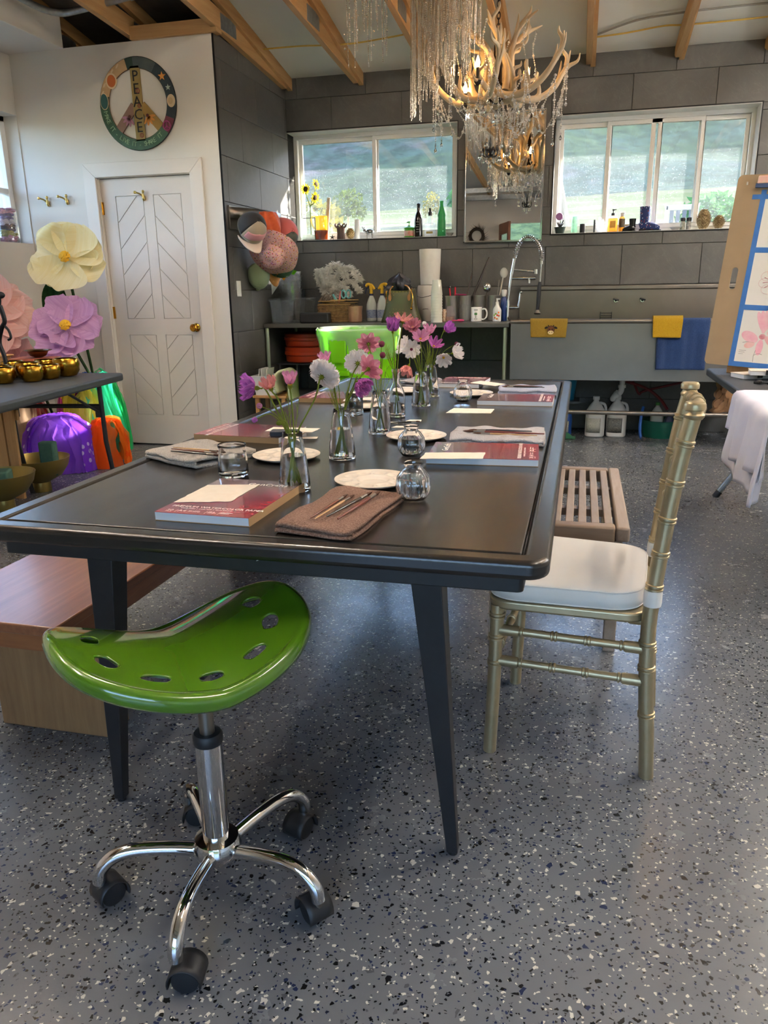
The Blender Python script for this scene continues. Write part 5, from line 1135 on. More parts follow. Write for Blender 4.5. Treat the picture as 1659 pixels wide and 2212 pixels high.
cd_ = thing('candle_jar', 'amber scented candle jar beside the wicker basket', 'candle', (-1.82, 6.30, ZI)); MB().lathe([(.05, 0), (.056, .006), (.058, .09), (.062, .11), (.063, .13), (.058, .128), (.054, .08), (1e-5, .075)], 28).obj('jar_body', pbr('amber_wax', 'b08a6c', .3, c2='8f6a50', scale=10, coat=.6), cd_)
SPB = pbr('spray_bottle_white', 'cfd2d0', .4); SPY = pbr('trigger_yellow', 'd9a81a', .4); SPN = pbr('trigger_navy', '1d2250', .4); LABB = pbr('blue_print_label', '5a6aa0', .6, c2='b9c2d8', scale=50, stretch=(1, 1, 3))
def spray(label, x, sgn):
    o = thing('spray_bottle', label, 'spray bottle', (x, 6.47, ZI), group='spray bottles on the worktop')
    MB().lathe([(.038, 0), (.044, .006), (.044, .10), (.041, .14), (.026, .185), (.0165, .205), (.0165, .215)], 26).obj('bottle_body', SPB, o); MB().lathe([(.0448, .03), (.0448, .095)], 26).obj('bottle_label', LABB, o)
    MB().lathe([(.019, .21), (.019, .226)], 16).obj('collar', SPN, o); MB().lathe([(.015, .226), (.013, .27)], 14).box(-.013, .013, -.012, .012, .265, .30).obj('neck', SPY, o)
    MB().tube(cr([(-sgn*.028, 0, .262), (-sgn*.005, 0, .296), (sgn*.03, 0, .30), (sgn*.045, 0, .285)], 5), [.010]*8+[.014]*8, 10).obj('trigger_head', SPY, o)
    MB().tube(cr([(sgn*.012, 0, .285), (sgn*.04, 0, .27), (sgn*.052, 0, .225)], 5), .005, 8).tube([(sgn*.04, 0, .292), (sgn*.062, 0, .296)], [.009, .011], 10).obj('trigger', SPN, o)
spray('white spray bottle with a yellow and navy trigger, left of the pair', -1.725, -1); spray('white spray bottle with a yellow and navy trigger, right of the pair', -1.632, 1)
# handbag
hb = thing('handbag', 'green and brown monogram handbag with a black scarf on top', 'bag', (-1.415, 6.24, ZI)); 
def make_mono():
    t = NT('monogram_canvas'); tc = t.pos(False, (1, 1, 1)); vo = t.new('TexVoronoi'); vo.inputs['Scale'].default_value = 38; vo.inputs['Randomness'].default_value = .15; t.link(tc, vo.inputs['Vector'])
    g = t.ramp(t.noise(tc, 4, 3), [(.35, '3a4a1e'), (.65, '4a3b22')]); t.set(Base_Color=t.mix(t.ramp(vo.outputs['Distance'], [(.16, 1.0), (.24, 0.0)]), g, '6f6a36'), Roughness=.45); return t.m
def bagf(u, v):
    a = 2*PI*u; c, s = math.cos(a), math.sin(a); e = .55; w_ = .165-.055*v-.012*math.sin(PI*v); d_ = .085-.035*v; return (math.copysign(abs(c)**e, c)*w_, math.copysign(abs(s)**e, s)*d_, v*.255+.008*math.cos(2*a)*v)
MB().grid(bagf, 44, 10).prism([(math.copysign(abs(math.cos(a))**.55, math.cos(a))*.165, math.copysign(abs(math.sin(a))**.55, math.sin(a))*.085) for a in [2*PI*i/44 for i in range(44)]], -.001, .002).obj('bag_body', make_mono(), hb, solid=.003, smooth=60)
TAN = pbr('tan_leather', '9a6a3c', .45)
for y in (-.05, .05): MB().tube(cr([(-.075, y, .19), (-.08, y*1.1, .25), (-.05, y*.8, .285), (0, y*.7, .29), (.05, y*.8, .285), (.08, y*1.1, .25), (.075, y, .19)], 6), .006, 8).obj('bag_handle', TAN, hb)
for s in (-1, 1): MB().lathe([(1e-5, 0), (.018, 0), (.018, .004), (1e-5, .004)], 14, M=Matrix.Translation((s*.078, -.066, .195)) @ Matrix.Rotation(R(90), 4, 'X') @ Matrix.Diagonal((.7, 1.5, 1, 1))).obj('leather_tab', TAN, hb)
MB().tube(cr([(.09, -.07, .26), (.11, -.08, .20), (.10, -.085, .12)], 5), .005, 6).ball((.10, -.085, .11), .012, 8).obj('gold_charm', BRASS, hb)
def scf(u, v): a = 2*PI*u; r = (.085*math.sin(PI*min(1, v*1.02))+.002)*(1+.2*math.sin(5*a+7*v)+.12*math.sin(11*a)); return (math.cos(a)*r*1.05, math.sin(a)*r*.7, .20+.165*v+.015*math.sin(3*a))
sf = MB().grid(scf, 40, 14).obj('scarf', pbr('black_satin', '16161c', .3, c2='2b2b36', scale=20, bump=.5, bscale=18, dist=.01)); sf.location = (-1.43, 6.24, ZI+.012); tag(sf, 'crumpled black satin scarf stuffed in the handbag', 'scarf')
# paper towel, cups, pots
PTW = pbr('paper_towel', 'e9e6dd', .9, c2='e2ded4', scale=20, bump=.2, bscale=120); PTM = pbr('marbled_paper_wrap', 'dcd5cc', .5, c2='c9bdb2', scale=5)
pt = thing('paper_towel_roll', 'white paper towel roll standing on a wrapped roll', 'paper roll', (-1.235, 6.53, ZI)); MB().lathe([(.076, .29), (.079, .292), (.09, .565), (.088, .57), (.02, .568), (.02, .55)], 36, mod=lambda a, z: 1+.006*math.sin(3*a+z*20)).obj('towel_roll', PTW, pt)
pt2 = thing('wrapped_roll', 'marbled paper-wrapped roll under the paper towel', 'paper roll', (-1.255, 6.53, ZI)); MB().lathe([(.082, 0), (.085, .004), (.085, .27), (.08, .286), (1e-5, .289)], 32, mod=lambda a, z: 1+.01*math.sin(5*a+z*30)).obj('roll_body', PTM, pt2); MB().tube(cr([(-.08, -.035, .2), (-.03, -.083, .19), (.04, -.078, .205), (.08, -.03, .21)], 6), .002, 6).tube(cr([(-.07, -.05, .08), (0, -.087, .1), (.075, -.045, .085)], 6), .002, 6).obj('dark_vein', BLACKPL, pt2)
cp = thing('cup_stack', 'tall stack of white foam cups on the worktop', 'cups', (-1.132, 6.27, ZI)); FOAM = pbr('white_foam', 'dcdccf', .7)
for i in range(11): MB().lathe([(.034 if i < 10 else .034, .0), (.046, .105), (.0475, .107), (.0475, .112), (.044, .112)] if i == 0 else [(.0405, .07), (.046, .105), (.0475, .107), (.0475, .112), (.044, .112)], 26, M=Matrix.Translation((0, 0, .21-.0215*i+.113)) @ Matrix.Rotation(PI, 4, 'X')).obj('cup', FOAM, cp)
MB().lathe([(.046, 0), (.034, .1), (.033, .104), (1e-5, .104)], 26, c=(0, 0, .222)).obj('cup', FOAM, cp)
POT = pbr('steel_pot', 'c9c7c4', .34, .9)
def pot(label, x, y=6.56): o = thing('steel_pot', label, 'pot', (x, y, ZI), group='steel utensil pots'); MB().lathe([(.042, 0), (.05, .004), (.052, .19), (.055, .196), (.055, .2), (.051, .198), (.049, .01), (1e-5, .008)], 30).obj('pot_body', POT, o)
for l, x in (('steel utensil pot with red handles, first from the cup stack', -1.06), ('steel utensil pot with tongs, second from the cup stack', -.945), ('steel utensil pot behind the white mug', -.825), ('steel utensil pot nearest the faucet', -.705)): pot(l, x)
def tool(label, name, cat, a, b, r, mat, head=None, hm=None):
    a, b = V(*a), V(*b); o = thing(name, label, cat, a); MB().tube([V(0, 0, 0), (b-a)], [r, r*.8], 8).obj('handle', mat, o)
    if head: MB().ball(b-a, 1, 12, head).obj('head', hm or mat, o)
REDP = pbr('red_plastic', 'd0142e', .35); BRN = pbr('dark_tool_steel', '4a4440', .3, .8); GREYP = pbr('grey_plastic', '8f8c86', .5)
tool('red handled brush in the first steel pot', 'red_tool', 'tool', (-1.05, 6.55, ZI+.02), (-1.075, 6.55, ZI+.27), .007, REDP, (.012, .008, .012), BLACKPL)
tool('bright red spatula handle in the first steel pot', 'red_tool', 'tool', (-1.03, 6.57, ZI+.02), (-1.03, 6.57, ZI+.27), .008, REDP)
tool('magenta handle lying across the second steel pot', 'magenta_tool', 'tool', (-.93, 6.53, ZI+.205), (-1.02, 6.53, ZI+.21), .008, pbr('magenta_plastic', '8a1a50', .4))
tool('long dark steel tongs leaning right out of the second pot', 'tongs', 'tongs', (-.955, 6.57, ZI+.02), (-.765, 6.66, ZI+.50), .010, BRN)
tool('slim steel rod leaning in the second pot', 'steel_rod', 'tool', (-.97, 6.57, ZI+.02), (-.905, 6.66, ZI+.38), .007, BRN)
tool('steel ladle with a shiny bowl in the third pot', 'ladle', 'ladle', (-.81, 6.57, ZI+.02), (-.765, 6.55, ZI+.262), .006, STEEL, (.034, .02, .04), CHROME)
tool('white scrubbing brush in the pot nearest the faucet', 'scrub_brush', 'brush', (-.69, 6.57, ZI+.02), (-.635, 6.60, ZI+.375), .007, pbr('pale_plastic', 'c9c6bc', .5), (.032, .014, .042))
tool('thin stick in the pot nearest the faucet', 'thin_stick', 'tool', (-.70, 6.57, ZI+.02), (-.67, 6.58, ZI+.32), .004, GREYP)
gj = thing('glass_vase', 'clear glass vase with pink and yellow beads', 'vase', (-1.03, 6.32, ZI)); MB().lathe([(.03, 0), (.036, .004), (.041, .03), (.034, .075), (.026, .12), (.027, .124), (.024, .12), (.03, .075), (.037, .03), (.03, .008), (1e-5, .006)], 28).obj('glass_body', film('jar_glass', 'd9c9d0', .2, .05), gj); MB().lathe([(1e-5, .008), (.028, .009), (.035, .03), (.033, .04), (1e-5, .042)], 20).obj('bead_fill', pbr('bead_fill', 'b08a4a', .5, c2='8a4a5a', scale=120), gj)
pk = tool('pink plastic scoop lying on the worktop', 'pink_scoop', 'scoop', (-1.0, 6.24, ZI+.012), (-.93, 6.22, ZI+.014), .006, pbr('pink_plastic', 'd84a7a', .4), (.03, .022, .012))
gc2 = vessel('tall_glass', 'clear tall glass in front of the second steel pot', 'glass', (-.915, 6.40, ZI), [(.034, 0), (.037, .004), (.042, .13)], .002, .006, 0, mat=CLEARP)
cj = MB().lathe([(.02, 0), (.021, .002), (.021, .085), (.017, .09), (.017, .1)], 18).obj('spice_jar', pbr('candy_jar', 'a8653a', .3, c2='d8c9b0', scale=70)); cj.location = (-1.075, 6.31, ZI); tag(cj, 'small jar of coloured sweets beside the cup stack', 'jar')
mg = thing('white_mug', 'white mug with a green sprig print', 'mug', (-.815, 6.30, ZI)); MB().lathe([(.038, 0), (.0425, .004), (.0435, .11), (.042, .113), (.040, .11), (.039, .01), (1e-5, .008)], 32).obj('mug_body', pbr('white_glaze', 'ebe9e4', .15), mg); MB().tube(cr([(.041, 0, .095), (.07, 0, .098), (.083, 0, .07), (.078, 0, .035), (.058, 0, .018), (.041, 0, .022)], 6), .0065, 10).obj('handle', MATS['white_glaze'], mg)
INK = pbr('dark_print', '2c3a30', .6); GPR = pbr('green_print', '4a8a4a', .6)
MB().tube([(0, -.0438, .03), (.001, -.0438, .075)], .0012, 5).obj('print_stem', INK, mg)
for s in (-1, 1): MB().ball((s*.006, -.0428, .062), .006, 8, (1, .3, 1.6)).obj('print_leaf', GPR, mg)
MB().box(-.016, .016, -.0438, -.0425, .09, .094).box(-.014, -.004, -.0438, -.0425, .022, .025).box(.004, .014, -.0438, -.0425, .022, .025).obj('print_lines', INK, mg)
so_ = thing('soap_bottle', 'white pump soap bottle with orange and green blossoms', 'soap bottle', (-.655, 6.33, ZI)); MB().lathe([(.03, 0), (.034, .004), (.034, .085), (.03, .10), (.014, .125), (.012, .14)], 26).obj('bottle_body', WHITEPL, so_); MB().lathe([(.015, .138), (.015, .15), (.006, .152), (.006, .172)], 14).box(-.008, .022, -.006, .006, .168, .178).obj('pump', WHITEPL, so_)
for i, (a, z, c) in enumerate(((-110, .03, 'e07020'), (-80, .05, 'd04018'), (-65, .07, 'e07020'), (-100, .06, '8ab030'), (-120, .05, '9ac040'), (-85, .022, 'e08a30'), (-60, .045, 'c84020'))): MB().ball((.0335*math.cos(R(a)), .0335*math.sin(R(a)), z), .008, 8, (1, .35, 1)).obj('blossom_print', pbr('print_'+c, c, .6), so_)
bd = thing('dish_bottle', 'dark blue dish soap bottle with a white cap behind the pump soap', 'bottle', (-.612, 6.42, ZI)); MB().lathe([(.024, 0), (.027, .004), (.026, .14), (.02, .18), (.014, .19)], 22).obj('bottle_body', pbr('blue_soap', '14306a', .25), bd); MB().lathe([(.013, .19), (.02, .21), (.022, .24), (.012, .245)], 16).obj('cap', WHITEPL, bd)
tool('gold stemmed ornament in an orange glass beside the handbag', 'gold_ornament', 'ornament', (-1.575, 6.36, ZI), (-1.565, 6.36, ZI+.22), .008, pbr('orange_glass', 'c05a1c', .2), (.012, .012, .03), BRASS)
# ---------------- lime bin and things under the worktop
LIME = leafy('lime_plastic_shell', '6fe01a', '7cf022', .3); 
def make_lime():
    t = NT('lime_plastic'); t.set(Base_Color=lin('8fdc10'), Roughness=.35, Transmission_Weight=0.0); tl = t.new('BsdfTranslucent'); tl.inputs[0].default_value = lin('b4f41c')
    m_ = t.new('MixShader'); m_.inputs[0].default_value = .4; t.link(t.b.outputs[0], m_.inputs[1]); t.link(tl.outputs[0], m_.inputs[2]); t.link(m_.outputs[0], t.out.inputs[0]); return t.m
LIMEP = make_lime()
gb = thing('lime_bin', 'lime green waste bin lined with a clear bag', 'waste bin', (-1.585, 5.56, 0))
MB().lathe([(.235, 0), (.242, .01), (.262, .45), (.266, .455), (.266, .47), (.262, .475), (.285, .87), (.302, .872), (.304, .915), (.299, .92), (.294, .915), (.278, .87), (.235, .02), (1e-5, .018)], 56).obj('bin_body', LIMEP, gb)
MB().lathe([(.289, .70), (.296, .70), (.302, .86), (.296, .86)], 10, a0=R(-118), a1=R(-92)).lathe([(.276, .60), (.298, .61), (.298, .635), (.276, .645)], 10, a0=R(-120), a1=R(-88)).obj('handle_pocket', LIMEP, gb, solid=.004)
for a in (-121, -90, -60): c_, s_ = math.cos(R(a)), math.sin(R(a)); MB().tube([(c_*.281, s_*.281, .62), (c_*.292, s_*.292, .87)], .007, 8).obj('rib', LIMEP, gb)
BAGF = film('clear_bag_film', 'f4ffee', .34, .12)
MB().lathe([(.27, .70), (.285, .74), (.295, .82), (.309, .875), (.311, .92), (.302, .932), (.29, .918), (.275, .80)], 80, mod=lambda a, z: 1+.006*math.sin(17*a+z*40)+.004*math.sin(31*a)).obj('bin_liner', BAGF, gb, smooth=60)
RED2 = pbr('orange_red_plastic', 'a03410', .35, c2='8c2c0e', scale=4); DKRED = pbr('dark_red_plastic', '5a1410', .4)
for i, (z, l) in enumerate(((.735, 'upper orange-red round tub of the stack under the worktop'), (.60, 'lower orange-red round tub of the stack under the worktop'))):
    o = thing('round_tub', l, 'tub', (-2.30, 6.42, z), group='orange-red tubs'); MB().lathe([(.165, 0), (.178, .01), (.182, .06), (.192, .065), (.192, .09), (.186, .095), (.19, .128), (.17, .132), (1e-5, .132)] if i else [(.17, 0), (.18, .01), (.183, .05), (.192, .055), (.192, .075), (.186, .08), (.188, .105), (.165, .112), (1e-5, .112)], 44).obj('tub_body', RED2, o)
o = thing('round_tub', 'dark red round tub in the shadow behind the lime bin', 'tub', (-1.92, 6.55, .60)); MB().lathe([(.155, 0), (.17, .01), (.18, .2), (.185, .205), (1e-5, .21)], 36).obj('tub_body', DKRED, o)
MB().box(-.97, -.13, -.215, .285, .585, .597).obj('mid_shelf', BLACKPL, ct); [MB().cyl((x, y, .316), (x, y, .585), .01, n=8).obj('shelf_post', BLACKPL, ct) for x in (-.95, -.15) for y in (-.2, .27)]
dk = thing('black_bucket', 'black bucket with a wire handle under the worktop', 'bucket', (-2.03, 6.22, .316)); MB().lathe([(.095, 0), (.1, .005), (.12, .2), (.127, .205), (.127, .215), (.115, .21), (.093, .01), (1e-5, .008)], 30).obj('bucket_body', BLACKPL, dk); MB().tube([(.122*math.cos(a), 0, .205+.065*math.sin(a)) for a in [PI*i/14 for i in range(15)]], .003, 6).obj('bucket_handle', GALV, dk)
ws = thing('step_stool', 'small wooden stool with white side table top by the tiled wall', 'stool', (-2.33, 5.72, 0)); PINE = wood('pine_leg', 'b07f4a', 'cf9f66', 2, 12, .5)
for s in (-1, 1):
    for t_ in (-1, 1): MB().box(s*.11-.016, s*.11+.016, t_*.1-.016, t_*.1+.016, 0, .39).obj('leg', PINE, ws, bevel=.003)
MB().box(-.14, .14, -.13, .13, .39, .41).obj('stool_top', PINE, ws, bevel=.004)
wc = thing('white_caddy', 'white plastic caddy full of papers on the wooden stool', 'caddy', (-2.365, 5.70, .41)); tub(wc, -.105, .095, -.10, .10, .15, .02, 'caddy_body', .006, WHITEPL)
for i, (x, a) in enumerate(((-.06, 6), (-.03, -4), (.0, 9))): MB().cbox((x, .0, .12), (.004, .15, .17), Matrix.Rotation(R(a), 4, 'Y')).obj('paper_card', PAPERW, wc)
yr_ = thing('foam_roll', 'cream foam sheet draped over the side of the wooden stool', 'foam sheet', (-2.215, 5.665, .415)); MB().grid(lambda u, v: (cr([(-.04, 0, .02), (-.06, 0, .13), (0, 0, .19), (.055, 0, .15), (.06, 0, .02), (.075, 0, -.06), (.08, 0, -.1)], 5)[min(30, int(u*30))].x, (v-.5)*.19, cr([(-.04, 0, .02), (-.06, 0, .13), (0, 0, .19), (.055, 0, .15), (.06, 0, .02), (.075, 0, -.06), (.08, 0, -.1)], 5)[min(30, int(u*30))].z), 30, 4).obj('foam_sheet', pbr('cream_foam', 'd6d8a8', .6), yr_, solid=.02, smooth=60)
# ---------------- hat rack on the tiled side wall
hr = thing('hat_rack', 'curved stainless hat rack on the tiled side wall', 'rack', (XR+.002, 6.03, 1.76))
MB().box(0, .012, -.47, .47, -.12, .045).obj('back_plate', STEEL, hr, bevel=.002)
MB().grid(lambda u, v: (.012+.17*math.sin(PI*u)**.8, -.47+.94*u, -.045+.075*v), 30, 2).obj('curved_band', STEEL, hr, solid=.003, smooth=60)
MB().add([(.012+.17*math.sin(PI*i/30)**.8, -.47+.94*i/30, .03) for i in range(31)]+[(.0, -.47+.94*i/30, .03) for i in range(31)], [(i, i+1, 32+i, 31+i) for i in range(30)]).obj('top_plate', STEEL, hr, solid=.003)
for i in range(5): yy = -.3+.15*i; xx = .016+.17*math.sin(PI*(yy+.47)/.94)**.8; MB().tube(cr([(xx-.01, yy, -.03), (xx+.006, yy, -.06), (xx+.03, yy, -.065), (xx+.035, yy, -.045)], 4), .0035, 6).obj('hook', CHROME, hr)
def cap(label, loc, rot, crown, brim, name='baseball_cap', panel=None, mid=None, patch=None, s=1.0):
    o = thing(name, label, 'hat', loc, rot=rot, group='hats on the rack', sc=s)
    def dome(f0, f1): return MB().grid(lambda u, v: ((lambda a, e: (math.cos(a)*.088*math.cos(e)**.75, math.sin(a)*.10*math.cos(e)**.75+.012*math.sin(e), .125*math.sin(e)))(f0+(f1-f0)*u, v*PI/2*.995)), 24, 10)
    dome(R(-205), R(25)).obj('crown_back', crown, o, solid=.003, smooth=80)
    dome(R(25), R(155)).obj('crown_front', panel or crown, o, solid=.003, smooth=80)
    if mid: MB().grid(lambda u, v: ((lambda a, e: (math.cos(a)*.0905*math.cos(e)**.75, math.sin(a)*.1025*math.cos(e)**.75+.012*math.sin(e), .126*math.sin(e)))(R(35)+R(110)*u, (.10+.3*v+.25*abs(u-.5)*-1+.12)*PI/2)), 20, 4).obj('stripe', mid, o, solid=.002, smooth=80)
    MB().grid(lambda u, v: (((u-.5)*2*.088*(1-.25*v*v)), .1*math.sqrt(max(0, 1-((u-.5)*1.9)**2))*.95+.075*v*math.sqrt(max(.05, 1-((u-.5)*1.8)**2)), -.002-.055*(u-.5)**2*4*(.4+.6*v)+.012*v), 16, 6).obj('brim', brim, o, solid=.003, smooth=80)
    MB().ball((0, .012, .126), .008, 8, (1, 1, .5)).obj('button', crown, o)
    if patch: MB().box(-.02, .02, .0, .003, -.012, .012, Matrix.Translation((0, .098, .05)) @ Matrix.Rotation(R(25), 4, 'X')).obj('patch', patch, o)
    return o
cl = lambda n, c, c2=None: pbr(n, c, .8, c2=c2, scale=40, bump=.2, bscale=300, sheen=.2)
OUT = (R(0), R(0), R(0))
def facing(yaw, pitch, roll=0):   # dome (+z) looks along the yaw/pitch direction, brim (+y) hangs down
    d = V(math.cos(R(pitch))*math.cos(R(yaw)), math.cos(R(pitch))*math.sin(R(yaw)), math.sin(R(pitch))); b = V(0, 0, -1); b = (b-d*b.dot(d)).normalized(); x = b.cross(d)
    return (Matrix((x, b, d)).transposed() @ Matrix.Rotation(R(roll), 3, 'Z')).to_euler()
cap('black cap with a tan front, pink band and cream peak', (-2.40, 5.585, 1.635), facing(-40, 25), cl('cap_black', '1c1818'), cl('cap_cream', 'd8c4b2'), panel=cl('cap_tan', '9a8a74'), mid=cl('cap_pink', 'c98a8c'), s=1.15)
cap('coral and olive cap hanging at the right of the rack', (-2.34, 6.06, 1.63), facing(-35, 10), cl('cap_coral', 'c2605a'), cl('cap_olive', '4c4c40'), panel=MATS['cap_olive'], patch=cl('patch_pink', 'b06a62'), s=1.2)
cap('bright blue cap behind the coral and olive one', (-2.44, 6.27, 1.60), facing(-10, 0), cl('cap_blue', '3f8ab8'), cl('cap_blue2', '3f8ab8'), s=1.0)
og = thing('orange_hat', 'crumpled orange fabric hat hanging on the rack', 'hat', (-2.36, 5.83, 1.53), group='hats on the rack')
def ogf(u, v): a = 2*PI*u; r = (.035+.075*math.sin(PI*(.15+.7*(1-v))))*(1+.16*math.sin(3*a+1)+.1*math.sin(7*a+5*v)); return (math.cos(a)*r*.75, math.sin(a)*r, v*.24)
MB().grid(ogf, 40, 14).obj('fabric', cl('hat_orange', 'b8481c', 'c85a2a'), og, smooth=60, solid=.002); MB().box(.02, .09, -.05, .06, -.02, .03).obj('strap', BLACKPL, og, bevel=.01)
def make_floral(name, base, spots):
    t = NT(name); p = t.pos(False); col = None; c = t.mix(.0, base, base)
    for sc_, off, cc in spots:
        mp = t.new('Mapping'); mp.inputs['Location'].default_value = (off, off*1.7, off*.6); t.link(p, mp.inputs[0]); vo = t.new('TexVoronoi'); vo.inputs['Scale'].default_value = sc_; t.link(mp.outputs[0], vo.inputs['Vector'])
        sp_ = t.new('SeparateColor'); t.link(vo.outputs['Color'], sp_.inputs[0]); c = t.mix(t.math('LESS_THAN', vo.outputs['Distance'], t.math('MULTIPLY', sp_.outputs[0], .38)), c, cc)
    t.set(Base_Color=c, Roughness=.85); return t.m
FLOR = make_floral('pink_floral_cloth', 'd9a8a4', [(38, 0, 'c890b8'), (48, 3.1, 'e0c0a0'), (60, 5.2, 'b04a5a'), (75, 9.3, '6a7a58'), (70, 2.2, 'd08a3a')])
fh = thing('floral_hat', 'pink floral wide-brimmed sun hat hanging low on the rack', 'hat', (-2.31, 5.76, 1.455), rot=V(-.054, -.796, -.564).to_track_quat('Z', 'Y').to_euler(), group='hats on the rack')
MB().lathe([(.195, -.035), (.16, -.005), (.10, .0), (.095, .03), (.085, .065), (.06, .082), (1e-5, .086)], 40, mod=lambda a, z: 1+(.07*math.sin(2*a+.6)+.03*math.sin(5*a))*(1 if z < .001 else .3)).obj('hat_body', FLOR, fh, solid=.003, smooth=60, )
MB().box(-.02, .02, -.0, .004, -.018, .018, Matrix.Translation((.0, .085, .045)) @ Matrix.Rotation(R(14), 4, 'X')).obj('hat_patch', pbr('dark_patch', '2c3030', .6), fh, bevel=.002)
cap('pale green cap under the floral sun hat', (-2.50, 5.92, 1.335), facing(-60, -40), cl('cap_sage', '8a9a76'), cl('cap_sage2', '8a9a76'), s=1.0)
cap('jungle print cap in orange, black and green at the bottom of the rack', (-2.40, 6.10, 1.42), facing(-25, -15), make_floral('jungle_cloth', '3a5a42', [(26, 0, '1a2018'), (34, 2, 'c87838'), (46, 6, '8ab090')]), make_floral('jungle_cloth2', 'c88a4a', [(26, 0, '14140f'), (40, 4, 'd8a060')]), s=1.15)

# ------------------------------------------------------------------ window sill things
ZS, ZS2 = 1.6255, 1.6185; YS = 6.93
def lathing(name, label, cat, loc, prof, mat, n=24, part='body', group=None, mod=None, sc=1):
    o = thing(name, label, cat, loc, group=group, sc=sc); MB().lathe(prof, n, mod=mod).obj(part, mat, o); return o
gv = thing('glass_carboy', 'large clear glass bottle vase of sunflowers on the left sill', 'vase', (-2.405, 6.955, ZS))
MB().lathe([(.085, 0), (.09, .005), (.09, .15), (.084, .185), (.06, .225), (.022, .25), (.018, .28), (.022, .285)], 36).obj('glass_body', film('pale_glass', 'd8f0e4', .12, .03), gv, solid=.003)
SUNP = leafy('sunflower_petal', 'e6c416', 'f2dc3a', .5); SUNC = pbr('sunflower_centre', '4a3a1c', .9, c2='2c2010', scale=200)
def sunflower(label, head, face, size, base=(-2.405, 6.955, ZS+.05)):
    o = thing('sunflower', label, 'flower', base, group='sunflowers on the left sill'); b = V(*base); h = V(*head)-b; f = V(*face).normalized()
    MB().tube(cr([(0, 0, 0), (0, 0, .22), h*.8+V(0, 0, .02), h-f*.01], 6), .0035, 7).obj('stem', STEM, o); q = Matrix.Translation(h) @ f.to_track_quat('Z', 'Y').to_matrix().to_4x4()
    g = MB().lathe([(1e-5, -.006), (size*.42, -.003), (size*.44, .004), (size*.3, .010), (1e-5, .011)], 20).obj('flower_centre', SUNC, o); g.matrix_local = q
    me = MB().grid(lambda u, v: ((u-.5)*size*.26*math.sin(PI*min(1, v*.8+.2)), size*.38+size*.62*v, .003*math.sin(PI*v)), 4, 4).mesh('petal', SUNP, 180)
    for i in range(14): p = bpy.data.objects.new('petal', me); COL.objects.link(p); p.parent = o; p.matrix_local = q @ Matrix.Rotation(2*PI*i/14, 4, 'Z') @ Matrix.Rotation(R(random.uniform(-12, 12)), 4, 'X')
sunflower('sunflower facing the room, leftmost above the glass bottle', (-2.432, 6.93, 2.055), (-.1, -1, .1), .052)
sunflower('sunflower turned sideways at the top of the bunch', (-2.345, 6.96, 2.095), (.9, -.4, .2), .052); sunflower('sunflower turned sideways lower in the bunch', (-2.355, 6.95, 1.985), (.8, -.5, -.3), .052)
tb_ = MB().box(-.016, .016, -.005, .005, 0, .36).obj('wooden_tag', pbr('pale_wood_tag', 'cfc2ae', .7), bevel=.004); tb_.location = (-2.275, 6.985, ZS); tb_.rotation_euler = (0, R(6), 0); tag(tb_, 'pale wooden slat leaning by the sunflowers', 'slat')
ir = thing('iron_stand', 'thin black iron corner stand in front of the glass bottle', 'stand', (-2.36, 6.875, ZS)); MB().box(.02, .025, -.003, .003, 0, .185).box(-.09, .025, -.003, .003, .182, .187).box(-.10, .075, -.004, .004, 0, .004).obj('bars', BLACKPL, ir)
YG = film('yellow_glass', 'f0c818', .55, .05, .7); AMB = glassy('amber_glass', 'a04a10', .02); AMBF = film('amber_glass_film', '8a3a0c', .7, .05, .6)
am = thing('amber_glass_dish', 'brown amber glass dish under the yellow pitcher', 'dish', (-2.30, YS-.005, ZS)); MB().lathe([(.05, 0), (.058, .004), (.062, .075), (.0635, .08), (.06, .08), (.056, .01), (1e-5, .008)], 30).obj('dish_body', AMBF, am)
py = thing('yellow_pitcher', 'yellow glass pitcher with a wavy handle on the left sill', 'pitcher', (-2.295, YS-.005, ZS+.082)); MB().lathe([(.042, 0), (.048, .004), (.052, .06), (.05, .11), (.054, .118)], 30, mod=lambda a, z: 1+.02*math.sin(9*a+z*60)).obj('pitcher_body', YG, py, solid=.003)
MB().tube(cr([(-.046, 0, .115), (-.075, 0, .12), (-.095, 0, .10), (-.09, 0, .06), (-.072, 0, .025), (-.045, 0, .012)], 6), [.007+.0015*math.sin(i*1.9) for i in range(31)], 8).obj('handle', YG, py)
for i, (x, z) in enumerate(((.018, .085), (.028, .055), (.04, .095), (.033, .03))): MB().ball((x, -math.sqrt(max(0, .052**2-x*x)), z), .012, 10, (1, .35, 1)).obj('glass_boss', film('clear_boss', 'fff0a0', .2, .03), py)
bw = thing('bark_vase', 'dark bark-textured vase with curled leaf rim', 'vase', (-2.118, YS, ZS)); BARK = pbr('bark_ceramic', '3a2a22', .35, c2='6a5246', scale=40, stretch=(1, 1, .15), bump=.5, bscale=30)
MB().lathe([(.034, 0), (.036, .005), (.032, .05), (.036, .10), (.04, .108), (.034, .105), (.028, .02), (1e-5, .015)], 26, mod=lambda a, z: 1+.05*math.sin(7*a)).obj('vase_body', BARK, bw)
for i in range(7): a = 2*PI*i/7; MB().tube(cr([(.034*math.cos(a), .034*math.sin(a), .10), (.05*math.cos(a), .05*math.sin(a), .118), (.052*math.cos(a+.4), .052*math.sin(a+.4), .135)], 4), [.008]*4+[.006]*4+[.003], 6).obj('curled_leaf', BARK, bw)
st_ = thing('metal_starfish', 'small dark metal starfish ornament on the left sill', 'ornament', (-2.19, YS-.03, ZS+.002))
for i in range(5): a = 2*PI*i/5+.3; MB().tube([(0, 0, .018), (.026*math.cos(a), .01*math.sin(a), .018+.024*math.sin(a))], [.006, .0015], 6).obj('arm', BLACKPL, st_)
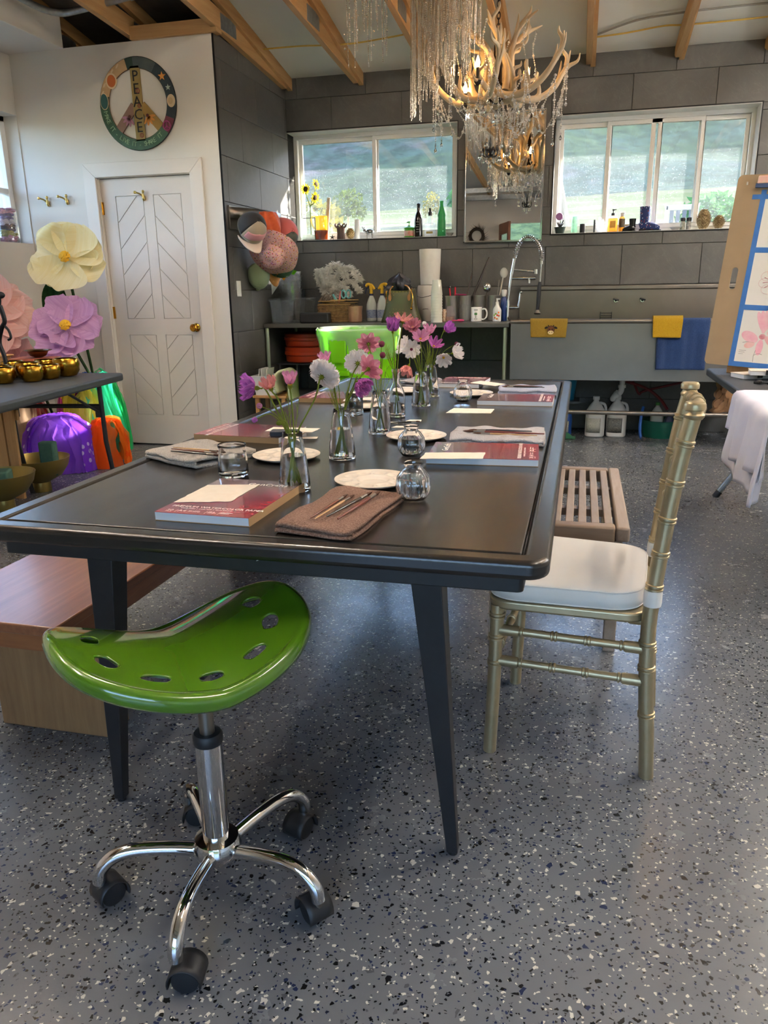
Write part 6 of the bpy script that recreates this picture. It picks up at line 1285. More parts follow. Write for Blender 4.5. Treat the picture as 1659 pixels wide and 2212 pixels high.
def cone(label, loc, r, h, mat, rows, n, name='pine_cone', tipm=None):
    o = thing(name, label, 'pine cone', loc); MB().ball((0, 0, h/2), 1, 16, (r*.72, r*.72, h*.48)).obj('core', mat, o); mb = MB()
    for k in range(rows):
        t = (k+.5)/rows; z = h*t*.94+.003; rr = r*math.sin(PI*(.12+.8*t))**.7
        for j in range(n):
            a = 2*PI*(j+.5*(k % 2))/n; c, s = math.cos(a), math.sin(a); w_ = rr*PI/n*1.15; p = V(rr*.7*c, rr*.7*s, z-h*.02); q = V(rr*c, rr*s, z+h*.025); tn = V(-s, c, 0)*w_*.8
            mb.add([p-tn*.6, p+tn*.6, q+tn+V(0, 0, -h*.006), q+V(0, 0, h*.02), q-tn+V(0, 0, -h*.006), (p+q)/2+V(0, 0, -h*.035)], [(0, 1, 2, 3, 4), (0, 4, 5), (1, 5, 2), (2, 5, 3), (4, 3, 5), (0, 5, 1)])
    mb.obj('scales', tipm or mat, o, smooth=0); return o
PINC = pbr('pine_scale', '6a4630', .7, c2='b09a6c', scale=60); GOLDC = pbr('gold_leaf', 'b89858', .4, .6, c2='e0cc98', scale=60)
cone('gold painted pine cone on the left sill', (-2.03, YS, ZS), .042, .095, PINC, 9, 12, tipm=GOLDC)
cv_ = lathing('white_cylinder', 'plain white cylinder vase on the left sill', 'vase', (-1.972, 6.955, ZS), [(.022, 0), (.024, .003), (.024, .165), (.02, .166), (.02, .01), (1e-5, .01)], WHITEPL)
bl = thing('bull_figure', 'small silver long-horned cow figurine', 'figurine', (-1.86, YS-.01, ZS)); SILV = pbr('silver_mosaic', 'a8aaa8', .25, .8, c2='5a5a5c', scale=90)
MB().ball((.01, 0, .055), 1, 14, (.038, .018, .024)).ball((-.035, 0, .068), 1, 12, (.016, .012, .014)).obj('cow_body', SILV, bl); [MB().tube([(x, y, .045), (x, y, 0)], [.005, .003], 6).obj('leg', SILV, bl) for x in (-.012, .034) for y in (-.01, .01)]
for s in (-1, 1): MB().tube(cr([(-.036, s*.006, .078), (-.045, s*.022, .086), (-.05, s*.026, .1)], 4), [.004]*4+[.003]*4+[.001], 6).obj('horn', BLACKPL, bl)
MB().tube(cr([(.046, 0, .06), (.06, 0, .08), (.055, 0, .10)], 4), .002, 6).obj('tail', SILV, bl)
pg = thing('pump_tub', 'green tub of hand cleaner with a pump', 'pump tub', (-1.497, YS, ZS)); GRT = pbr('green_tub', '3f9a20', .35)
MB().lathe([(.04, 0), (.044, .005), (.044, .065), (.047, .067), (.047, .08), (.03, .088), (1e-5, .088)], 28).obj('tub_body', GRT, pg); MB().lathe([(.0446, .01), (.0446, .055)], 28).obj('tub_label', pbr('tub_label', 'd8d8c8', .5, c2='c84a30', scale=25), pg)
MB().lathe([(.012, .088), (.012, .098), (.004, .1), (.004, .12), (.011, .122), (.012, .13), (1e-5, .133)], 14).box(-.02, .004, -.004, .004, .12, .127).obj('pump', GRT, pg)
WB = lambda r, h: [(r*.9, 0), (r, .004), (r, h*.52), (r*.8, h*.64), (r*.42, h*.76), (r*.36, h*.9), (r*.42, h*.92), (r*.42, h*.99), (r*.3, h)]
db = thing('dark_bottle', 'black screen-printed wine bottle on the left sill', 'bottle', (-1.413, YS, ZS)); MB().lathe(WB(.036, .275), 28).obj('bottle_body', pbr('black_bottle', '0c0c0e', .12), db)
for i in range(5): MB().box(-.014+.002*(i % 2), .014-.003*(i % 3), -.0368, -.0355, .04+.02*i, .044+.02*i).obj('print_line', pbr('grey_print', '8a8a88', .6), db)
wsq = thing('clear_bottle', 'square clear spirit bottle with a black stopper', 'bottle', (-1.312, YS, ZS)); MB().prism(rrect(-.048, .048, -.026, .026, .012), 0, .11).lathe([(.03, .11), (.014, .15), (.013, .175)], 20).obj('bottle_body', film('clear_bottle', 'eef4f2', .14, .03), wsq, bevel=.008); MB().lathe([(.016, .172), (.016, .2), (.01, .202)], 16).lathe([(.009, .2), (.010, .232)], 14).obj('stopper', BLACKPL, wsq); MB().box(-.028, .028, -.0275, -.0262, .025, .043).obj('bottle_label', pbr('gold_label', 'b09a58', .5), wsq)
gbt = thing('green_bottle', 'bright green glass bottle on the left sill', 'bottle', (-1.212, YS, ZS)); MB().lathe([(.03, 0), (.0345, .004), (.0345, .12), (.03, .15), (.0335, .17), (.024, .205), (.0135, .25), (.0125, .272), (.0155, .275), (.0155, .285)], 28, mod=lambda a, z: 1+.015*math.sin(8*a+z*40)).obj('glass_body', film('green_glass', '2fb858', .62, .03, .6), gbt, solid=.003)
lathing('small_bowl', 'small grey pinch bowl at the right end of the left sill', 'bowl', (-1.135, YS-.02, ZS), [(.014, 0), (.03, .022), (.032, .026), (.028, .024), (1e-5, .006)], pbr('grey_ceramic', '8a8880', .6))
# right sill
pl = thing('succulent_pot', 'small dark pot with a plant at the left end of the right sill', 'plant', (-.215, YS-.01, ZS2)); MB().lathe([(.034, 0), (.045, .045), (.05, .05), (.04, .047), (1e-5, .04)], 22).obj('pot', pbr('dark_pot', '2a3a34', .5), pl)
for i in range(9): a = i*2.4; MB().tube([(0, 0, .045), (.03*math.cos(a), .02*math.sin(a), .08+.012*(i % 3))], [.007, .002], 6).obj('leaf', BLACKPL, pl)
lathing('purple_disc', 'round purple disc propped on the right sill', 'disc', (-.225, 7.0, ZS2+.14), [(1e-5, -.004), (.026, -.004), (.03, .0), (.026, .004), (1e-5, .004)], pbr('purple_lid', '7a4a7a', .5)).rotation_euler = (R(80), 0, R(10))
lathing('green_tumbler', 'tall pale green glass tube on the right sill', 'vase', (-.10, YS+.02, ZS2), [(.024, 0), (.026, .004), (.026, .13), (.024, .131), (.024, .01), (1e-5, .008)], film('green_tint_glass', '9ad0b0', .35, .04))
lathing('black_cup', 'short black cup beside the pale green glass', 'cup', (-.032, YS-.01, ZS2), [(.021, 0), (.023, .003), (.023, .068), (.021, .07), (.02, .01), (1e-5, .008)], BLACKPL)
lathing('black_marker', 'slim black stand on the right sill', 'stand', (.062, YS, ZS2), [(.008, 0), (.008, .095), (.006, .1)], BLACKPL, 10)
cr_ = thing('clear_crystal', 'clear facetted crystal lump on the right sill', 'crystal', (.125, YS, ZS2))
for i in range(5): MB().tube([(.014*(i-2), .0, 0), (.022*(i-2), .01*(i % 2), .07+.02*((i*2) % 3)), (.024*(i-2), .01, .085+.02*((i*2) % 3))], [.016, .014, .001], 6).obj('shard', film('crystal_film', 'e8eef4', .3, .05), cr_)
hs = thing('amber_soap', 'amber hand soap bottle with a black pump on the right sill', 'soap bottle', (.205, YS, ZS2)); AMS = film('amber_soap_film', 'e8a01c', .62, .05, .65)
MB().prism(rrect(-.038, .038, -.024, .024, .012), 0, .105).obj('bottle_body', AMS, hs, bevel=.006); MB().prism(rrect(-.0385, .0385, -.0245, .0245, .012), .105, .125).lathe([(.014, .125), (.014, .133)], 14).obj('shoulder', film('clear_shoulder', 'f4ecd0', .25, .05), hs, bevel=.006); MB().box(-.022, .022, -.0256, -.0245, .03, .085).obj('bottle_label', pbr('amber_label', 'c8841c', .5, c2='e0b050', scale=60), hs)
MB().lathe([(.015, .128), (.015, .145), (.004, .146), (.004, .165), (.009, .166), (.009, .175)], 14).box(-.004, .024, -.004, .004, .168, .174).obj('pump', BLACKPL, hs)
bb = thing('label_bottle', 'small amber bottle with a black label and white cap', 'bottle', (.277, YS+.01, ZS2)); MB().lathe([(.022, 0), (.024, .003), (.024, .10), (.018, .115), (.013, .12)], 20).obj('bottle_body', AMS, bb); MB().lathe([(.0244, .035), (.0244, .1)], 20).obj('bottle_label', pbr('black_label', '1c1a16', .5, c2='6a5a3a', scale=70), bb); MB().lathe([(.015, .118), (.015, .145), (.012, .148)], 16).obj('cap', WHITEPL, bb)
def boot(label, loc, s, mat, h=.16):
    o = thing('boot_vase', label, 'boot', loc, sc=s); 
    # leg of the boot with a flared top, then foot and heel
    MB().lathe([(.030, .035), (.033, .06), (.035, .10), (.038, h), (.034, h), (.03, .06), (1e-5, .05)], 26, M=Matrix.Translation((-.02, 0, 0))).obj('boot_shaft', mat, o)
    MB().tube(cr([(-.052, 0, .03), (-.02, 0, .04), (.02, 0, .032), (.055, 0, .022), (.085, 0, .018)], 5), lerpl([.024, .034, .029, .025, .012], 21), 16, flat=1).obj('boot_foot', mat, o)
    MB().prism([(-.055, -.028), (-.01, -.028), (.08, -.018), (.098, 0), (.08, .018), (-.01, .028), (-.055, .028)], 0, .008).box(-.055, -.02, -.026, .026, 0, .014).obj('boot_sole', BLACKPL, o, bevel=.003)
    return o
boot('small glossy black ceramic boot on the right sill', (.345, YS-.01, ZS2), .72, pbr('black_glaze', '101012', .12), .135).rotation_euler = (0, 0, R(180))
boot('blue paint-splashed ceramic boot on the right sill', (.475, YS-.01, ZS2), 1.12, make_floral('splash_glaze', '1c2c5c', [(30, 0, '2a4a8a'), (55, 2, '8a2a30'), (80, 5, 'b8c0d0')]), .165)
lathing('white_dish', 'shallow white dish on the right sill', 'dish', (.69, YS-.02, ZS2), [(.02, 0), (.042, .018), (.045, .022), (.04, .02), (1e-5, .006)], WHITEPL)
for x, l, c in ((.745, 'small paint bottle with a dark cap, left of the pair by the pine cones', '6a7a6a'), (.79, 'small paint bottle with a dark cap, right of the pair by the pine cones', '3c4858')):
    o = thing('paint_bottle', l, 'bottle', (x, YS-.005, ZS2)); MB().lathe([(.017, 0), (.019, .003), (.019, .06), (.014, .066)], 18).obj('bottle_body', pbr('paint_'+c, c, .4, c2='b8b4a8', scale=60), o); MB().lathe([(.0195, .066), (.0195, .09), (.017, .092)], 18).obj('cap', BLACKPL, o)
cone('large pine cone on the right sill', (.90, YS, ZS2), .056, .155, PINC, 13, 14, tipm=pbr('pine_scale_pale', '8a6a48', .7, c2='d0bc8c', scale=50)); cone('smaller round pine cone at the right end of the sill', (1.015, YS, ZS2), .048, .105, PINC, 10, 13, tipm=MATS['pine_scale_pale'])

# ------------------------------------------------------------------ left side: peace sign, folding table, paper flowers
ps = thing('peace_sign', 'round painted peace sign lettered PEACE on the white wall', 'sign', (-3.175, YD-.002, 2.497))
RO_, RI_ = .302, .232; D_ = .012
MXZ = Matrix(((1, 0, 0, 0), (0, 0, 1, 0), (0, 1, 0, 0), (0, 0, 0, 1)))   # draw in x-z, thickness along y
def arc_piece(nm, mat, a0, a1, r0=RI_, r1=RO_, d0=0, d1=D_):
    n = max(3, int(abs(a1-a0)/5)); A = [R(a0+(a1-a0)*i/n) for i in range(n+1)]
    poly = [(r1*math.cos(a), r1*math.sin(a)) for a in A]; inn = [(r0*math.cos(a), r0*math.sin(a)) for a in A]; k = n+1
    vs = [(x, -d1, z) for x, z in poly]+[(x, -d1, z) for x, z in inn]+[(x, -d0, z) for x, z in poly]+[(x, -d0, z) for x, z in inn]
    fs = [(i, i+1, k+i+1, k+i) for i in range(n)]+[(2*k+i, 3*k+i, 3*k+i+1, 2*k+i+1) for i in range(n)]+[(i, 2*k+i, 2*k+i+1, i+1) for i in range(n)]+[(k+i, k+i+1, 3*k+i+1, 3*k+i) for i in range(n)]+[(0, k, 3*k, 2*k), (n, 2*k+n, 3*k+n, k+n)]
    return MB().add(vs, fs).obj(nm, mat, ps, smooth=30)
cz = lambda n, c, c2=None: pbr(n, c, .5, c2=c2, scale=14, bump=.1, bscale=60)
GRN_ = cz('sign_green', '2f4f38', '3c6046'); NIGHT = cz('sign_night', '18242c', '22343c'); SANDP = cz('sign_sand', 'b8946a', 'c8a87c'); DARKR = cz('sign_maroon', '5a2030', '6a2838'); GREYB = cz('sign_grey', '3c4648', '4c5a58'); OCH = cz('sign_ochre', '8a7440', '9a8650'); ORG = cz('sign_orange', 'd08a3a'); LETG = cz('sign_pale_green', '8fae88'); BLK = cz('sign_black', '14161a'); CREAM = cz('sign_cream', 'd8c09a')
for nm, m_, a, b in (('green_arc', GRN_, 182, 318), ('maroon_arc', DARKR, 318, 338), ('night_arc', NIGHT, 338, 416), ('grey_arc', GREYB, 56, 92), ('sand_arc', SANDP, 104, 165), ('dark_green_arc', cz('sign_darkgreen', '1f3a30'), 92, 104), ('left_arc', cz('sign_leafgreen', '2c4436'), 165, 182)): arc_piece(nm, m_, a, b)
MB().tube([(RO_*math.cos(a), -.006, RO_*math.sin(a)) for a in [2*PI*i/64 for i in range(64)]], .0045, 6, closed=True).obj('rim_edge', BLK, ps)
MB().tube([(RI_*math.cos(a), -.006, RI_*math.sin(a)) for a in [2*PI*i/64 for i in range(64)]], .0035, 6, closed=True).obj('inner_edge', cz('sign_brown', '6a4a2c'), ps)
MB().box(-.038, .038, -.012, 0, -RI_-.01, RI_+.015).obj('upright', OCH, ps, bevel=.002)
for s in (-1, 1):
    w_ = .032; d = V(s*.72, 0, -.70).normalized(); n_ = V(-d.z, 0, d.x)*w_; a, b = V(s*.03, 0, -.01), d*(RI_+.012)
    MB().add([tuple(p+V(0, y, 0)) for y in (-.011, 0) for p in (a-n_, a+n_, b+n_, b-n_)], [(0, 1, 2, 3), (7, 6, 5, 4), (0, 4, 5, 1), (1, 5, 6, 2), (2, 6, 7, 3), (3, 7, 4, 0)]).obj('branch', cz('branch_mauve', '8a6a5c') if s < 0 else cz('branch_gold', '9a7a3a'), ps)
for i, ch in enumerate('PEACE'): text(ch, .10, BLK, ps, (0, -.0135, .148-i*.083), (R(90), 0, 0), .0008, 'CENTER')
def curved(body, a0, a1, r, size, mat):
    for i, ch in enumerate(body):
        if ch == ' ': continue
        a = R(a0+(a1-a0)*i/(len(body)-1)); text(ch, size, mat, ps, (r*math.cos(a), -.0135, r*math.sin(a)), (R(90), -(a+PI/2), 0), .0008, 'CENTER')
curved('MAKE IT - LIVE IT - SHARE IT', 190, 308, .279, .045, LETG)
def flat(nm, x, z, rx, rz, mat, rot=0, d=.013): return MB().lathe([(1, 0), (1, 1), (1e-5, 1)], 20, M=Matrix.Translation((x, -d, z)) @ Matrix.Rotation(rot, 4, 'Y') @ Matrix.Rotation(R(90), 4, 'X') @ Matrix.Diagonal((rx, rz, .0012, 1))).obj(nm, mat, ps)
pc = lambda a, r=.267: (r*math.cos(R(a)), r*math.sin(R(a)))
for a, n, c, s in ((38, 5, ORG, .032), (20, 5, cz('star_pale', 'b8c4b4'), .022)):
    x, z = pc(a); P = [(x+s*(1 if k % 2 == 0 else .4)*math.cos(R(90+36*k)), z+s*(1 if k % 2 == 0 else .4)*math.sin(R(90+36*k))) for k in range(10)]
    MB().prism(P, .0125, .0138, Matrix(((1, 0, 0, 0), (0, 0, -1, 0), (0, 1, 0, 0), (0, 0, 0, 1)))).obj('painted_star', c, ps)
flat('moon', *pc(1), .032, .042, CREAM); flat('moon_ring', *pc(1, .262), .018, .022, cz('moon_ring', 'c8aa80'), 0, .0142); flat('sun_disc', *pc(140, .25), .034, .04, cz('sun_orange', 'c0642c')); flat('sun_ring', *pc(140, .25), .045, .052, CREAM, 0, .0122)
for i in range(5): x, z = pc(140+(i-2)*11, .285); flat('sun_ray', x, z, .007, .018, CREAM, R(-(50-(i-2)*11))*0+R(40), .0125)
flat('planet', *pc(173), .03, .05, cz('planet_teal', '2c5a58')); flat('planet_rim', *pc(173), .034, .055, CREAM, 0, .0122)
x, z = pc(325)
for q in (.028,): MB().tube([(x+q*math.cos(a), -.0135, z+q*1.1*math.sin(a)) for a in [2*PI*i/20 for i in range(20)]], .004, 6, closed=True).tube([(x, -.0135, z+q), (x, -.0135, z-q)], .003, 6).tube([(x, -.0135, z), (x-.02, -.0135, z-.02)], .003, 6).tube([(x, -.0135, z), (x+.02, -.0135, z-.02)], .003, 6).obj('small_peace_mark', cz('sign_pink', 'a83a78'), ps)
for s, c in ((-1, cz('petal_mauve', 'b07a90')), (1, ORG)):
    for i in range(5):
        a = R(-90+s*30+(i-2)*32); flat('painted_petal', s*.075+.03*math.cos(a), -.085+.03*math.sin(a), .009, .03, c, -(a+PI/2))
    flat('painted_centre', s*.072, -.078, .011, .011, cz('sign_darkcentre', '5a2020'), 0, .0145)
for z, r in ((.085, .014), (-.205, .014), (-.012, .012)): x = .012; MB().tube([(x+r*math.cos(a), -.0138, z+r*math.sin(a)) for a in [2*PI*i/14 for i in range(14)]], .0022, 5, closed=True).tube([(x, -.0138, z+r), (x, -.0138, z-r)], .0018, 5).obj('red_peace_mark', cz('sign_red', '8a3030'), ps)
# folding table
FT = pbr('charcoal_table_plastic', '35393c', .5, c2='2e3235', scale=60, bump=.1, bscale=200)
ft = thing('folding_table', 'charcoal folding table on black steel legs at the left', 'table', (-2.636, 4.118, 0), rz=R(8.2))
MB().prism(rrect(-.76, 0, -1.85, 0, .03), .695, .74).obj('table_top', FT, ft, bevel=.012, seg=3)
for x in (-.10, -.66): MB().tube([(x, -.14, .70), (x, -.13, .35), (x, -.05, .0)], .0135, 10).obj('leg', BLACKPAINT, ft)
MB().tube([(-.66, -.137, .56), (-.10, -.137, .56)], .013, 10).obj('cross_bar', BLACKPAINT, ft)
for x in (-.12, -.64): MB().tube([(x, -.5, .69), (x, -.15, .53)], .008, 8).obj('brace', BLACKPAINT, ft); MB().cbox((x, -.137, .53), (.03, .03, .07)).obj('lock_bracket', BLACKPL, ft)
for x in (-.10, -.66): MB().tube([(x, -1.7, .70), (x, -1.72, 0)], .0135, 10).obj('leg', BLACKPAINT, ft)
ZF = .7405
BOWLM = pbr('hammered_brass', 'b08a34', .2, 1.0, c2='8a6420', scale=25, bump=.3, bscale=45)
bw0 = MB().lathe([(.02, 0), (.045, .004), (.06, .022), (.064, .045), (.06, .062), (.056, .066), (.052, .064), (.058, .045), (.05, .014), (1e-5, .008)], 36).obj('singing_bowl', BOWLM)
bl_ = [(-2.985, 3.52, 1.0, 'nearest at the left corner of the cluster'), (-2.885, 3.62, 1.0, 'in the front row, second from the left'), (-2.865, 3.745, .95, 'at the right end of the front row'), (-3.09, 3.62, 1.0, 'at the left, behind the front row'), (-3.0, 3.74, 1.08, 'in the middle of the cluster'), (-2.865, 3.895, 1.2, 'largest, at the right back of the cluster'), (-3.13, 3.78, 1.1, 'at the left of the back row'), (-3.0, 3.9, 1.1, 'in the middle of the back row')]
for i, (x, y, s, l) in enumerate(bl_):
    o = bw0 if i == 0 else copytree(bw0); o.location = (x, y, ZF); o.scale = (s, s, s*1.3); tag(o, 'hammered brass singing bowl '+l, 'bowl', 'brass singing bowls')
for i, (c, w_, z, a, l) in enumerate((('4a4640', .30, 0, 3, 'dark book at the bottom of the stack behind the bowls'), ('9a4a40', .27, .032, -4, 'dusty red book in the middle of the stack behind the bowls'), ('a85a44', .24, .062, 5, 'orange-brown book on top of the stack behind the bowls'))):
    o = thing('book', l, 'book', (-3.19, 4.06, ZF+z), R(8+a), 'books behind the bowls'); MB().box(-w_/2, w_/2, -.09, .09, 0, .004).box(-w_/2, w_/2, -.09, .09, .024, .028).box(-w_/2, w_/2, -.092, -.088, 0, .028).obj('book_cover', pbr('book_'+c, c, .5), o); MB().box(-w_/2+.006, w_/2-.006, -.087, .085, .004, .024).obj('pages', PAGES, o)
lathing('brass_dish', 'shallow flared brass dish on top of the books', 'dish', (-3.17, 4.06, ZF+.0915), [(.02, 0), (.045, .01), (.06, .035), (.082, .042), (.08, .044), (.055, .036), (.04, .014), (1e-5, .006)], pbr('dark_brass', '7a5a34', .25, 1.0), 32, 'dish_body')
cn = thing('wooden_stand', 'small pine stand at the left edge behind the bowls', 'stand', (-3.36, 4.0, ZF)); MB().box(-.05, .02, -.03, .03, 0, .10).box(-.07, .035, -.04, .04, .10, .112).obj('stand_body', PINE, cn, bevel=.004)
fg = thing('iron_figure', 'black curled iron ornament at the far left edge', 'ornament', (-3.125, 3.72, ZF)); MB().tube(cr([(0, 0, .0), (.0, 0, .12), (-.02, 0, .20), (.01, 0, .28), (.035, 0, .32), (.02, 0, .40)], 6), .012, 8).tube(cr([(.02, 0, .30), (.05, 0, .27), (.06, 0, .23), (.04, 0, .215)], 6), .007, 8).ball((.03, 0, .455), .024, 12, (1.2, .8, .8)).tube([(.02, 0, .40), (.03, 0, .45)], .006, 6).ball((.01, 0, .54), .012, 8).tube([(.02, 0, .45), (.01, 0, .54)], .004, 6).obj('iron_body', pbr('black_iron', '14161c', .4, .5), fg)
# giant paper flowers
def petal_big(L, w, curl, seed, ruff=.012):
    rnd = random.Random(seed); p = [rnd.uniform(0, 6) for _ in range(4)]
    def f(u, v):
        wd = w*(math.sin(PI*min(1, v*.78+.1)))**.8; x = (u-.5)*wd; z = curl*L*v*v+.25*wd*((u-.5)**2)*2-.02*math.sin(PI*v)+ruff*v*(math.sin(7*u+p[0])+.6*math.sin(15*u+p[1]))*.5+.004*math.sin(40*u+p[2])*v
        return (x, .01+L*v*(1-.12*abs(curl)*v)+.012*math.sin(9*u+p[3])*v*v, z)
    return MB().grid(f, 18, 12)
def big_flower(label, head, face, base, mat, L, w, spec, cm, roll=0):
    o = thing('paper_flower', label, 'paper flower', base, group='giant paper flowers'); b = V(*base); h = V(*head)-b; f = V(*face).normalized()
    q = Matrix.Translation(h) @ f.to_track_quat('Z', 'Y').to_matrix().to_4x4() @ Matrix.Rotation(R(roll), 4, 'Z')
    MB().tube(cr([(0, 0, 0), V(h.x*.3, h.y*.3, h.z*.45), V(h.x*.8, h.y*.85, h.z*.85), h-f*.03], 8), .010, 8).obj('stem', DKSTEM, o)
    for i, (a, cl_, lf) in enumerate(spec):
        p_ = petal_big(L*lf, w, cl_, i*7+int(L*100)).obj('petal', mat, o, smooth=180); p_.matrix_local = q @ Matrix.Rotation(R(a), 4, 'Z') @ Matrix.Translation((0, 0, .006*(i % 2)))
    rnd = random.Random(1); c_ = MB()
    for i in range(70):
        a, t = rnd.uniform(0, 2*PI), rnd.uniform(0, 1); d = V(math.cos(a)*t*.9, math.sin(a)*t*.9, 1).normalized()*(.075-.02*t); c_.tube([(0, 0, 0), d*.7, d], [.006, .007, .008], 5)
    c_ = c_.obj('stamens', cm, o); c_.matrix_local = q
    return o
DKSTEM = leafy('dark_stem', '2c4028', '3a5234', .1); STAM = pbr('yellow_stamen', 'd9a81c', .7)
CREP = leafy('cream_crepe', 'efe4b0', 'f6efcc', .4, scale=3, stretch=(40, 1, 1)); LILA = leafy('lilac_crepe', 'c89ac8', 'dcb4d8', .4, scale=3, stretch=(40, 1, 1)); PINKC = leafy('pink_crepe', 'efbcb2', 'f7d8d0', .4, scale=3, stretch=(40, 1, 1))
big_flower('giant cream-yellow paper poppy beside the door', (-3.46, 4.86, 1.43), (.25, -.95, .28), (-3.62, 5.28, 0), CREP, .238, .42, [(75, .25, .82), (-8, .0, .95), (-75, -.22, .95), (-40, -.32, .95), (-150, -.35, .62), (160, .35, .98)], STAM)
big_flower('giant lilac paper flower below the cream one', (-3.365, 4.64, .975), (.2, -.82, .5), (-3.50, 5.26, 0), LILA, .225, .33, [(52, .22, .95), (118, .22, 1.0), (172, .1, 1.05), (-125, -.1, .92), (-62, -.12, .98), (-8, .02, 1.0), (140, .5, .62)], STAM)
big_flower('giant pale pink paper flower at the left edge', (-3.90, 4.55, 1.06), (.35, -.9, .3), (-3.92, 5.2, 0), PINKC, .29, .34, [(0, .05, 1), (45, .15, .95), (95, .2, .9), (140, .1, 1), (-40, -.05, .9), (-85, -.1, 1), (-130, -.05, .9), (180, 0, 1)], STAM)
big_flower('second pale pink paper flower low at the left edge', (-3.80, 4.62, .72), (.2, -1, -.1), (-4.0, 5.24, 0), leafy('rose_crepe', 'e4a8a8', 'efc0bc', .4, scale=3, stretch=(40, 1, 1)), .22, .24, [(30, .1, 1), (90, .1, .95), (150, .1, 1), (-30, -.05, .9), (-90, -.1, 1), (-150, -.05, .9)], STAM)
def bigleaf(label, base, tip, w):
    o = thing('paper_leaf', label, 'paper leaf', base); d = V(*tip)-V(*base); s = V(-d.z, 0, d.x).normalized()
    MB().grid(lambda u, v: tuple(d*v+s*(u-.5)*w*math.sin(PI*min(1, v*.9+.08))+V(0, -.03*abs(u-.5)*2+.02*v, 0)), 8, 10).obj('leaf_blade', leafy('dark_crepe_leaf', '24381f', '32502c', .25), o, smooth=60)
bigleaf('large dark green paper leaf under the cream flower', (-3.72, 4.93, 1.08), (-3.60, 4.93, 1.33), .13); bigleaf('dark green paper leaf between the cream and lilac flowers', (-3.53, 4.88, 1.06), (-3.54, 4.88, 1.26), .07)
# floor: gold pedestal bowls with florist foam
GOLDB = pbr('matt_gold', '9a8448', .35, .8); FOAMG = pbr('florist_foam', '4a6a58', .95, c2='54765f', scale=50)
def ped(label, loc, s): 
    o = thing('pedestal_bowl', label, 'bowl', loc, sc=s); MB().lathe([(.055, 0), (.058, .004), (.055, .06), (.07, .07), (.13, .10), (.172, .16), (.188, .215), (.183, .215), (.165, .16), (.12, .11), (1e-5, .09)], 40).obj('bowl_body', GOLDB, o); return o
ped('gold pedestal bowl on the floor under the folding table, the further one', (-3.26, 4.04, 0), 1.0); ped('gold pedestal bowl on the floor at the left edge, the nearer one', (-3.19, 3.62, 0), 1.0)
for l, loc, d, rz in (('upright green florist foam block in the further gold bowl', (-3.17, 4.03, .107), (.10, .06, .215), 10), ('flat green florist foam block in the nearer gold bowl', (-3.24, 3.61, .115), (.2, .12, .115), 25)):
    o = MB().box(-d[0]/2, d[0]/2, -d[1]/2, d[1]/2, 0, d[2]).obj('florist_foam_block', FOAMG, bevel=.012); o.location = loc; o.rotation_euler = (0, 0, R(rz)); tag(o, l, 'foam block')
# tulle skirts in the sun
def tulle_mat(name, c, op=.55, dots=None):
    if name in MATS: return MATS[name]
    t = NT(name); t.n.remove(t.b); tr_ = t.new('BsdfTransparent'); df = t.new('BsdfDiffuse'); tl_ = t.new('BsdfTranslucent'); col = t.mix(0.0, c, c)
    if dots:
        vo = t.new('TexVoronoi'); vo.inputs['Scale'].default_value = 17; vo.inputs['Randomness'].default_value = .5; t.link(t.pos(False), vo.inputs['Vector']); col = t.mix(t.math('LESS_THAN', vo.outputs['Distance'], .27), col, dots)
    t.link(col, df.inputs[0]); t.link(col, tl_.inputs[0]); a = t.new('MixShader'); a.inputs[0].default_value = .5; t.link(df.outputs[0], a.inputs[1]); t.link(tl_.outputs[0], a.inputs[2])
    b_ = t.new('MixShader'); b_.inputs[0].default_value = op; t.link(tr_.outputs[0], b_.inputs[1]); t.link(a.outputs[0], b_.inputs[2]); t.link(b_.outputs[0], t.out.inputs[0]); return t.m
def tulle(label, loc, rx, ry, h, mats, seed, n=34, frill=.5, wd=.09):
    """heap of gathered net: ribbons fall from the waist in every direction, each colour a part of its own"""
    o = thing('tulle_skirt', label, 'skirt', loc); rnd = random.Random(seed); k = len(mats)
    for i, m_ in enumerate(mats):
        mb = MB()
        for j in range(n):
            a = 2*PI*(i+rnd.random()*1.25)/k; q = rnd.uniform(.75, 1.08); c, s_ = math.cos(a), math.sin(a); lift = rnd.uniform(.0, frill); w_ = wd*rnd.uniform(.7, 1.4); ph = [rnd.uniform(0, 6) for _ in range(3)]; z1 = rnd.uniform(0, .35)*lift
            def f(u, v):
                r = .08+.92*math.sin(PI/2*v)**.75; z = h*((1-v**1.9)*(1+lift*.5*math.sin(PI*v))+z1*v)+.012*math.sin(9*v+ph[0]); sd = (u-.5)*w_*(.35+.65*v)+.018*math.sin(14*v+ph[1])
                return (c*rx*r*q-s_*sd+.01*math.sin(7*u+ph[2]), s_*ry*r*q+c*sd, max(.004, z+.014*math.sin(9*u+ph[1])*v))
            mb.grid(f, 5, 9)
        mb.obj('tulle_layer', m_, o, smooth=180)
    return o
tm = tulle_mat
sk1 = tulle('purple polka-dot tulle skirt heaped on the floor', (-3.52, 4.62, 0), .24, .20, .38, [tm('violet_dots', '9048e0', .65, 'f0e4ff'), tm('violet_tulle', 'a868f0', .45)], 3, 34, .15, .17)
tulle('rainbow tulle skirt piled behind the purple one', (-3.50, 4.98, .06), .27, .18, .46, [tm('green_tulle', '38e08c'), tm('blue_tulle', '4a90ff'), tm('pink_tulle', 'ff60b8'), tm('yellow_tulle', 'f4f060'), tm('aqua_tulle', '50f0c8')], 5, 30, .9, .07)
tulle('orange tulle skirt spread on the floor beside the purple one', (-3.26, 4.80, 0), .14, .16, .34, [tm('orange_tulle', 'ff9030'), tm('orange_tulle2', 'ff7028')], 7, 16, .1, .12)
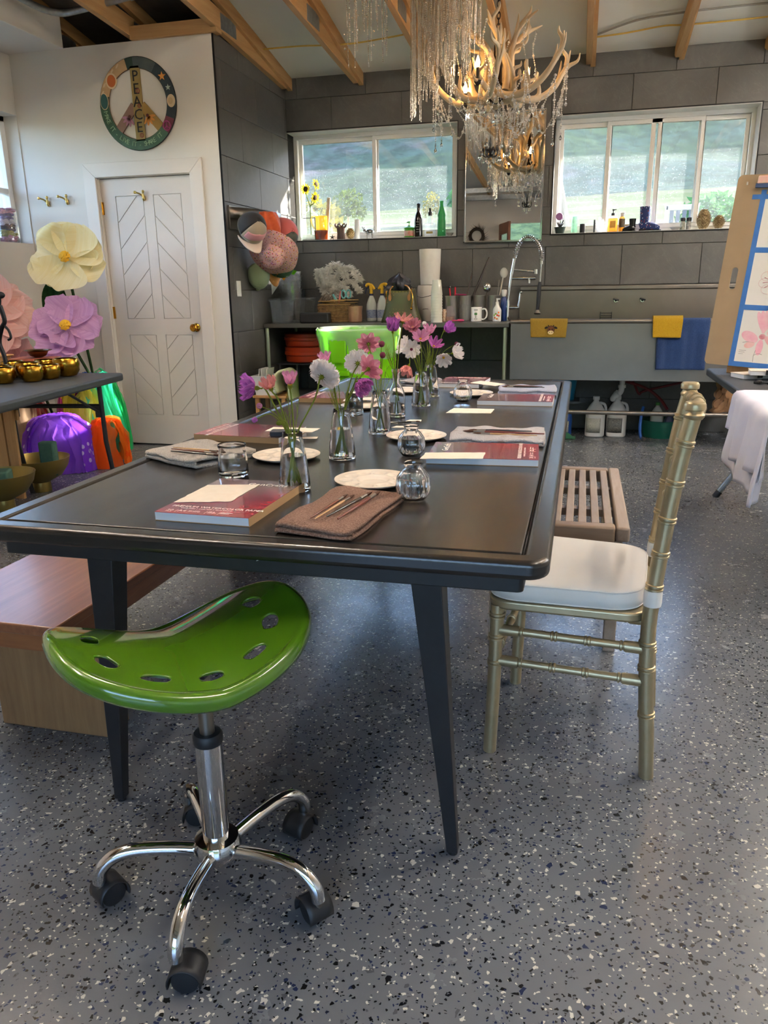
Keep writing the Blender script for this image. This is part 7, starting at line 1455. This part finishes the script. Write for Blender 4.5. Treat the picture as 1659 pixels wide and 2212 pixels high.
tulle('red and multicoloured tulle pile in the shade under the table', (-3.90, 4.66, 0), .24, .18, .44, [tm('red_tulle', 'b82830'), tm('rose_tulle', 'c86a6a'), tm('navy_tulle', '3a4a7a'), tm('beige_tulle', 'a89078')], 9, 26, .8, .08)
wf = thing('wooden_crate', 'rough wooden crate standing under the folding table', 'crate', (-3.33, 3.85, 0)); 
for i in range(3): MB().box(-.12+.075*i, -.055+.075*i, -.01, .01, 0, .6).obj('slat', PINE, wf, bevel=.002)
MB().box(-.13, .11, .01, .03, .1, .16).obj('crate_rail', PINE, wf); MB().box(-.13, .11, .01, .03, .48, .54).obj('crate_rail', PINE, wf)
# sill jars in the left window
JARG = film('jar_glass_thin', 'eef2f4', .1, .03)
def petjar(label, loc, r, h, cols, seed):
    o = thing('petal_jar', label, 'jar', loc); MB().lathe([(r*.9, 0), (r, .006), (r, h*.86), (r*.92, h*.93)], 26).obj('glass_body', JARG, o, solid=.002); rnd = random.Random(seed)
    for k, c in enumerate(cols):
        mb = MB()
        for i in range(34):
            a, q, z = rnd.uniform(0, 2*PI), r*.9*math.sqrt(rnd.random()), h*.9*(k+rnd.random())/len(cols)+.01
            mb.ball((math.cos(a)*q*.86, math.sin(a)*q*.86, z), r*.2, 6, (1, 1, .6))
        mb.obj('dried_blossoms', leafy('blossom_'+c, c, c, .3), o, smooth=60)
    return o
petjar('tall jar of pink and lilac dried blossoms on the left ledge', (-4.255, 5.30, 1.577), .08, .255, ['d88a98', 'b8a848', '4a3a4a', 'e8dce8', '8a7ab0', 'e8a8b8'], 2); petjar('shorter jar of red dried petals on the left ledge', (-4.255, 5.08, 1.577), .075, .2, ['b83a48', 'd88a90', 'a84a5a'], 4)

# ------------------------------------------------------------------ right side: table, drawing board
rt = thing('art_table', 'dark folding table with angled steel legs at the right', 'table', (.703, 3.9, 0))
MB().prism(rrect(0, .78, -.9, .83, .03), .70, .74).obj('table_top', FT, rt, bevel=.01, seg=3)
MB().box(-.004, .0, -.2, -.12, .69, .735).obj('hinge_plate', GALV, rt)
MB().tube([(.123, .78, .018), (.52, .70, .70)], .0165, 12).obj('leg', GALV, rt); MB().tube([(.113, .78, 0), (.135, .777, .035)], .019, 12).obj('rubber_foot', BLACKPL, rt)
MB().tube([(.123, -.8, 0), (.3, -.7, .70)], .0165, 12).obj('leg', GALV, rt)
for y in (.7, -.7): MB().tube([(.62, y, 0), (.62, y, .70)], .0165, 12).obj('leg', GALV, rt)
LINEN = pbr('white_linen', 'e2e0ea', .85, c2='d8d6e4', scale=6, bump=.15, bscale=150)
dc = thing('white_cloth', 'white frayed cloth draped over the near edge of the right table', 'cloth', (.703, 3.35, .742))
def drape(y0, y1, drop, off, seed):
    rnd = random.Random(seed); a, b = rnd.uniform(0, 6), rnd.uniform(0, 6)
    def f(u, v):
        y = y0+(y1-y0)*u; L = v*(.5+drop)-.5
        dr = drop*(1-.28*max(0, u-.72)/.28-.05*math.sin(9*u+a))
        if L < 0: return (-L+.0, y+.01*math.sin(6*u), .003+off)
        s = min(1, L/.03); t = L/drop*dr; return (-.012-off-.018*s-(.022*math.sin(21*y+a)+.012*math.sin(43*y+b))*min(1, t*4)-.04*t, y+.012*math.sin(8*t+a), off+.003-t)
    return MB().grid(f, 50, 40)
drape(-.40, .33, .25, .003, 2).obj('upper_layer', LINEN, dc, smooth=180, solid=.002, off=0); drape(-.40, .29, .33, .0, 5).obj('lower_layer', LINEN, dc, smooth=180, solid=.002, off=0)
# drawing board
MASON = pbr('masonite', 'a38b6c', .6, c2='978062', scale=5, bump=.05, bscale=80); TAPE = pbr('blue_tape', '3a76c0', .6, c2='346cb4', scale=30); DRAW = pbr('drawing_paper', 'e9e5de', .85)
bd_ = thing('drawing_board', 'tan drawing board with three taped flower paintings', 'drawing board', (.655, 4.50, .742+.046))
bd_.rotation_euler = (R(-7), R(2.9), R(-24))
BWID, BH = .62, .955
o_ = rrect(0, BWID, 0, BH, .025); i_ = rrect(.055, .085, .39, .50, .0148)
mb = ring(o_, i_, -.005, 0); n = len(o_)
mbx = MB().add(mb.v, mb.f, Matrix(((1, 0, 0, 0), (0, 0, -1, 0), (0, 1, 0, 0), (0, 0, 0, 1)))).obj('board', MASON, bd_, smooth=30)
OFF = .045
def fb(x0, x1, z0, z1, d0, d1, nm, mat, par=None): return MB().box(x0-OFF, x1-OFF, -d1, -d0, z0, z1).obj(nm, mat, par or bd_)
fb(.17, .195, .0, .88, .0, .0008, 'blue_tape_strip', TAPE); fb(.13, .60, .835, .858, .0008, .0014, 'blue_tape_strip', TAPE)
PAP = [(.60, .835), (.315, .575), (.025, .29)]
for (z0, z1) in PAP: fb(.19, .55, z0, z1, -.0001, .0006, 'taped_paper', DRAW)
for z in (.575, .29, .0): fb(.17, .60, z, z+.026, .0006, .0014, 'blue_tape_strip', TAPE)
MB().tube([(.05, -.003, .905), (.05, -.006, .92)], .004, 6).obj('hole_pin', WHITEPL, bd_)
cl_ = MB().box(.10, .40, -.022, .01, .905, .945).obj('board_clip', pbr('painted_clip', 'd8d0b8', .4, .3, c2='e08a9a', scale=12), bd_, bevel=.006); fb(.14, .42, .888, .908, .006, .02, 'clip_jaw', pbr('navy_clip', '24406a', .4), cl_)
WCP = lambda n, c: pbr(n, c, .9, c2='f0c8cc', scale=20)
P1, P2, P3 = WCP('wash_rose', 'e09aa4'), WCP('wash_pink', 'e8a0b8'), WCP('wash_crimson', 'b84a5c'); GRA = pbr('pencil_line', '6a605c', .8)
def blot(x, z, rx, rz, rot, mat, d=.0009): return MB().lathe([(1, 0), (1, 1), (1e-5, 1)], 20, M=Matrix.Translation((x-OFF, -d, z)) @ Matrix.Rotation(R(rot), 4, 'Y') @ Matrix.Rotation(R(90), 4, 'X') @ Matrix.Diagonal((rx, rz, .0003, 1))).obj('painted_petal', mat, bd_)
def line(pts, r=.0008, m_=GRA): return MB().tube([(x-OFF, -.0012, z) for x, z in pts], r, 4).obj('painted_line', m_, bd_)
OFF = .07
# bottom painting: pink flower, feathery upper petals
for i, a in enumerate((-24, -12, 0, 12, 24)): blot(.335+.045*math.sin(R(a)), .185+.05*math.cos(R(a)), .014, .058, a, P2, .0009+.0001*i)
blot(.275, .155, .045, .026, 25, P2, .0011); blot(.33, .105, .017, .04, 3, P2, .0012); blot(.385, .13, .018, .05, -50, P1, .0011); blot(.40, .165, .016, .05, -70, P1, .001); blot(.28, .115, .026, .016, -20, WCP('wash_peach', 'e8b49a'), .0014); blot(.335, .16, .016, .014, 0, P3, .0016)
line([(.315, .09), (.31, .06), (.312, .03)]); line([(.245, .125), (.27, .13), (.30, .128)]); line([(.312, .065), (.33, .075), (.35, .07)])
for k in range(3): line([(.235, .085-.009*k), (.27-.006*k, .085-.009*k)], .0006)
OFF = .10
# middle painting: spiky crimson flower with outline petals
for i in range(12): a = R(i*30+8); line([(.375, .435), (.375+.06*math.cos(a), .435+.05*math.sin(a))], .0016, P3)
for i in range(4): a = R(110+40*i); c0 = (.375+.05*math.cos(a), .435+.05*math.sin(a)); line([(c0[0]+.03*math.cos(t), c0[1]+.024*math.sin(t)) for t in [2*PI*k/12 for k in range(13)]], .0006, P1)
line([(.372, .42), (.36, .38), (.362, .36), (.375, .35)], .001, P3)
OFF = .095
# top painting: loose rose flower on a stem
for i, (x, z) in enumerate(((.30, .75), (.325, .765), (.345, .74), (.315, .725), (.36, .765), (.335, .79))): blot(x, z, .022, .017, i*40, P1, .0009+.0001*i)
line([(.335, .72), (.325, .67), (.33, .62)], .0008); line([(.345, .715), (.34, .66), (.345, .61)], .0006)
eb = thing('board_prop', 'wooden prop block carrying the drawing board', 'block', (.80, 4.50, .7405), rz=R(-24)); MB().box(-.02, .34, -.03, .04, 0, .04).obj('ledge', PINE, eb, bevel=.003)
for l, x, y, z, rz, s in (('small painted sketchbook under the clip pad on the right table', .86, 4.26, .7405, 20, 1.0), ('white clip pad on top of the sketchbooks on the right table', .905, 4.17, .7655, -6, .95)):
    o = thing('sketch_block', l, 'sketchbook', (x, y, z), R(rz)); MB().box(-.085*s, .085*s, -.06*s, .06*s, 0, .02).obj('page_block', PAGES, o, bevel=.001); MB().box(-.087*s, .087*s, -.062*s, .062*s, .02, .0235).obj('cover', PAPER, o, bevel=.001); MB().box(-.012, .012, -.066*s, -.055*s, .004, .026).obj('binder_clip', BLACKPL, o)
    blot_ = MB().prism([(.02*math.cos(t)*(1+.3*math.sin(3*t)), .014*math.sin(t)*(1+.3*math.sin(3*t))) for t in [2*PI*k/16 for k in range(16)]], .0236, .0238).obj('painted_mark', P1, o)
chl = thing('charcoal_sticks', 'scatter of black charcoal sticks on the right table', 'charcoal', (.86, 3.98, .7405))
for i in range(9): a = i*.7; MB().tube([(.012*i-.05, .02*math.sin(i*2), .007), (.012*i-.05+.035*math.cos(a), .02*math.sin(i*2)+.035*math.sin(a), .007+.004*(i % 2))], .006, 6).obj('stick', pbr('charcoal', '101010', .8), chl)
jr = thing('brush_jar', 'clear labelled bottle full of paint brushes at the right edge', 'jar', (.885, 3.84, .7405)); MB().lathe([(.034, 0), (.038, .005), (.038, .10), (.03, .13), (.022, .145), (.024, .16)], 28).obj('glass_body', film('brush_jar_glass', 'e4ecea', .14, .03), jr, solid=.002); MB().lathe([(.0386, .085), (.0386, .1)], 28).obj('dark_label', BLACKPL, jr); text('ALLO', .012, PAPERW, jr, (-.013, -.0392, .0875), (R(90), 0, 0)); MB().lathe([(.0386, .03), (.0386, .038)], 28).obj('red_band', pbr('red_print', 'b02a30', .5), jr)
for i in range(8):
    a = i*.8; x, y = .885+.012*math.cos(a), 3.84+.012*math.sin(a); tip = (x-.02+.025*math.cos(a), y+.03*math.sin(a))
    brush('paint brush standing in the jar at the right edge, number %s from the left' % ['one', 'two', 'three', 'four', 'five', 'six', 'seven', 'eight'][i], (x, y), tip, (HN, HB, HN, HK, HN, HR, HN, HB)[i], .75, None, .004, .75+.23+.012*(i % 3), 'brushes in the jar')
for o in list(bpy.data.objects):
    if o.get('group') == 'brushes in the jar': o['label'] = 'wooden paint brush standing in the jar at the right edge'

# ------------------------------------------------------------------ antler chandelier, crystal beads, bead curtain
ANT = pbr('antler_bone', 'd4c2a4', .6, c2='bea888', scale=9, stretch=(1, 1, 1), bump=.15, bscale=30)
CRY = film('crystal_bead', 'f4f1ec', .55, .03, .5); CRYG = glassy('crystal_glass', 'ffffff', 0, 1.55)
CX, CY = -.585, 5.30
chd = thing('antler_chandelier', 'antler chandelier with candle bulbs and crystal garlands', 'chandelier', (CX, CY, 2.35))
def antler(pts, r, tines, nm='antler'):
    P = cr(pts, 7); mb = MB(); mb.tube(P, lerpl(r, len(P)), 10)
    for t, d, l in tines:
        p = P[min(len(P)-1, int(t*(len(P)-1)))]; d = V(*d).normalized(); tg = (P[min(len(P)-1, int(t*(len(P)-1))+1)]-p).normalized()
        mb.tube(cr([p, p+(d*.5+tg*.5)*l*.4, p+d*l*.75, p+(d+V(0, 0, .25)).normalized()*l], 5), lerpl([r[0]*.72, r[0]*.6, r[0]*.4, .002], 16), 8)
    return mb.obj(nm, ANT, chd, smooth=60)
for k in range(7):
    a = R(51.4*k+12); c, s = math.cos(a), math.sin(a); j = .03*math.sin(k*2.3); E_ = lambda r, t, z: (r*c-t*s, r*s+t*c, z)
    antler([E_(.05, -.06, .0), E_(.14, -.04, -.04), E_(.26, .0, -.03), E_(.36, .04, .04), E_(.43+j, .06, .16), E_(.45+j, .05, .24)], [.022, .022, .02, .018, .011, .003],
           [(.35, (c*.2, s*.2, 1), .15+j), (.55, (c*.5-.4*s, s*.5+.4*c, 1), .2), (.72, (c*.9+.3*s, s*.9-.3*c, .7), .15), (.8, (-c*.3, -s*.3, 1), .12)])
for k in range(6):
    a = R(60*k+35); c, s = math.cos(a), math.sin(a); E_ = lambda r, t, z: (r*c-t*s, r*s+t*c, z)
    antler([E_(.08, .05, .0), E_(.06, .06, .12), E_(.09, .02, .24), E_(.17, -.03, .33), E_(.27+.03*(k % 2), -.06, .38)], [.022, .021, .018, .013, .003],
           [(.4, (c, s, .7), .16), (.6, (c*.6+.6*s, s*.6-.6*c, .8), .15), (.75, (.6*c-.5*s, .6*s+.5*c, 1), .12)])
for k in range(5):
    a = R(72*k+10); c, s = math.cos(a), math.sin(a); E_ = lambda r, t, z: (r*c-t*s, r*s+t*c, z)
    antler([E_(.02, .02, -.04), E_(.1, .06, -.02), E_(.17, .03, .07), E_(.18, -.02, .18)], [.02, .02, .016, .004], [(.5, (c, s, .4), .12), (.7, (-s, c, 1), .09)])
MB().lathe([(1e-5, -.06), (.05, -.05), (.07, -.02), (.06, .02), (.03, .06), (.022, .28), (1e-5, .3)], 18).obj('hub', pbr('dark_iron', '2a1e18', .5, .6), chd)
BULB = pbr('candle_bulb_glass', 'ffd9a0', .2, emit='ffc070', estr=42.0)
for i, (x, y, z) in enumerate(((-.10, -.16, .115), (-.20, .02, .02), (-.26, -.10, .10), (.14, -.05, .06), (.18, .05, .09), (.02, .2, .08))):
    sk_ = MB().lathe([(.006, -.10), (.02, -.085), (.024, -.07), (.012, -.066), (.0105, -.06), (.0105, .0)], 14, c=(x, y, z)).obj('candle_socket', pbr('black_candle', '14100e', .5), chd)
    lit = i != 3
    MB().lathe([(.0075, 0), (.013, .018), (.0125, .032), (.006, .052), (.0015, .064), (1e-5, .066)], 14, c=(x, y, z)).obj('bulb', BULB if lit else film('unlit_bulb', 'fff0d8', .15, .03), sk_)
# chain to the truss
for i in range(11):
    z = .30+.031*i; M_ = Matrix.Translation((0, 0, z)) @ Matrix.Rotation(R(90*(i % 2)), 4, 'Z')
    MB().tube([tuple(M_ @ V(.010*math.cos(a), 0, .021*math.sin(a))) for a in [2*PI*k/14 for k in range(14)]], .003, 6, closed=True).obj('chain_link', pbr('dark_iron2', '2a1c18', .5, .7), chd)
def bead_mesh(pts, r, gap, mat, par, nm='bead_strand', big=5):
    P = cr(pts, 10); mb = MB(); ln = [0]
    for a, b in zip(P, P[1:]): ln.append(ln[-1]+(b-a).length)
    n = int(ln[-1]/gap); mb.tube(P, .0009, 4)
    for i in range(n):
        d = i*gap; k = max(0, min(len(P)-2, int(np.searchsorted(ln, d))-1)); p = P[k].lerp(P[k+1], (d-ln[k])/max(1e-9, ln[k+1]-ln[k])); mb.ball(p, r*(1.9 if i % big == 0 else 1), 6)
    return mb.obj(nm, mat, par, smooth=50)
def drop(par, p, l=.035, nm='crystal_drop'):
    p = V(*p); MB().ball(p+V(0, 0, .0), .0045, 6).ball(p-V(0, 0, .011), .006, 6).lathe([(1e-5, 0), (l*.12, -l*.2), (l*.30, -l*.62), (l*.24, -l*.8), (1e-5, -l)], 8, c=tuple(p-V(0, 0, .016))).obj(nm, CRYG, par, smooth=20)
rim = [((.42+.03*math.sin(k*1.7))*math.cos(R(30*k)), (.42+.03*math.sin(k*1.7))*math.sin(R(30*k)), .03+.1*(k % 3 == 0)) for k in range(12)]
for k in range(12):
    a, b = V(*rim[k]), V(*rim[(k+1) % 12]); m_ = (a+b)/2*.92-V(0, 0, .17+.05*(k % 3))
    bead_mesh([a, a.lerp(m_, .5)-V(0, 0, .03), m_, m_.lerp(b, .5)-V(0, 0, .03), b], .0046, .013, CRY, chd)
    for t in (.25, .5, .75): p = a.lerp(m_, t*1.0) if t < .6 else m_.lerp(b, .4); drop(chd, tuple(p-V(0, 0, .035)), .03)
    q = a-V(0, 0, .18+.05*((k*5) % 4)); bead_mesh([a, a.lerp(q, .5), q], .0044, .013, CRY, chd); drop(chd, tuple(q), .034)
for k in range(9):
    a = R(40*k); p0_ = V(.16*math.cos(a), .16*math.sin(a), -.03); p1_ = V(.10*math.cos(a), .10*math.sin(a), -.26-.03*(k % 3)); bead_mesh([p0_, p0_.lerp(p1_, .5)+V(.03*math.cos(a), .03*math.sin(a), -.02), p1_], .0046, .013, CRY, chd); drop(chd, tuple(p1_), .045)
    b = R(40*k+120); p2 = V(.3*math.cos(b), .3*math.sin(b), -.02); bead_mesh([p0_, (p0_+p2)/2-V(0, 0, .12+.03*(k % 4)), p2], .0042, .013, CRY, chd)
for (x, y, z, l) in ((-.07, -.12, -.06, .075), (.03, -.14, -.09, .07), (.14, -.10, -.08, .06), (-.16, -.1, -.05, .055), (.0, -.05, -.1, .08)): drop(chd, (x, y, z), l, 'large_crystal')
for k in range(6):   # beads trailing off the upper antlers
    a = R(60*k+20); p = V(.24*math.cos(a), .24*math.sin(a), .34); bead_mesh([p, p-V(.02, 0, .09), p-V(0, 0, .2)], .0042, .013, CRY, chd); drop(chd, tuple(p-V(0, 0, .2)), .028)
mc = thing('mini_chandelier', 'tiny black ornamental chandelier hanging under the antlers', 'ornament', (-.605, 5.19, 1.99)); BKR = pbr('black_resin', '0c0c0e', .3)
MB().lathe([(1e-5, -.02), (.012, -.012), (.006, .0), (.014, .02), (.006, .04), (.009, .06), (.004, .09), (1e-5, .11)], 14).obj('stem', BKR, mc)
for k in range(6):
    a = R(60*k); c, s = math.cos(a), math.sin(a); MB().tube(cr([(.006*c, .006*s, .0), (.022*c, .022*s, -.016), (.042*c, .042*s, -.004), (.044*c, .044*s, .02)], 5), .004, 6).ball((.044*c, .044*s, .026), .008, 8, (1, 1, 1.6)).ball((.025*c, .025*s, .02), .009, 6).obj('arm', BKR, mc); drop(mc, (.04*c, .04*s, -.014), .02)
MB().tube([(0, 0, .11), (0, .05, .28)], .001, 4).obj('thread', BKR, mc); drop(mc, (0, 0, -.03), .035)
# silver bead curtain hung from the trusses
SILB = pbr('silver_bead', 'dcd3c4', .25, 1.0, c2='b8ad9c', scale=400)
def strand(mb, x, y, z0, z1, rnd, r=.0029, gap=.0085):
    n = int((z0-z1)/gap); sx, sy = rnd.uniform(-.012, .012), rnd.uniform(-.012, .012); pts = []; rr = []
    for i in range(n+1):
        t = i/n; z = z0-(z0-z1)*t; p = (x+sx*t, y+sy*t, z); pts += [p, (p[0], p[1], z-gap*.45)]; rr += [r*rnd.uniform(.7, 1.25), .0007]
    mb.tube(pts, rr, 4)
cb = MB(); rnd = random.Random(11)
for i in range(210):
    t = rnd.random(); x = -1.0+.40*t; y = 4.62+.20*rnd.random()-.1*t
    zb = (2.12 if t < .10 else 2.2+.10*rnd.random()) if t < .35 else (2.20+.3*rnd.random() if t < .8 else 2.30+.35*rnd.random())
    strand(cb, x, y, 2.99+.0, zb+.12*rnd.random()**2, rnd)
tag(cb.obj('bead_curtain', SILB), 'thick silver bead curtain hanging left of the chandelier', 'bead curtain', kind='stuff')
cb2 = MB()
for i in range(20):
    x = -1.37+.25*i/19+rnd.uniform(-.006, .006); zb = 2.42+.24*rnd.random() if i % 4 else 2.41+.04*rnd.random(); strand(cb2, x, 4.68+rnd.uniform(-.06, .06), 2.99, zb, rnd, .0034, .010)
    if i % 3 == 0: cb2.ball((x, 4.68, zb+.08), .007, 8); cb2.ball((x, 4.68, zb+.15), .006, 8)
tag(cb2.obj('bead_curtain', SILB), 'sparse silver bead strands hanging further left of the chandelier', 'bead curtain', kind='stuff')
cbr = thing('curtain_rod', 'thin rod across the trusses carrying the bead curtains', 'rod', (0, 0, 0)); MB().tube([(-1.45, 4.7, 3.0), (-.5, 4.6, 3.0)], .008, 8).obj('rod', GALV, cbr)
# warm ceiling lamp over the right side (its glow shows on the floor)
wl_ = thing('ceiling_globe', 'warm glass globe lamp on the ceiling above the right side', 'lamp', (.62, 4.98, 2.86)); MB().ball((0, 0, 0), .07, 20).obj('globe', pbr('warm_globe', 'ffe0b0', .3, emit='ffd0a0', estr=14.0), wl_); MB().lathe([(.02, .06), (.06, .3), (.06, .32)], 20).obj('canopy', GALV, wl_)
